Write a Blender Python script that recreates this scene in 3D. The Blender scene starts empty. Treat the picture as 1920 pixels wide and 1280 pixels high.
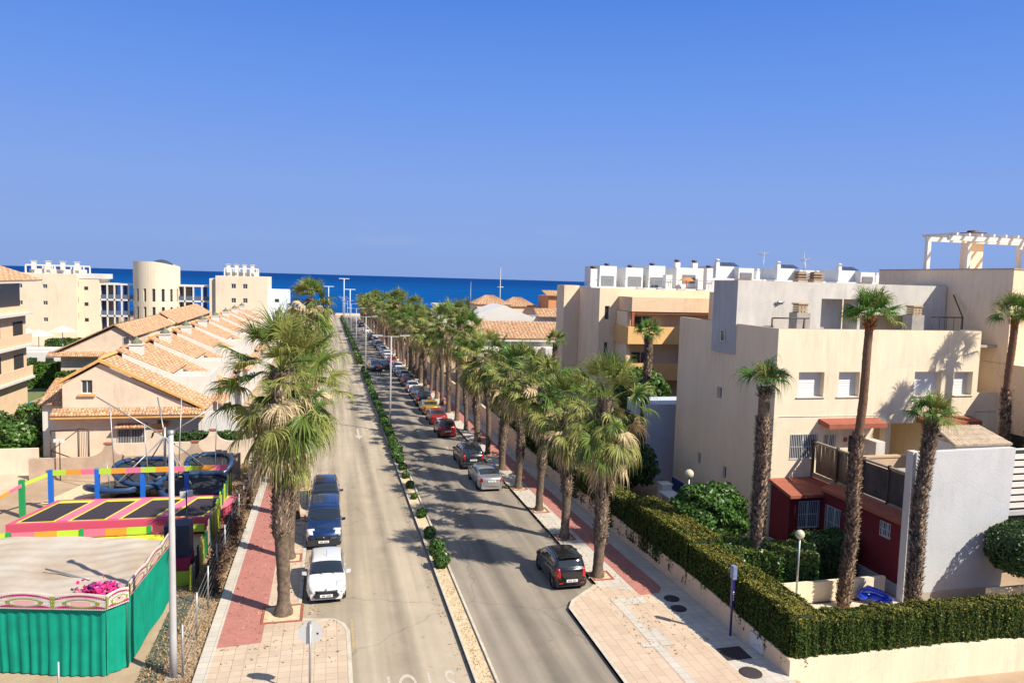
import bpy, bmesh, math, random
import numpy as np
from math import sin, cos, pi, radians, atan2, sqrt
from mathutils import Vector, Matrix
random.seed(7); rng = np.random.default_rng(11)
scene = bpy.context.scene
# ------------------------------------------------------------ camera, sky, sun, exposure
cam_d = bpy.data.cameras.new('camera'); cam = bpy.data.objects.new('camera', cam_d)
scene.collection.objects.link(cam); scene.camera = cam
YAW, PITCH, ROLL = radians(14.0), 0.083407, math.atan(0.028)
cam_d.sensor_width = 36.0; cam_d.lens = 36.0 * 1387 / 1920
cam_d.clip_start = 0.2; cam_d.clip_end = 120000
_f = Vector((sin(YAW) * cos(PITCH), cos(YAW) * cos(PITCH), -sin(PITCH)))
_r = Vector((cos(YAW), -sin(YAW), 0)); _u = _r.cross(_f)
_R = _r * cos(ROLL) + _u * sin(ROLL); _U = _u * cos(ROLL) - _r * sin(ROLL)
cam.matrix_world = Matrix(((_R.x, _U.x, -_f.x, 0), (_R.y, _U.y, -_f.y, 0), (_R.z, _U.z, -_f.z, 13.5), (0, 0, 0, 1)))
SUN = Vector((0.76, -0.73, 1.0)).normalized()
w = bpy.data.worlds.new('World'); scene.world = w; w.use_nodes = True
nt = w.node_tree; nt.nodes.clear()
sky = nt.nodes.new('ShaderNodeTexSky'); sky.sky_type = 'NISHITA'; sky.sun_disc = False
sky.sun_elevation = math.asin(SUN.z); sky.sun_rotation = atan2(SUN.x, SUN.y)
sky.air_density = 1.0; sky.dust_density = 0.55; sky.ozone_density = 4.5; sky.altitude = 0
bg = nt.nodes.new('ShaderNodeBackground'); bg.inputs[1].default_value = 0.115
wo = nt.nodes.new('ShaderNodeOutputWorld')
# the clear sky's own colour near the horizon: deep blue above, paler periwinkle at the sea; overhead lightened to add fill light
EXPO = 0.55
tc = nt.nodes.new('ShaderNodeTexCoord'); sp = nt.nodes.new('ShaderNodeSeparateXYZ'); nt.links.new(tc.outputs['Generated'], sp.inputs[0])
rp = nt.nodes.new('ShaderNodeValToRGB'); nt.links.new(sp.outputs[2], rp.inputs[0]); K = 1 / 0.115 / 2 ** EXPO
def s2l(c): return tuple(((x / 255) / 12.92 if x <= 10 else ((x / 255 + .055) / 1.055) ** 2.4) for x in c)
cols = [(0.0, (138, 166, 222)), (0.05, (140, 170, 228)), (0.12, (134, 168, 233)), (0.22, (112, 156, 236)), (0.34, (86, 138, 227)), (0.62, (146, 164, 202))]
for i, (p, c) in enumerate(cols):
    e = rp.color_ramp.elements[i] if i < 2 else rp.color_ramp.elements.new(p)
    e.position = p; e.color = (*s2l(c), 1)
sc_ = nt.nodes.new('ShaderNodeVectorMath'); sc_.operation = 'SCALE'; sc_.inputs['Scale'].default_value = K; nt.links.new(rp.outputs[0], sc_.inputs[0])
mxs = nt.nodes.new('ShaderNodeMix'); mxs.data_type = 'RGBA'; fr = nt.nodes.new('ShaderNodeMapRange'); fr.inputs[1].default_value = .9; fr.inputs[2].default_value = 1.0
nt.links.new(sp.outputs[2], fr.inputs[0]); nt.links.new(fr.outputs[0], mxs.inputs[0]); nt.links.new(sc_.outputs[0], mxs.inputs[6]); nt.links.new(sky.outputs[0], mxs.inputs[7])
# two faint wisps of cloud low over the sea
mpw = nt.nodes.new('ShaderNodeMapping'); mpw.inputs['Scale'].default_value = (9, 9, 34); nt.links.new(tc.outputs['Generated'], mpw.inputs[0])
nw = nt.nodes.new('ShaderNodeTexNoise'); nw.inputs['Scale'].default_value = 1.0; nw.inputs['Detail'].default_value = 5; nt.links.new(mpw.outputs[0], nw.inputs[0])
cw_ = nt.nodes.new('ShaderNodeMapRange'); cw_.inputs[1].default_value = .60; cw_.inputs[2].default_value = .78; cw_.inputs[4].default_value = .16; nt.links.new(nw.outputs[0], cw_.inputs[0])
hb_ = nt.nodes.new('ShaderNodeMapRange'); hb_.inputs[1].default_value = .10; hb_.inputs[2].default_value = .02; nt.links.new(sp.outputs[2], hb_.inputs[0])
mm_ = nt.nodes.new('ShaderNodeMath'); mm_.operation = 'MULTIPLY'; nt.links.new(cw_.outputs[0], mm_.inputs[0]); nt.links.new(hb_.outputs[0], mm_.inputs[1])
mxc = nt.nodes.new('ShaderNodeMix'); mxc.data_type = 'RGBA'; nt.links.new(mm_.outputs[0], mxc.inputs[0]); nt.links.new(mxs.outputs[2], mxc.inputs[6]); mxc.inputs[7].default_value = (.62 * K, .64 * K, .72 * K, 1)
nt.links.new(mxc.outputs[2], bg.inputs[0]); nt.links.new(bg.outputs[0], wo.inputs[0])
sl = bpy.data.lights.new('sun', 'SUN'); sl.energy = 5.0; sl.angle = radians(0.5); sl.color = (1.0, 0.925, 0.80)
so = bpy.data.objects.new('sun', sl); scene.collection.objects.link(so)
so.rotation_euler = SUN.to_track_quat('Z', 'Y').to_euler()
scene.view_settings.view_transform = 'Standard'; scene.view_settings.look = 'None'
scene.view_settings.gamma = 1; scene.view_settings.exposure = EXPO
COL = scene.collection

def gz(y): return -0.013 * y
# ------------------------------------------------------------ materials
MATS = {}
GRIMY = ('cream stucco', 'beige stucco', 'peach stucco', 'weathered white render', 'grey render', 'orange stucco', 'pinkish render', 'cream hotel wall', 'white party wall render', 'old beige render', 'white paint')
def mat(name, rgb, rough=0.8, metal=0.0, spec=0.5, var=0.0, vscale=3.0, bump=0.0, bscale=30.0, rgb2=None, coat=0.0, streak=False, rand=0.0, trans=0.0):
    if name in MATS: return MATS[name]
    m = bpy.data.materials.new(name); m.use_nodes = True; t = m.node_tree; N = t.nodes; L = t.links
    b = N['Principled BSDF']; b.inputs['Base Color'].default_value = (*rgb, 1)
    b.inputs['Roughness'].default_value = rough; b.inputs['Metallic'].default_value = metal
    b.inputs['Specular IOR Level'].default_value = spec
    if coat: b.inputs['Coat Weight'].default_value = coat; b.inputs['Coat Roughness'].default_value = 0.05
    g = None; out = None; grime = name in GRIMY
    if var or bump or streak:
        g = N.new('ShaderNodeNewGeometry')
    if var:
        mp = N.new('ShaderNodeMapping'); L.new(g.outputs['Position'], mp.inputs[0])
        if streak: mp.inputs['Scale'].default_value = (1, 1, 0.4)
        n1 = N.new('ShaderNodeTexNoise'); n1.inputs['Scale'].default_value = vscale; n1.inputs['Detail'].default_value = 6; n1.inputs['Roughness'].default_value = 0.62
        L.new(mp.outputs[0], n1.inputs[0])
        mr = N.new('ShaderNodeMapRange'); mr.inputs[1].default_value = 0.32; mr.inputs[2].default_value = 0.7
        L.new(n1.outputs[0], mr.inputs[0])
        mx = N.new('ShaderNodeMix'); mx.data_type = 'RGBA'; L.new(mr.outputs[0], mx.inputs[0])
        c2 = rgb2 if rgb2 else tuple(c * (1 - var) for c in rgb)
        mx.inputs[6].default_value = (*rgb, 1); mx.inputs[7].default_value = (*c2, 1)
        out = mx.outputs[2]
    if rand:
        g2 = N.new('ShaderNodeNewGeometry'); hs = N.new('ShaderNodeHueSaturation')
        mr2 = N.new('ShaderNodeMapRange'); mr2.inputs[3].default_value = 1 - rand; mr2.inputs[4].default_value = 1 + rand
        L.new(g2.outputs['Random Per Island'], mr2.inputs[0]); L.new(mr2.outputs[0], hs.inputs['Value'])
        if out: L.new(out, hs.inputs['Color'])
        else: hs.inputs['Color'].default_value = (*rgb, 1)
        out = hs.outputs[0]
    if grime:   # rain streaks, patches and hairline cracks that belong to the render coat
        mg = N.new('ShaderNodeMapping'); mg.inputs['Scale'].default_value = (2.4, 2.4, .22); L.new(g.outputs['Position'], mg.inputs[0])
        ng = N.new('ShaderNodeTexNoise'); ng.inputs['Scale'].default_value = 1.6; ng.inputs['Detail'].default_value = 7; ng.inputs['Roughness'].default_value = .7; L.new(mg.outputs[0], ng.inputs[0])
        np_ = N.new('ShaderNodeTexNoise'); np_.inputs['Scale'].default_value = .35; np_.inputs['Detail'].default_value = 4; L.new(g.outputs['Position'], np_.inputs[0])
        m1 = N.new('ShaderNodeMath'); m1.operation = 'MULTIPLY'; L.new(ng.outputs[0], m1.inputs[0]); L.new(np_.outputs[0], m1.inputs[1])
        rg = N.new('ShaderNodeMapRange'); rg.inputs[1].default_value = .27; rg.inputs[2].default_value = .44; rg.inputs[4].default_value = .36; L.new(m1.outputs[0], rg.inputs[0])
        mxg = N.new('ShaderNodeMix'); mxg.data_type = 'RGBA'; L.new(rg.outputs[0], mxg.inputs[0]); L.new(out, mxg.inputs[6]); mxg.inputs[7].default_value = (rgb[0] * .55, rgb[1] * .5, rgb[2] * .45, 1); out = mxg.outputs[2]
        vc = N.new('ShaderNodeTexVoronoi'); vc.feature = 'DISTANCE_TO_EDGE'; vc.inputs['Scale'].default_value = .35; mv = N.new('ShaderNodeMix'); mv.data_type = 'VECTOR'; mv.inputs[0].default_value = .35; L.new(g.outputs['Position'], mv.inputs[4]); L.new(ng.outputs['Color'], mv.inputs[5]); L.new(mv.outputs[1], vc.inputs[0])
        rc = N.new('ShaderNodeMapRange'); rc.inputs[2].default_value = .006; rc.inputs[3].default_value = .22; rc.inputs[4].default_value = 0; L.new(vc.outputs['Distance'], rc.inputs[0])
        mxc_ = N.new('ShaderNodeMix'); mxc_.data_type = 'RGBA'; L.new(rc.outputs[0], mxc_.inputs[0]); L.new(out, mxc_.inputs[6]); mxc_.inputs[7].default_value = (rgb[0] * .4, rgb[1] * .36, rgb[2] * .32, 1); out = mxc_.outputs[2]
    if out: L.new(out, b.inputs['Base Color'])
    if bump:
        n2 = N.new('ShaderNodeTexNoise'); n2.inputs['Scale'].default_value = bscale; n2.inputs['Detail'].default_value = 3
        L.new(g.outputs['Position'], n2.inputs[0])
        bp = N.new('ShaderNodeBump'); bp.inputs['Strength'].default_value = bump; bp.inputs['Distance'].default_value = 0.02
        L.new(n2.outputs[0], bp.inputs['Height']); L.new(bp.outputs[0], b.inputs['Normal'])
    if trans:
        ts = N.new('ShaderNodeBsdfTranslucent'); ts.inputs[0].default_value = (rgb[0] * 1.3, rgb[1] * 1.3, rgb[2] * .8, 1)
        if out: L.new(out, ts.inputs[0])
        ms = N.new('ShaderNodeMixShader'); ms.inputs[0].default_value = trans
        L.new(b.outputs[0], ms.inputs[1]); L.new(ts.outputs[0], ms.inputs[2])
        L.new(ms.outputs[0], N['Material Output'].inputs[0])
    MATS[name] = m; return m

def brick_mat(name, c1, c2, mortar, bw, bh, msize=0.012, rot=0.0, uv=False, bump=0.3, rough=0.85, offset=0.5, dirt=0.25, dirtcol=None, sq=1.0):
    m = bpy.data.materials.new(name); m.use_nodes = True; t = m.node_tree; N = t.nodes; L = t.links
    b = N['Principled BSDF']; b.inputs['Roughness'].default_value = rough; b.inputs['Specular IOR Level'].default_value = 0.3
    mp = N.new('ShaderNodeMapping'); mp.inputs['Rotation'].default_value = (0, 0, rot)
    if uv:
        tc = N.new('ShaderNodeTexCoord'); L.new(tc.outputs['UV'], mp.inputs[0])
    else:
        g = N.new('ShaderNodeNewGeometry'); L.new(g.outputs['Position'], mp.inputs[0])
    br = N.new('ShaderNodeTexBrick'); br.offset = offset; br.squash = sq
    br.inputs['Scale'].default_value = 1; br.inputs['Brick Width'].default_value = bw; br.inputs['Row Height'].default_value = bh
    br.inputs['Mortar Size'].default_value = msize; br.inputs['Mortar Smooth'].default_value = 0.3; br.inputs['Bias'].default_value = 0
    br.inputs['Color1'].default_value = (*c1, 1); br.inputs['Color2'].default_value = (*c2, 1); br.inputs['Mortar'].default_value = (*mortar, 1)
    L.new(mp.outputs[0], br.inputs[0])
    n = N.new('ShaderNodeTexNoise'); n.inputs['Scale'].default_value = 0.9; n.inputs['Detail'].default_value = 7; n.inputs['Roughness'].default_value = 0.65
    g3 = N.new('ShaderNodeNewGeometry'); L.new(g3.outputs['Position'], n.inputs[0])
    mr = N.new('ShaderNodeMapRange'); mr.inputs[1].default_value = 0.42; mr.inputs[2].default_value = 0.72; mr.inputs[4].default_value = dirt
    L.new(n.outputs[0], mr.inputs[0])
    mx = N.new('ShaderNodeMix'); mx.data_type = 'RGBA'; L.new(mr.outputs[0], mx.inputs[0]); L.new(br.outputs[0], mx.inputs[6])
    mx.inputs[7].default_value = (*(dirtcol or tuple(x * .45 for x in c1)), 1)
    L.new(mx.outputs[2], b.inputs['Base Color'])
    bp = N.new('ShaderNodeBump'); bp.inputs['Strength'].default_value = bump; bp.inputs['Distance'].default_value = 0.01; bp.invert = True
    L.new(br.outputs['Fac'], bp.inputs['Height']); L.new(bp.outputs[0], b.inputs['Normal'])
    return m

CREAM = mat('cream stucco', (.79, .675, .485), .9, var=.12, vscale=1.1, bump=.25, bscale=40, streak=True)
CREAM2 = mat('pale cream stucco', (.70, .57, .40), .9, var=.15, vscale=.5, bump=.25, bscale=40)
BEIGE = mat('beige stucco', (.88, .67, .45), .9, var=.12, vscale=.7, bump=.25, bscale=40, streak=True)
BEIGEDK = mat('weathered beige stucco', (.56, .41, .27), .9, var=.2, vscale=.9, bump=.3, bscale=40, streak=True)
ORANGE = mat('orange stucco', (.76, .46, .18), .9, var=.12, vscale=1.0, bump=.2, streak=True)
PEACH = mat('peach stucco', (.76, .55, .35), .9, var=.1, vscale=1.0, bump=.2)
OLDWHITE = mat('weathered white render', (.62, .58, .52), .92, var=.22, vscale=1.3, bump=.35, bscale=25, streak=True)
GREYW = mat('grey render', (.47, .46, .45), .92, var=.2, vscale=1.2, bump=.3, bscale=25, streak=True)
WHITE = mat('white paint', (.66, .63, .58), .8, var=.06, vscale=2, bump=.1)
PINKW = mat('pinkish render', (.74, .60, .45), .92, var=.16, vscale=1.2, bump=.3, bscale=20)
SHUT = mat('white shutter', (.64, .64, .62), .5)
REDW = mat('dark red wall', (.20, .014, .020), .85, var=.2, vscale=2, bump=.2)
TERR = mat('terracotta slab', (.36, .105, .06), .85, var=.25, vscale=2, bump=.3)
GLASS = mat('dark window glass', (.03, .04, .055), .08, spec=.8)
BLACK = mat('black rubber', (.012, .012, .014), .7)
DARK = mat('dark opening', (.03, .027, .025), .9)
METAL = mat('galvanised metal', (.42, .42, .41), .45, metal=.6, var=.2, vscale=5)
LAMPGREY = mat('painted grey metal', (.46, .455, .44), .5, var=.12, vscale=3)
CONC = mat('concrete', (.42, .38, .33), .9, var=.3, vscale=2.5, bump=.4)
KERB = mat('kerb concrete', (.60, .53, .41), .9, var=.3, vscale=3, bump=.4)
BROWNM = mat('brown metal', (.07, .04, .03), .6)
TILE = brick_mat('clay roof tiles', (.42, .20, .095), (.74, .50, .29), (.16, .08, .045), .20, .24, .022, uv=True, dirt=.55, dirtcol=(.38, .27, .19))
TILEY = mat('ochre verge tiles', (.72, .40, .13), .85, var=.3, vscale=3)
# ------------------------------------------------------------ mesh helpers
WL = {}
def setp(o, label=None, cat=None, group=None, kind=None):
    if label: o['label'] = label
    if cat: o['category'] = cat
    if group: o['group'] = group
    if kind: o['kind'] = kind
    return o
def thing(name, label, cat, loc=(0, 0, 0), group=None):
    o = bpy.data.objects.new(name, None); COL.objects.link(o); o.location = loc; o.empty_display_size = .3
    WL[o.name] = Vector(loc); return setp(o, label, cat, group)
class MB:
    def __init__(s): s.v = []; s.f = []; s.mi = []; s.sm = []; s.m = 0; s.smooth = False
    def add(s, vs, fs, smooth=None):
        n = len(s.v); s.v += [tuple(p) for p in vs]
        for f in fs: s.f.append(tuple(i + n for i in f)); s.mi.append(s.m); s.sm.append(s.smooth if smooth is None else smooth)
        return s
    def box(s, x0, x1, y0, y1, z0, z1):
        return s.add([(x0, y0, z0), (x1, y0, z0), (x1, y1, z0), (x0, y1, z0), (x0, y0, z1), (x1, y0, z1), (x1, y1, z1), (x0, y1, z1)],
                     [(0, 3, 2, 1), (4, 5, 6, 7), (0, 1, 5, 4), (1, 2, 6, 5), (2, 3, 7, 6), (3, 0, 4, 7)])
    def quad(s, a, b, c, d): return s.add([a, b, c, d], [(0, 1, 2, 3)])
    def poly(s, ps): return s.add(ps, [tuple(range(len(ps)))])
    def prism(s, ps, off):
        """polygon ps extruded by vector off"""
        n = len(ps); ps = [Vector(p) for p in ps]; off = Vector(off)
        return s.add(ps + [p + off for p in ps], [tuple(range(n))[::-1], tuple(range(n, 2 * n))] + [(i, (i + 1) % n, n + (i + 1) % n, n + i) for i in range(n)])
    def tube(s, pts, r, n=8, cap=True, smooth=True):
        pts = [Vector(p) for p in pts]; rs = r if isinstance(r, (list, tuple)) else [r] * len(pts)
        base = []; k = len(pts); ring = []
        for i, p in enumerate(pts):
            d = (pts[min(i + 1, k - 1)] - pts[max(i - 1, 0)])
            if d.length < 1e-9: d = Vector((0, 0, 1))
            d.normalize(); a = Vector((1, 0, 0)) if abs(d.x) < .9 else Vector((0, 1, 0))
            u = d.cross(a).normalized(); v = d.cross(u)
            ring += [p + (u * cos(2 * pi * j / n) + v * sin(2 * pi * j / n)) * rs[i] for j in range(n)]
        fs = []
        for i in range(k - 1):
            for j in range(n): fs.append((i * n + j, i * n + (j + 1) % n, (i + 1) * n + (j + 1) % n, (i + 1) * n + j))
        s.add(ring, fs, smooth)
        if cap:
            m = len(s.v) - len(ring)
            for f in (tuple(range(n))[::-1], tuple(range((k - 1) * n, k * n))):
                s.f.append(tuple(i + m for i in f)); s.mi.append(s.m); s.sm.append(False)
        return s
    def beam(s, a, b, wx, wz=None):
        a = Vector(a); b = Vector(b); wz = wz or wx; d = (b - a).normalized()
        up = Vector((0, 0, 1)) if abs(d.z) < .95 else Vector((0, 1, 0))
        u = d.cross(up).normalized() * wx / 2; v = u.cross(d).normalized() * wz / 2
        return s.add([a - u - v, a + u - v, a + u + v, a - u + v, b - u - v, b + u - v, b + u + v, b - u + v],
                     [(0, 1, 2, 3), (7, 6, 5, 4), (0, 4, 5, 1), (1, 5, 6, 2), (2, 6, 7, 3), (3, 7, 4, 0)])
    def ball(s, c, r, n=12, m=8, sz=1.0):
        vs = []; fs = []
        for i in range(m + 1):
            t = pi * i / m
            for j in range(n): vs.append((c[0] + r * sin(t) * cos(2 * pi * j / n), c[1] + r * sin(t) * sin(2 * pi * j / n), c[2] + r * sz * cos(t)))
        for i in range(m):
            for j in range(n): fs.append((i * n + j, (i + 1) * n + j, (i + 1) * n + (j + 1) % n, i * n + (j + 1) % n))
        return s.add(vs, fs, True)
    def lathe(s, c, prof, n=12):
        vs = [(c[0] + r * cos(2 * pi * j / n), c[1] + r * sin(2 * pi * j / n), c[2] + z) for r, z in prof for j in range(n)]
        return s.add(vs, [(i * n + j, i * n + (j + 1) % n, (i + 1) * n + (j + 1) % n, (i + 1) * n + j) for i in range(len(prof) - 1) for j in range(n)], True)
    def build(s, name, mats, parent=None, origin=None):
        me = bpy.data.meshes.new(name)
        if parent is not None and origin is None: o0 = WL.get(parent.name, Vector((0, 0, 0)))
        else: o0 = Vector(origin) if origin else Vector((0, 0, 0))
        vs = [(p[0] - o0.x, p[1] - o0.y, p[2] - o0.z) for p in s.v]
        me.from_pydata(vs, [], s.f)
        for m in (mats if isinstance(mats, (list, tuple)) else [mats]): me.materials.append(m)
        me.polygons.foreach_set('material_index', s.mi); me.polygons.foreach_set('use_smooth', s.sm); me.update()
        o = bpy.data.objects.new(name, me); COL.objects.link(o)
        if parent is not None:
            o.parent = parent; WL[o.name] = o0
        else:
            o.location = o0; WL[o.name] = o0
        return o
def npmesh(name, V, F, mats, parent=None, origin=(0, 0, 0), mi=None, smooth=False):
    V = np.asarray(V, np.float32) - np.array(origin, np.float32); F = np.asarray(F, np.int32); k = F.shape[1]
    me = bpy.data.meshes.new(name); me.vertices.add(len(V)); me.vertices.foreach_set('co', V.ravel())
    me.loops.add(F.size); me.loops.foreach_set('vertex_index', F.ravel())
    me.polygons.add(len(F)); me.polygons.foreach_set('loop_start', np.arange(0, F.size, k, dtype=np.int32))
    try: me.polygons.foreach_set('loop_total', np.full(len(F), k, np.int32))
    except Exception: pass
    for m in (mats if isinstance(mats, (list, tuple)) else [mats]): me.materials.append(m)
    if mi is not None: me.polygons.foreach_set('material_index', np.asarray(mi, np.int32))
    me.polygons.foreach_set('use_smooth', np.full(len(F), smooth)); me.update(calc_edges=True); me.validate()
    o = bpy.data.objects.new(name, me); COL.objects.link(o)
    if parent is not None: o.parent = parent; WL[o.name] = Vector(origin)
    else: o.location = origin; WL[o.name] = Vector(origin)
    return o
def dup(o, parent=None):
    c = o.copy(); COL.objects.link(c); c.parent = parent; c.parent_type = 'OBJECT'
    for ch in o.children: dup(ch, c)
    return c
ORD = ['first', 'second', 'third', 'fourth', 'fifth', 'sixth', 'seventh', 'eighth', 'ninth', 'tenth', 'eleventh', 'twelfth', 'thirteenth', 'fourteenth', 'fifteenth', 'sixteenth', 'seventeenth', 'eighteenth', 'nineteenth', 'twentieth']
def ordn(i):
    if i < 20: return ORD[i]
    i += 1; return {2: 'twenty', 3: 'thirty', 4: 'forty', 5: 'fifty'}[i // 10] + (['th', '-first', '-second', '-third', '-fourth', '-fifth', '-sixth', '-seventh', '-eighth', '-ninth'][i % 10]) if i % 10 else {3: 'thirtieth', 4: 'fortieth', 5: 'fiftieth', 2: 'twentieth'}[i // 10]

def holed(mb, O, ud, W, z0, z1, holes, depth=.12, nrm=None, vd=(0, 0, 1)):
    """wall sheet from O along ud, with rectangular holes (u0,u1,za,zb) and reveals going inwards"""
    O = Vector(O); ud = Vector(ud).normalized(); vd = Vector(vd); n = Vector(nrm) if nrm else ud.cross(vd)
    us = sorted({0, W, *[h[0] for h in holes], *[h[1] for h in holes]}); zs = sorted({z0, z1, *[h[2] for h in holes], *[h[3] for h in holes]})
    P = lambda u, z, d=0: O + ud * u + vd * (z - O.z) - n * d
    for a, b in zip(us, us[1:]):
        for c, d in zip(zs, zs[1:]):
            um, zm = (a + b) / 2, (c + d) / 2
            if any(h[0] < um < h[1] and h[2] < zm < h[3] for h in holes): continue
            mb.quad(P(a, c), P(b, c), P(b, d), P(a, d))
    for h in holes:
        a, b, c, d = h[:4]; k = h[4] if len(h) > 4 else depth
        mb.quad(P(a, c), P(a, c, k), P(b, c, k), P(b, c)); mb.quad(P(a, d), P(b, d), P(b, d, k), P(a, d, k))
        mb.quad(P(a, c), P(a, d), P(a, d, k), P(a, c, k)); mb.quad(P(b, c), P(b, c, k), P(b, d, k), P(b, d))
def window(parent, O, ud, h, depth=.12, kind='glass', nrm=None, name='window'):
    """window part filling hole h: pane at the bottom of the reveal + frame sub-part"""
    O = Vector(O); ud = Vector(ud).normalized(); vd = Vector((0, 0, 1)); n = Vector(nrm) if nrm else ud.cross(vd)
    a, b, c, d = h[:4]; k = h[4] if len(h) > 4 else depth
    P = lambda u, z, q: O + ud * u + vd * (z - O.z) - n * q
    m = MB(); 
    if kind == 'shutter':
        nsl = max(3, int((d - c) / .09)); 
        for i in range(nsl):
            z_0 = c + (d - c) * i / nsl; z_1 = c + (d - c) * (i + 1) / nsl
            m.quad(P(a, z_0, k - .035), P(b, z_0, k - .035), P(b, z_1 - .008, k - .01), P(a, z_1 - .008, k - .01))
            m.quad(P(a, z_1 - .008, k - .01), P(b, z_1 - .008, k - .01), P(b, z_1, k - .035), P(a, z_1, k - .035))
        w_ = m.build('shutter' if name == 'window' else name, SHUT, parent); 
    else:
        m.quad(P(a, c, k - .004), P(b, c, k - .004), P(b, d, k - .004), P(a, d, k - .004))
        w_ = m.build(name, GLASS if kind != 'dark' else DARK, parent)
    f = MB(); t = min(.05, (b - a) * .12)
    def fb(u0, u1, z0, z1, q0, q1):
        pts = [P(u, z, q) for q in (q0, q1) for (u, z) in ((u0, z0), (u1, z0), (u1, z1), (u0, z1))]
        f.add(pts, [(0, 1, 2, 3), (7, 6, 5, 4), (0, 4, 5, 1), (1, 5, 6, 2), (2, 6, 7, 3), (3, 7, 4, 0)])
    if kind in ('glass', 'grille'):
        q0, q1 = k - .05, k - .006
        fb(a + .002, a + t, c + .002, d - .002, q0, q1); fb(b - t, b - .002, c + .002, d - .002, q0, q1); fb(a + t, b - t, c + .002, c + t, q0, q1); fb(a + t, b - t, d - t, d - .002, q0, q1)
        if b - a > .7: fb((a + b) / 2 - t / 2, (a + b) / 2 + t / 2, c + t, d - t, q0, q1)
        f.build('frame', SHUT, w_)
    if kind == 'grille':
        f = MB(); nb = int((b - a) / .11)
        for i in range(nb + 1):
            u = a + .02 + (b - a - .04) * i / nb; fb(u - .011, u + .011, c, d, -.05, -.03)
        for z in (c + .01, d - .03, (c + d) / 2): fb(a, b, z, z + .025, -.03, -.012)
        f.build('grille', SHUT, w_)
    return w_
def tiled_roof(name, p00, p10, p11, p01, parent, pitch=.24, amp=.045, thick=.1, mt=None):
    """corrugated clay tile sheet; p00-p10 is the ridge, p01-p11 the eave"""
    p00, p10, p11, p01 = [Vector(p) for p in (p00, p10, p11, p01)]
    W = max((p10 - p00).length, (p11 - p01).length); Ls = max((p01 - p00).length, (p11 - p10).length)
    n = (p10 - p00).cross(p01 - p00)
    if n.length < 1e-6: n = (p11 - p01).cross(p01 - p00)
    n.normalize(); n = n if n.z > 0 else -n
    nc = max(2, int(W / pitch)) * 4; nr = max(2, int(Ls / .4)); vs = []; uvs = []
    for j in range(nr + 1):
        for rep in ((0, 1) if 0 < j < nr else (0,)):
            v = j / nr
            for i in range(nc + 1):
                u = i / nc; p = (p00 * (1 - u) + p10 * u) * (1 - v) + (p01 * (1 - u) + p11 * u) * v
                h = amp * (abs(sin(pi * i / 4 )) ) + (.022 if (rep == 0 and j > 0) else 0)
                vs.append(p + n * h); uvs.append((u * W, v * Ls + (0.01 if rep else -0.01)))
    rows = len(vs) // (nc + 1); F = [(j * (nc + 1) + i, j * (nc + 1) + i + 1, (j + 1) * (nc + 1) + i + 1, (j + 1) * (nc + 1) + i) for j in range(rows - 1) for i in range(nc)]
    o0 = WL.get(parent.name, Vector()) if parent else Vector()
    nv = len(vs); vs += [p - n * thick for p in (p00, p10, p11, p01)]; uvs += [(0, 0)] * 4
    F += [(nv, nv + 3, nv + 2, nv + 1)]
    e = lambda r, c: r * (nc + 1) + c
    F += [tuple([nv + 3] + [e(rows - 1, i) for i in range(nc + 1)] + [nv + 2]), tuple([nv + 1] + [e(0, i) for i in range(nc, -1, -1)] + [nv])]
    F += [tuple([nv] + [e(j, 0) for j in range(rows)] + [nv + 3]), tuple([nv + 2] + [e(j, nc) for j in range(rows - 1, -1, -1)] + [nv + 1])]
    me = bpy.data.meshes.new(name); me.from_pydata([(p - o0)[:] for p in vs], [], F); me.materials.append(mt or TILE)
    uvl = me.uv_layers.new(name='UVMap'); li = np.zeros(len(me.loops), np.int32); me.loops.foreach_get('vertex_index', li)
    uvl.data.foreach_set('uv', np.array(uvs, np.float32)[li].ravel())
    o = bpy.data.objects.new(name, me); COL.objects.link(o); o.parent = parent; WL[o.name] = o0; return o
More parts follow.
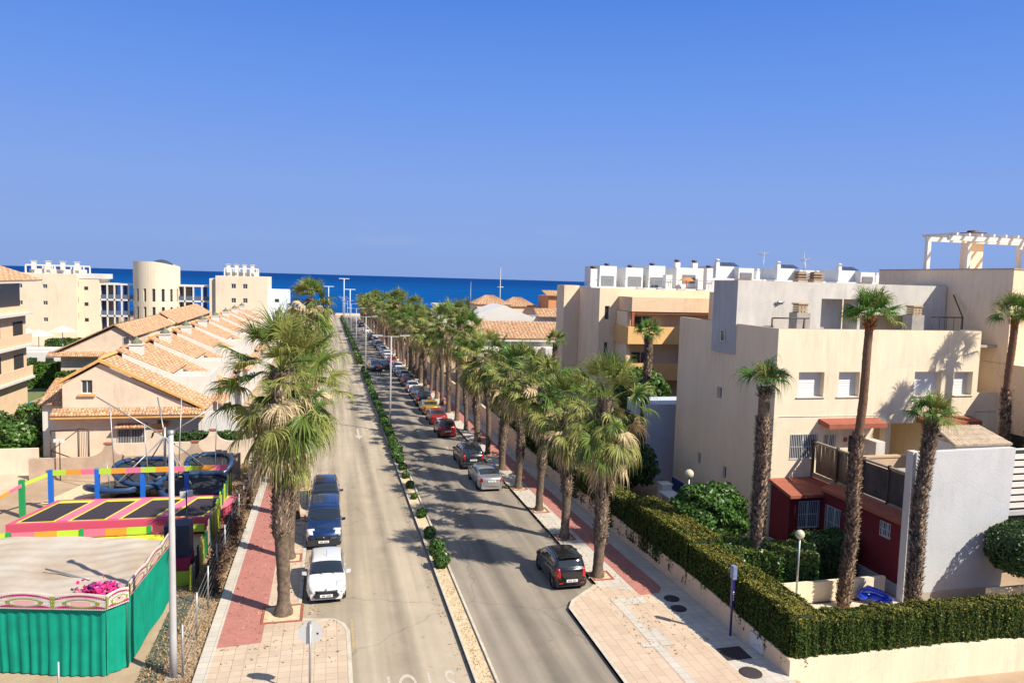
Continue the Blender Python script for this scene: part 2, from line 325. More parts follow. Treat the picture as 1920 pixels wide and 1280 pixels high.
# ------------------------------------------------------------ terrain, sea, roads, pavements
def asphalt(name, rgb, rgb2, bands=()):
    m = mat(name, rgb, .9, spec=.3, var=.2, vscale=.45, rgb2=rgb2); t = m.node_tree; N = t.nodes; L = t.links
    b = N['Principled BSDF']; g = N.new('ShaderNodeNewGeometry')
    n = N.new('ShaderNodeTexNoise'); n.inputs['Scale'].default_value = 60; n.inputs['Detail'].default_value = 2; L.new(g.outputs['Position'], n.inputs[0])
    src = b.inputs['Base Color'].links[0].from_socket
    # tyre-polished bands running along the road
    mp = N.new('ShaderNodeMapping'); mp.inputs['Scale'].default_value = (1.1, .03, 1); L.new(g.outputs['Position'], mp.inputs[0])
    n3 = N.new('ShaderNodeTexNoise'); n3.inputs['Scale'].default_value = 1.3; n3.inputs['Detail'].default_value = 3; L.new(mp.outputs[0], n3.inputs[0])
    r3 = N.new('ShaderNodeMapRange'); r3.inputs[1].default_value = .38; r3.inputs[2].default_value = .62; r3.inputs[3].default_value = .8; r3.inputs[4].default_value = 1.1; L.new(n3.outputs[0], r3.inputs[0])
    r = N.new('ShaderNodeMapRange'); r.inputs[1].default_value = .3; r.inputs[2].default_value = .7; r.inputs[3].default_value = .78; r.inputs[4].default_value = 1.18; L.new(n.outputs[0], r.inputs[0])
    # cracks
    v = N.new('ShaderNodeTexVoronoi'); v.feature = 'DISTANCE_TO_EDGE'; v.inputs['Scale'].default_value = .22
    n4 = N.new('ShaderNodeTexNoise'); n4.inputs['Scale'].default_value = 1.2; n4.inputs['Detail'].default_value = 5; L.new(g.outputs['Position'], n4.inputs[0])
    mxv = N.new('ShaderNodeMix'); mxv.data_type = 'VECTOR'; mxv.inputs[0].default_value = .45; L.new(g.outputs['Position'], mxv.inputs[4]); L.new(n4.outputs['Color'], mxv.inputs[5])
    L.new(mxv.outputs[1], v.inputs[0])
    rv = N.new('ShaderNodeMapRange'); rv.inputs[1].default_value = 0.0; rv.inputs[2].default_value = .005; rv.inputs[3].default_value = .74; rv.inputs[4].default_value = 1.0; L.new(v.outputs['Distance'], rv.inputs[0])
    sxx = N.new('ShaderNodeSeparateXYZ'); L.new(g.outputs['Position'], sxx.inputs[0]); prev = r3.outputs[0]
    for xc, wd, amt in bands:    # oil darkened middle of the lane, broken up by noise
        q1 = N.new('ShaderNodeMath'); q1.operation = 'SUBTRACT'; q1.inputs[1].default_value = xc; L.new(sxx.outputs[0], q1.inputs[0])
        q2 = N.new('ShaderNodeMath'); q2.operation = 'ABSOLUTE'; L.new(q1.outputs[0], q2.inputs[0])
        q3 = N.new('ShaderNodeMapRange'); q3.interpolation_type = 'SMOOTHSTEP'; q3.inputs[1].default_value = 0; q3.inputs[2].default_value = wd; q3.inputs[3].default_value = amt; q3.inputs[4].default_value = 0; L.new(q2.outputs[0], q3.inputs[0])
        q4 = N.new('ShaderNodeMath'); q4.operation = 'MULTIPLY'; L.new(q3.outputs[0], q4.inputs[0]); L.new(n4.outputs[0], q4.inputs[1])
        q5 = N.new('ShaderNodeMath'); q5.operation = 'SUBTRACT'; L.new(prev, q5.inputs[0]); L.new(q4.outputs[0], q5.inputs[1]); prev = q5.outputs[0]
    ns = N.new('ShaderNodeTexNoise'); ns.inputs['Scale'].default_value = 2.2; ns.inputs['Detail'].default_value = 2; L.new(g.outputs['Position'], ns.inputs[0])
    rs = N.new('ShaderNodeMapRange'); rs.inputs[1].default_value = .68; rs.inputs[2].default_value = .76; rs.inputs[3].default_value = 1; rs.inputs[4].default_value = .72; L.new(ns.outputs[0], rs.inputs[0])
    ms = N.new('ShaderNodeMath'); ms.operation = 'MULTIPLY'; L.new(prev, ms.inputs[0]); L.new(rs.outputs[0], ms.inputs[1]); prev = ms.outputs[0]
    m1 = N.new('ShaderNodeMath'); m1.operation = 'MULTIPLY'; L.new(r.outputs[0], m1.inputs[0]); L.new(prev, m1.inputs[1])
    m2 = N.new('ShaderNodeMath'); m2.operation = 'MULTIPLY'; L.new(m1.outputs[0], m2.inputs[0]); L.new(rv.outputs[0], m2.inputs[1])
    hs = N.new('ShaderNodeHueSaturation'); L.new(src, hs.inputs['Color']); L.new(m2.outputs[0], hs.inputs['Value']); L.new(hs.outputs[0], b.inputs['Base Color'])
    bp = N.new('ShaderNodeBump'); bp.inputs['Strength'].default_value = .5; bp.inputs['Distance'].default_value = .01; L.new(n.outputs[0], bp.inputs['Height']); L.new(bp.outputs[0], b.inputs['Normal'])
    return m
ASPH = asphalt('sun bleached asphalt', (.44, .365, .27), (.37, .305, .22), bands=((2.75, .55, .42), (1.3, .3, .12), (4.1, .3, .12)))
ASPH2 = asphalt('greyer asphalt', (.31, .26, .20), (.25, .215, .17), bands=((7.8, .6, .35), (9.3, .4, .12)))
DIRT = mat('dry earth', (.36, .25, .16), .95, spec=.2, var=.4, vscale=.7, bump=.8, bscale=12, rgb2=(.46, .35, .24))
PAVE = brick_mat('pink beige paving tiles', (.52, .40, .285), (.58, .46, .335), (.33, .25, .18), .4, .4, .010, offset=0, dirt=.3)
PAVEL = brick_mat('pale paving tiles', (.52, .47, .39), (.58, .52, .44), (.32, .28, .24), .4, .4, .010, offset=0, dirt=.3)
PAVER = brick_mat('red pink path blocks', (.42, .17, .135), (.48, .205, .165), (.30, .12, .10), .2, .1, .006, offset=.5, dirt=.25)
PAVEBIG = brick_mat('large pink beige slabs', (.53, .395, .28), (.59, .455, .33), (.33, .25, .18), .8, .4, .010, offset=.5, dirt=.25, rot=radians(90))
def strip(name, pts, mt, lift, kind='structure', z=gz):
    m = MB(); m.poly([(x, y, z(y) + lift) for x, y in pts]); o = m.build(name, mt); setp(o, kind=kind); return o
# ground with a slope down to the shore
gm = MB(); ys = [-80, 0, 60, 120, 200, 280, 338, 345, 356]; zs = [gz(y) - .03 for y in ys[:7]] + [-6.6, -11]
for i in range(len(ys) - 1):
    xs = [-600, 16.2, 17.0, 24, 60, 600] if ys[i + 1] <= 60 else [-600, 600]
    for a, b in zip(xs, xs[1:]):
        da = -.55 if (17.0 <= a <= 60) else 0; db = -.55 if (17.0 <= b <= 60) else 0
        gm.quad((a, ys[i], zs[i] + da), (b, ys[i], zs[i] + db), (b, ys[i + 1], zs[i + 1] + db), (a, ys[i + 1], zs[i + 1] + da))
setp(gm.build('ground', DIRT), kind='structure')
sea_m = mat('deep blue sea water', (.002, .06, .24), .8, spec=.02)
t = sea_m.node_tree; N = t.nodes; L = t.links; b = N['Principled BSDF']
g = N.new('ShaderNodeNewGeometry'); mp = N.new('ShaderNodeMapping'); mp.inputs['Scale'].default_value = (.006, .03, 1); L.new(g.outputs['Position'], mp.inputs[0])
n = N.new('ShaderNodeTexNoise'); n.inputs['Scale'].default_value = 1; n.inputs['Detail'].default_value = 8; n.inputs['Roughness'].default_value = .7; L.new(mp.outputs[0], n.inputs[0])
sx = N.new('ShaderNodeSeparateXYZ'); L.new(g.outputs['Position'], sx.inputs[0])
rr = N.new('ShaderNodeMapRange'); rr.inputs[1].default_value = 350; rr.inputs[2].default_value = 3500; L.new(sx.outputs[1], rr.inputs[0])
cr = N.new('ShaderNodeMix'); cr.data_type = 'RGBA'; cr.inputs[6].default_value = (.002, .075, .26, 1); cr.inputs[7].default_value = (.0016, .042, .175, 1); L.new(rr.outputs[0], cr.inputs[0])
hs = N.new('ShaderNodeHueSaturation'); r2 = N.new('ShaderNodeMapRange'); r2.inputs[1].default_value = .35; r2.inputs[2].default_value = .65; r2.inputs[3].default_value = .8; r2.inputs[4].default_value = 1.22
L.new(n.outputs[0], r2.inputs[0]); L.new(r2.outputs[0], hs.inputs['Value']); L.new(cr.outputs[2], hs.inputs['Color']); L.new(hs.outputs[0], b.inputs['Base Color'])
mp2 = N.new('ShaderNodeMapping'); mp2.inputs['Scale'].default_value = (.12, .4, 1); L.new(g.outputs['Position'], mp2.inputs[0])
n2 = N.new('ShaderNodeTexNoise'); n2.inputs['Scale'].default_value = 1; n2.inputs['Detail'].default_value = 6; L.new(mp2.outputs[0], n2.inputs[0])
bp = N.new('ShaderNodeBump'); bp.inputs['Strength'].default_value = .6; bp.inputs['Distance'].default_value = .6; L.new(n2.outputs[0], bp.inputs['Height']); L.new(bp.outputs[0], b.inputs['Normal'])
sm = MB(); sm.quad((-60000, 342, -9.6), (60000, 342, -9.6), (60000, 90000, -9.6), (-60000, 90000, -9.6)); setp(sm.build('sea', sea_m), kind='structure')
# roads (kerbs are real 0.12 m steps)
Y0, Y1 = -10, 322
strip('road', [(-1.0, Y0), (4.95, Y0), (4.95, Y1), (-1.0, Y1)], ASPH, 0.0)
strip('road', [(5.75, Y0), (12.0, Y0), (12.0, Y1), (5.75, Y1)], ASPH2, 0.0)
strip('road', [(4.95, 120), (5.75, 120), (5.75, 126), (4.95, 126)], ASPH, 0.004)
strip('road', [(-40, Y1), (60, Y1), (60, 334), (-40, 334)], ASPH, 0.0)
PV = .12
def slab(name, pts, mt, top=PV, kerb=None):
    m = MB(); n = len(pts)
    m.poly([(x, y, gz(y) + top) for x, y in pts])
    for i in range(n):
        (xa, ya), (xb, yb) = pts[i], pts[(i + 1) % n]
        m.quad((xa, ya, gz(ya) - .1), (xb, yb, gz(yb) - .1), (xb, yb, gz(yb) + top), (xa, ya, gz(ya) + top))
    return setp(m.build(name, mt), kind='structure')
def kerbline(pts, wd=.15, top=PV + .012):
    m = MB()
    for (xa, ya), (xb, yb) in zip(pts, pts[1:]):
        d = Vector((xb - xa, yb - ya)).normalized(); nx, ny = -d.y * wd, d.x * wd
        m.prism([(xa, ya, gz(ya) - .05), (xb, yb, gz(yb) - .05), (xb, yb, gz(yb) + top), (xa, ya, gz(ya) + top)], (nx, ny, 0))
    return setp(m.build('kerb', KERB), kind='structure')
# left pavement: bulge near the crossing, then parking bay
slab('pavement', [(-4.35, Y0), (.9, Y0), (.9, 28.3), (.72, 29.0), (.3, 29.5), (-1.0, 29.75), (-1.0, Y1), (-4.35, Y1)], PAVE)
kerbline([(.9, Y0), (.9, 28.3), (.72, 29.0), (.3, 29.5), (-1.0, 29.75), (-1.0, Y1)])
strip('pavement', [(-4.35, Y0), (-3.9, Y0), (-3.9, Y1), (-4.35, Y1)], PAVEL, PV + .004)
strip('pavement', [(-3.9, 27.8), (-2.35, 27.95), (-2.35, Y1), (-3.9, Y1)], PAVER, PV + .004)
# right pavement
def wx(y): return 15.85 - .0215 * (y - 21.8)
slab('pavement', [(9.95, Y0), (wx(Y0), Y0), (wx(60), 60), (wx(60), Y1), (12.0, Y1), (12.0, 30.9), (11.6, 30.6), (10.3, 29.4), (9.95, 28.7)], PAVEL)
kerbline([(12.0, Y1), (12.0, 30.9), (11.6, 30.6), (10.3, 29.4), (9.95, 28.7), (9.95, Y0)])
strip('pavement', [(10.12, Y0), (14.0, Y0), (14.35, 20), (14.0, 29.5), (12.2, 30.6), (11.65, 30.4), (10.4, 29.3), (10.12, 28.7)], PAVEBIG, PV + .004)
strip('pavement', [(13.5, 29.35), (14.45, 29.45), (14.8, 30.0), (14.55, 38), (14.1, 60), (14.0, Y1), (13.05, Y1), (13.05, 60), (13.35, 36)], PAVER, PV + .008)
for i, (xa, xb, ya, yb) in enumerate([(12.05, 12.45, -5, 29.0), (12.45, 12.85, 24.8, 26.2), (11.65, 12.05, 24.8, 25.2), (12.0, 13.5, 28.5, 29.2)]):
    strip('pavement', [(xa, ya), (xb, ya), (xb, yb), (xa, yb)], PAVEL, PV + .012 + .004 * (i > 0))
# median island
MEDTOP = mat('dry sandy soil with litter', (.66, .54, .36), .95, spec=.2, var=.5, vscale=5, bump=.8, bscale=25, rgb2=(.52, .38, .22))
slab('median', [(4.95, Y0), (5.75, Y0), (5.75, 119.5), (4.95, 119.5)], MEDTOP, .08)
slab('median', [(4.95, 126.5), (5.75, 126.5), (5.75, 318), (4.95, 318)], MEDTOP, .08)
for a, b_ in ((Y0, 119.5), (126.5, 318)):
    kerbline([(4.95, b_), (4.95, a)], .1, .15); kerbline([(5.75, a), (5.75, b_)], .1, .15)
# road paint
PAINT = mat('worn white road paint', (.56, .51, .43), .8, var=.5, vscale=7, rgb2=(.43, .36, .27))
def arrow(x, y, s=-1):
    m = MB(); z = lambda q: gz(q) + .004
    m.poly([(x - .09, y, z(y)), (x + .09, y, z(y)), (x + .09, y + 3.2, z(y + 3.2)), (x - .09, y + 3.2, z(y + 3.2))])
    m.poly([(x, y - 1.6, z(y - 1.6)), (x + .38, y, z(y) ), (x - .38, y, z(y))]); setp(m.build('road_marking', PAINT), kind='structure')
arrow(2.72, 67); arrow(2.72, 150)
def text_mesh(body, size, mt, name, M, parent=None, extrude=0.0):
    c = bpy.data.curves.new(name, 'FONT'); c.body = body; c.size = size; c.extrude = extrude; c.align_x = 'CENTER'; c.align_y = 'CENTER'
    to = bpy.data.objects.new(name, c); COL.objects.link(to); dg = bpy.context.evaluated_depsgraph_get()
    me = bpy.data.meshes.new_from_object(to.evaluated_get(dg)); bpy.data.objects.remove(to); me.transform(M); me.materials.clear(); me.materials.append(mt)
    o = bpy.data.objects.new(name, me); COL.objects.link(o); o.parent = parent; return o
for i, (ch, x) in enumerate((('S', 4.2), ('T', 3.47), ('O', 2.72), ('P', 1.98))):
    M = Matrix.Translation((x, 24.15, gz(24.15) + .005)) @ Matrix.Rotation(pi, 4, 'Z') @ Matrix.Diagonal((.95, 2.5, 1, 1))
    me = text_mesh(ch, .9, PAINT, 'road_marking', M); me.data.transform(Matrix.Shear('XY', 4, (0, 0))) if False else None
    for v in me.data.vertices: v.co.z = gz(v.co.y) + .005
    setp(me, kind='structure')
for y in (60, 66, 72, 78): 
    strip('road_marking', [(9.75, y), (9.85, y), (9.85, y + 1.5), (9.75, y + 1.5)], PAINT, .004)
strip('road_marking', [(.95, 27.0), (1.05, 27.0), (1.05, 29.6), (.95, 29.6)], mat('faded yellow paint', (.50, .38, .2), .85, var=.4, vscale=8), .004)
# garden plots behind the right wall and lawns at the left
LAWN = mat('rough green lawn', (.10, .15, .04), .95, var=.5, vscale=3, bump=.6, bscale=30, rgb2=(.20, .20, .07))
TERRACE = mat('cream terrace floor', (.66, .56, .42), .85, var=.15, vscale=2)
z9 = lambda y: -.9
strip('garden_path', [(17.4, 25.2), (26.0, 25.2), (26.0, 28.3), (17.8, 28.3)], TERRACE, .02, z=lambda y: gz(y) - .54)
strip('lawn', [(-75, 86), (-31.5, 86), (-31.5, 160), (-75, 160)], LAWN, .02)
strip('lawn', [(-30, 58), (-20.5, 58), (-20.5, 84), (-30, 84)], LAWN, .02)
strip('side_road', [(-60, 50), (-19.4, 50), (-19.4, 58), (-60, 58)], mat('sandy side road', (.60, .48, .34), .9, var=.25, vscale=1), .01)
strip('swimming_pool_water', [(-30.5, 84), (-27.2, 84), (-28, 89), (-31.5, 89)], mat('turquoise pool water', (.02, .30, .42), .1, spec=.5), .06)
# ------------------------------------------------------------ palms
FG = mat('green palm frond', (.125, .185, .032), .5, spec=.35, rand=.5, trans=.28)
FG2 = mat('yellow green palm frond', (.27, .285, .075), .5, spec=.35, rand=.35, trans=.3)
FT = mat('dry tan palm frond', (.52, .40, .23), .8, rand=.45, trans=.2)
FGD = mat('bright green palm frond', (.10, .215, .03), .5, spec=.4, rand=.3, trans=.3)
BARK = mat('fibrous palm bark', (.085, .058, .042), .95, spec=.2, var=.5, vscale=7, bump=1.0, bscale=22, rgb2=(.22, .165, .12))
BARKS = mat('smooth brown palm bark', (.12, .065, .04), .9, spec=.2, var=.4, vscale=8, bump=.8, bscale=25, rgb2=(.20, .12, .075))
BOOT = mat('grey brown leaf base stubs', (.19, .135, .095), .95, spec=.2, rand=.85)
BOOTR = mat('rusty leaf base stubs', (.36, .12, .04), .95, spec=.2, rand=.3)
def frond(r, az, el, pet, rad, nseg, droop, wid, apex=(0, 0, 0)):
    """one fan leaf -> vertex array [n*?], quads. Petiole + nseg drooping strips"""
    d = np.array([cos(el) * cos(az), cos(el) * sin(az), sin(el)]); p = np.array(apex, float); g = np.array([0, 0, -1.0])
    V = []; F = []
    side = np.array([-sin(az), cos(az), 0.0]); prev = None
    for i in range(5):
        wdt = .035 - .012 * i / 4
        V += [p - side * wdt, p + side * wdt]
        if i: k = len(V); F.append((k - 4, k - 3, k - 1, k - 2))
        if i < 4:
            d = d + g * droop * .16; d /= np.linalg.norm(d); p = p + d * pet / 4
    hub = p; up = np.cross(side, d); up /= np.linalg.norm(up)
    if up[2] < 0: up = -up
    ro = r.normal(0, .38); side = side * cos(ro) + up * sin(ro); up = np.cross(side, d); up = up if up[2] > 0 else -up; up /= np.linalg.norm(up)
    fold = r.uniform(.1, .45); span = radians(r.uniform(95, 125))
    for s in range(nseg):
        a = (s + .5) / nseg * 2 - 1; fa = a * span + r.normal(0, .035)
        L = rad * (1 - .32 * abs(a) ** 2) * r.uniform(.72, 1.22)
        v = d * cos(fa) + side * sin(fa); v = v + up * (fold * (1 - abs(a))); v /= np.linalg.norm(v)
        q = hub.copy(); wv = -d * sin(fa) + side * cos(fa)
        ws = (.012, .62, .78, .62, .32, .14, .05); n = 7; W = wid * rad
        ds = droop * r.uniform(.6, 1.6)
        for i in range(n):
            hw = W * ws[i]; tw = up * hw * .45 * (1 if s % 2 else -1)
            V += [q - wv * hw - tw, q + wv * hw + tw]
            if i: k = len(V); F.append((k - 4, k - 3, k - 1, k - 2))
            if i < n - 1:
                q = q + v * L / (n - 1)
                v = v + g * ds * (.04, .18, .6, 1.7, 3.2, 4.0)[i] + r.normal(0, .09, 3) * (i > 1); v /= np.linalg.norm(v)
                wv = wv - v * np.dot(wv, v); wv /= (np.linalg.norm(wv) + 1e-9)
    return V, F
def crown_arrays(seed, specs):
    """specs: list of (count, el0, el1, pet, rad, nseg, droop, matindex, zoff0, zoff1)"""
    r = np.random.default_rng(seed); V = []; F = []; MI = []
    for (cnt, e0, e1, pet, rad, nseg, droop, mi, z0, z1) in specs:
        for i in range(cnt):
            az = (i * 2.399 + r.uniform(-.25, .25)); t = (i + .5) / cnt
            el = radians(e0 + (e1 - e0) * t + r.uniform(-9, 9)); z = z0 + (z1 - z0) * t
            v, f = frond(r, az, el, pet * r.uniform(.8, 1.15), rad * r.uniform(.82, 1.12), nseg, droop, .042 * 24 / nseg, (0.1 * cos(az), .1 * sin(az), z))
            k = len(V); V += v; F += [tuple(a + k for a in q) for q in f]; MI += [mi if not isinstance(mi, tuple) else mi[r.integers(len(mi))]] * len(f)
    return np.array(V), np.array(F), np.array(MI)
def trunk_arrays(seed, H, r0, r1, smooth_to=0.0, lean=0.0, stub=1.0, flare=1.5, smooth_from=99, stubtop=0, slim=.85):
    """tapered trunk with leaf-base stubs between the smooth parts"""
    r = np.random.default_rng(seed); n = 16; rows = int(H / .16) + 2; V = []; F = []; MI = []
    ph = r.uniform(0, 6)
    def cx(z): return lean * (z / H) ** 1.5 + .04 * sin(z * 1.1 + ph), .04 * sin(z * .8 + ph * 2)
    def rad(z):
        k = r0 + (r1 - r0) * z / H
        if z < .7: k *= 1 + (flare - 1) * (1 - z / .7) ** 2
        if z > smooth_to and z < smooth_from: k *= 1.0
        else: k *= slim
        return k
    for i in range(rows):
        z = H * i / (rows - 1); x, y = cx(z)
        for j in range(n):
            a = 2 * pi * j / n; k = rad(z) * (1 + r.uniform(-.05, .05) + (.04 if i % 2 else 0)); V.append((x + k * cos(a), y + k * sin(a), z - (.25 if i == 0 else 0)))
    for i in range(rows - 1):
        for j in range(n): F.append((i * n + j, i * n + (j + 1) % n, (i + 1) * n + (j + 1) % n, (i + 1) * n + j)); MI.append(0)
    nt_ = len(F)
    if stub > 0:
        N = int(H * 2 * pi * r0 * 46 * stub)
        for i in range(N):
            z = H * (i + r.uniform(0, 1)) / N
            if z < smooth_to or z > smooth_from: 
                if z < H - .5: continue
            a = i * 2.399 + r.uniform(-.3, .3); x, y = cx(z); k = rad(z) * .97
            d = np.array([cos(a), sin(a), 0]); s = np.array([-sin(a), cos(a), 0]); o = np.array([x, y, z]) + d * k
            l = r.uniform(.05, .17) * (1 + .4 * (z > H - .6)); w = r.uniform(.03, .06); u = np.array([0, 0, 1.0])
            lft = r.uniform(.05, .16)
            A = [o - s * w - u * .06, o + s * w - u * .06, o + s * w * .5 + d * l + u * lft, o - s * w * .5 + d * l + u * lft, o + u * .04 - s * w * .7, o + u * .04 + s * w * .7]
            k0 = len(V); V += [tuple(q) for q in A]; mi = 2 if (stubtop and z > H - stubtop) else 1
            F += [(k0, k0 + 1, k0 + 2, k0 + 3), (k0 + 3, k0 + 2, k0 + 5, k0 + 4), (k0, k0 + 3, k0 + 4, k0), (k0 + 1, k0 + 5, k0 + 2, k0 + 1)][:2]; MI += [mi] * 2
    return np.array(V), np.array(F), np.array(MI), cx(H)
def make_palm(name, label, loc, seed, H, r0, r1, specs, group=None, mats=(None,), skirt=None, scale=1.0, **kw):
    t = thing(name, label, 'palm tree', loc, group)
    V, F, MI, top = trunk_arrays(seed, H, r0, r1, **kw)
    o = npmesh('trunk', V, F, [kw.get('bark', BARK) if False else mats[0] or BARK, BOOT, BOOTR], t, (0, 0, 0), MI, True); WL[o.name] = Vector(loc)
    V, F, MI = crown_arrays(seed + 5, specs); V = V * scale + np.array([top[0], top[1], H])
    npmesh('crown', V, F, [FG, FG2, FT, FGD], t, (0, 0, 0), MI)
    if skirt:
        V, F, MI = crown_arrays(seed + 9, skirt); V = V * scale + np.array([top[0], top[1], H])
        npmesh('dead_frond_skirt', V, F, [FG, FG2, FT, FGD], t, (0, 0, 0), MI)
    return t
# (count, el0, el1, petiole, blade radius, segments, droop, material, z offsets)
def full(k=1.0, nseg=34, m=(0, 1, 1)):
    return [(int(9 * k), 84, 55, 1.25, 1.1, nseg, .28, (0, 0, 1), .1, .1), (int(15 * k), 55, 8, 1.4, 1.2, nseg, .55, (0, 1, 1, 3), .05, -.25), (int(16 * k), 5, -45, 1.35, 1.2, nseg, .9, m + (2,), -.25, -.9), (int(15 * k), 0, -55, .6, 1.1, 22, 1.1, (0, 1, 2, 0), -.3, -1.3)]
def skirt(k=1.0, nseg=18): return [(int(22 * k), -34, -62, 1.05, 1.3, nseg, .9, (2, 1, 2), -.5, -1.1), (int(20 * k), -62, -82, .75, 1.2, nseg, .5, 2, -.9, -1.9)]
LP = 'fan palms lining the left pavement'; RP = 'fan palms lining the right pavement'
z = gz(30.3)
main_palm = make_palm('fan_palm', 'large shaggy fan palm beside the white hatchback, nearest on the left pavement', (-1.72, 30.3, z + .1), 3, 9.95, .29, .46,
    [(14, 86, 50, 1.35, 1.45, 50, .32, (0, 1, 1), .1, .1), (18, 50, 10, 1.75, 1.5, 50, .65, (0, 1, 1), .05, -.4), (20, 8, -34, 1.8, 1.55, 46, 1.1, (1, 0, 1, 1, 2), -.3, -1.1), (12, -10, -50, .9, 1.3, 40, 1.2, (0, 2, 2), -.5, -1.5), (17, -30, -60, 1.45, 1.55, 40, 1.5, (1, 0, 1, 2, 2), -1.1, -2.5)],
    group=LP, skirt=[(12, -40, -66, 1.1, 1.2, 22, .7, (2, 2, 1), -1.2, -2.0), (22, -64, -84, .7, 1.1, 20, .6, 2, -1.7, -3.3)], smooth_to=3.3, flare=1.9, stub=1.4, slim=.80)
right_first = make_palm('fan_palm', 'big shaggy fan palm beside the black hatchback, nearest on the right pavement', (12.42, 31.75, gz(31.7) + .1), 21, 8.5, .27, .36,
    full(1.05, 36) + [(12, -30, -60, 1.5, 1.35, 30, .9, (1, 0, 1, 2), -.6, -1.6)], group=RP, skirt=[(14, -35, -62, 1.3, 1.2, 22, .8, (2, 2, 1), -.7, -1.5), (20, -60, -82, .8, 1.1, 20, .6, 2, -1.2, -3.2)], smooth_to=1.6, flare=1.5)
protoA = make_palm('fan_palm', 'x', (12.55, 37.3, gz(37.3) + .1), 31, 7.1, .26, .32, full(.9, 26), group=RP, skirt=skirt(1.0, 16), smooth_to=2.4)
protoB = make_palm('fan_palm', 'x', (12.56, 42.2, gz(42.2) + .1), 43, 7.6, .24, .30, full(.8, 26), group=RP, skirt=skirt(.6, 16), smooth_to=2.6)
protoC = make_palm('fan_palm', 'x', (12.56, 47.3, gz(47.3) + .1), 57, 8.0, .25, .29, full(1.0, 24), group=RP, skirt=skirt(1.3, 16), smooth_to=2.0)
def plainlab(i, side): 
    return 'fan palm on the %s pavement, %s in its row from the camera' % (side, ordn(i))
protoA['label'] = plainlab(1, 'right'); protoB['label'] = plainlab(2, 'right'); protoC['label'] = plainlab(3, 'right')
protoD = make_palm('fan_palm', 'x', (12.6, 52.6, gz(52.6) + .1), 67, 7.4, .27, .38, full(.65, 22) + [(8, -10, -50, 1.4, 1.3, 16, 1.2, (2, 2, 1), -.5, -1.5)], group=RP, skirt=skirt(1.9, 16), smooth_to=1.5, lean=.35)
protoE = make_palm('fan_palm', 'x', (12.6, 57.5, gz(57.5) + .1), 77, 8.2, .22, .26, full(.55, 28), group=RP, skirt=skirt(.35, 14), smooth_to=4.0, lean=-.3)
protoD['label'] = plainlab(4, 'right'); protoE['label'] = plainlab(5, 'right')
protos = [protoA, protoB, protoC, protoD, protoE]
ysr = [62.6, 67.9]
while ysr[-1] < 300: ysr.append(ysr[-1] + random.uniform(4.7, 5.5))
hsc = {0: 1.0, 1: .92, 2: 1.05, 3: 1.14}
for i, y in enumerate(ysr):
    p = dup(protos[(i * 2 + (i // 3)) % 5]); p.location = (12.6 + random.uniform(-.12, .12), y, gz(y) + .1)
    s = {0: 1.05, 1: 1.16}.get(i, random.uniform(.92, 1.26)); 
    if 105 < y < 125: s = 1.15
    if y > 240: s = random.uniform(.8, 1.05)
    p.rotation_euler.z = random.uniform(0, 6.28); q_ = random.uniform(.85, 1.2); p.scale = (q_, q_, s); p.rotation_euler.x = random.uniform(-.03, .03); p.rotation_euler.y = random.uniform(-.03, .03); p['label'] = plainlab(i + 6, 'right'); p['group'] = RP
tallr = dup(protoC); tallr.location = (12.9, 141.5, gz(141)); tallr.scale = (1.3, 1.3, 1.32); tallr['label'] = 'tall fan palm rising highest in the far part of the right palm row'; tallr['group'] = 'garden palms behind the right wall'
for i, (y, s, lab) in enumerate(((36.6, .95, 0), (43.0, 1.02, 0), (49.6, 1.0, 0), (56.4, 1.05, 0), (64, 1.05, 0))):
    p = dup(protos[(i + 1) % 5]); p.location = (-1.7, y, gz(y) + .1); p.scale = (.95, .95, s); p.rotation_euler.z = i * 1.3; p['label'] = plainlab(i + 1, 'left'); p['group'] = LP
far_palm = make_palm('fan_palm', 'dark shaggy fan palm with heavy brown skirt, behind the nearest left palm crown', (-1.75, 75, gz(75) + .1), 91, 12.0, .32, .42,
    [(16, 85, 30, 1.1, 1.4, 26, .5, (0, 1, 0), .1, 0), (26, 30, -35, 1.5, 1.5, 26, .9, (0, 0, 1, 2), -.1, -.8)], group=LP, skirt=[(40, -5, -50, 1.9, 1.6, 20, 1.0, (2, 0, 0, 1), -.3, -1.6), (36, -45, -75, 1.9, 1.5, 18, .9, (2, 0, 0), -1.3, -3.4)], smooth_to=3)
# second line behind the right wall
GP = 'garden palms behind the right wall'
for i, (x, y, s, lab) in enumerate(((16.6, 45.5, .78, 'full garden palm just behind the right wall, nearest to the pavement hedge'), (17.2, 52, .76, 'full garden palm behind the right wall beside the shaded white wall'), (17.5, 60, .72, 'full garden palm behind the right wall before the balcony building'), (17.0, 76, .85, 'full garden palm behind the right wall beside the tiled white house'),
        (17.5, 92, .95, 'second full garden palm beside the tiled white house'), (18, 112, 1.1, 'tall garden palm before the far white house'), (16, 140, 1.2, 'garden palm behind the wall beyond the crossing'), (16, 165, 1.25, 'garden palm far down behind the right wall'))):
    p = dup(protos[(i + 1) % 5]); p.location = (x, y, gz(y)); p.scale = (1, 1, s); p.rotation_euler.z = i * 2.1; p['label'] = lab; p['group'] = GP
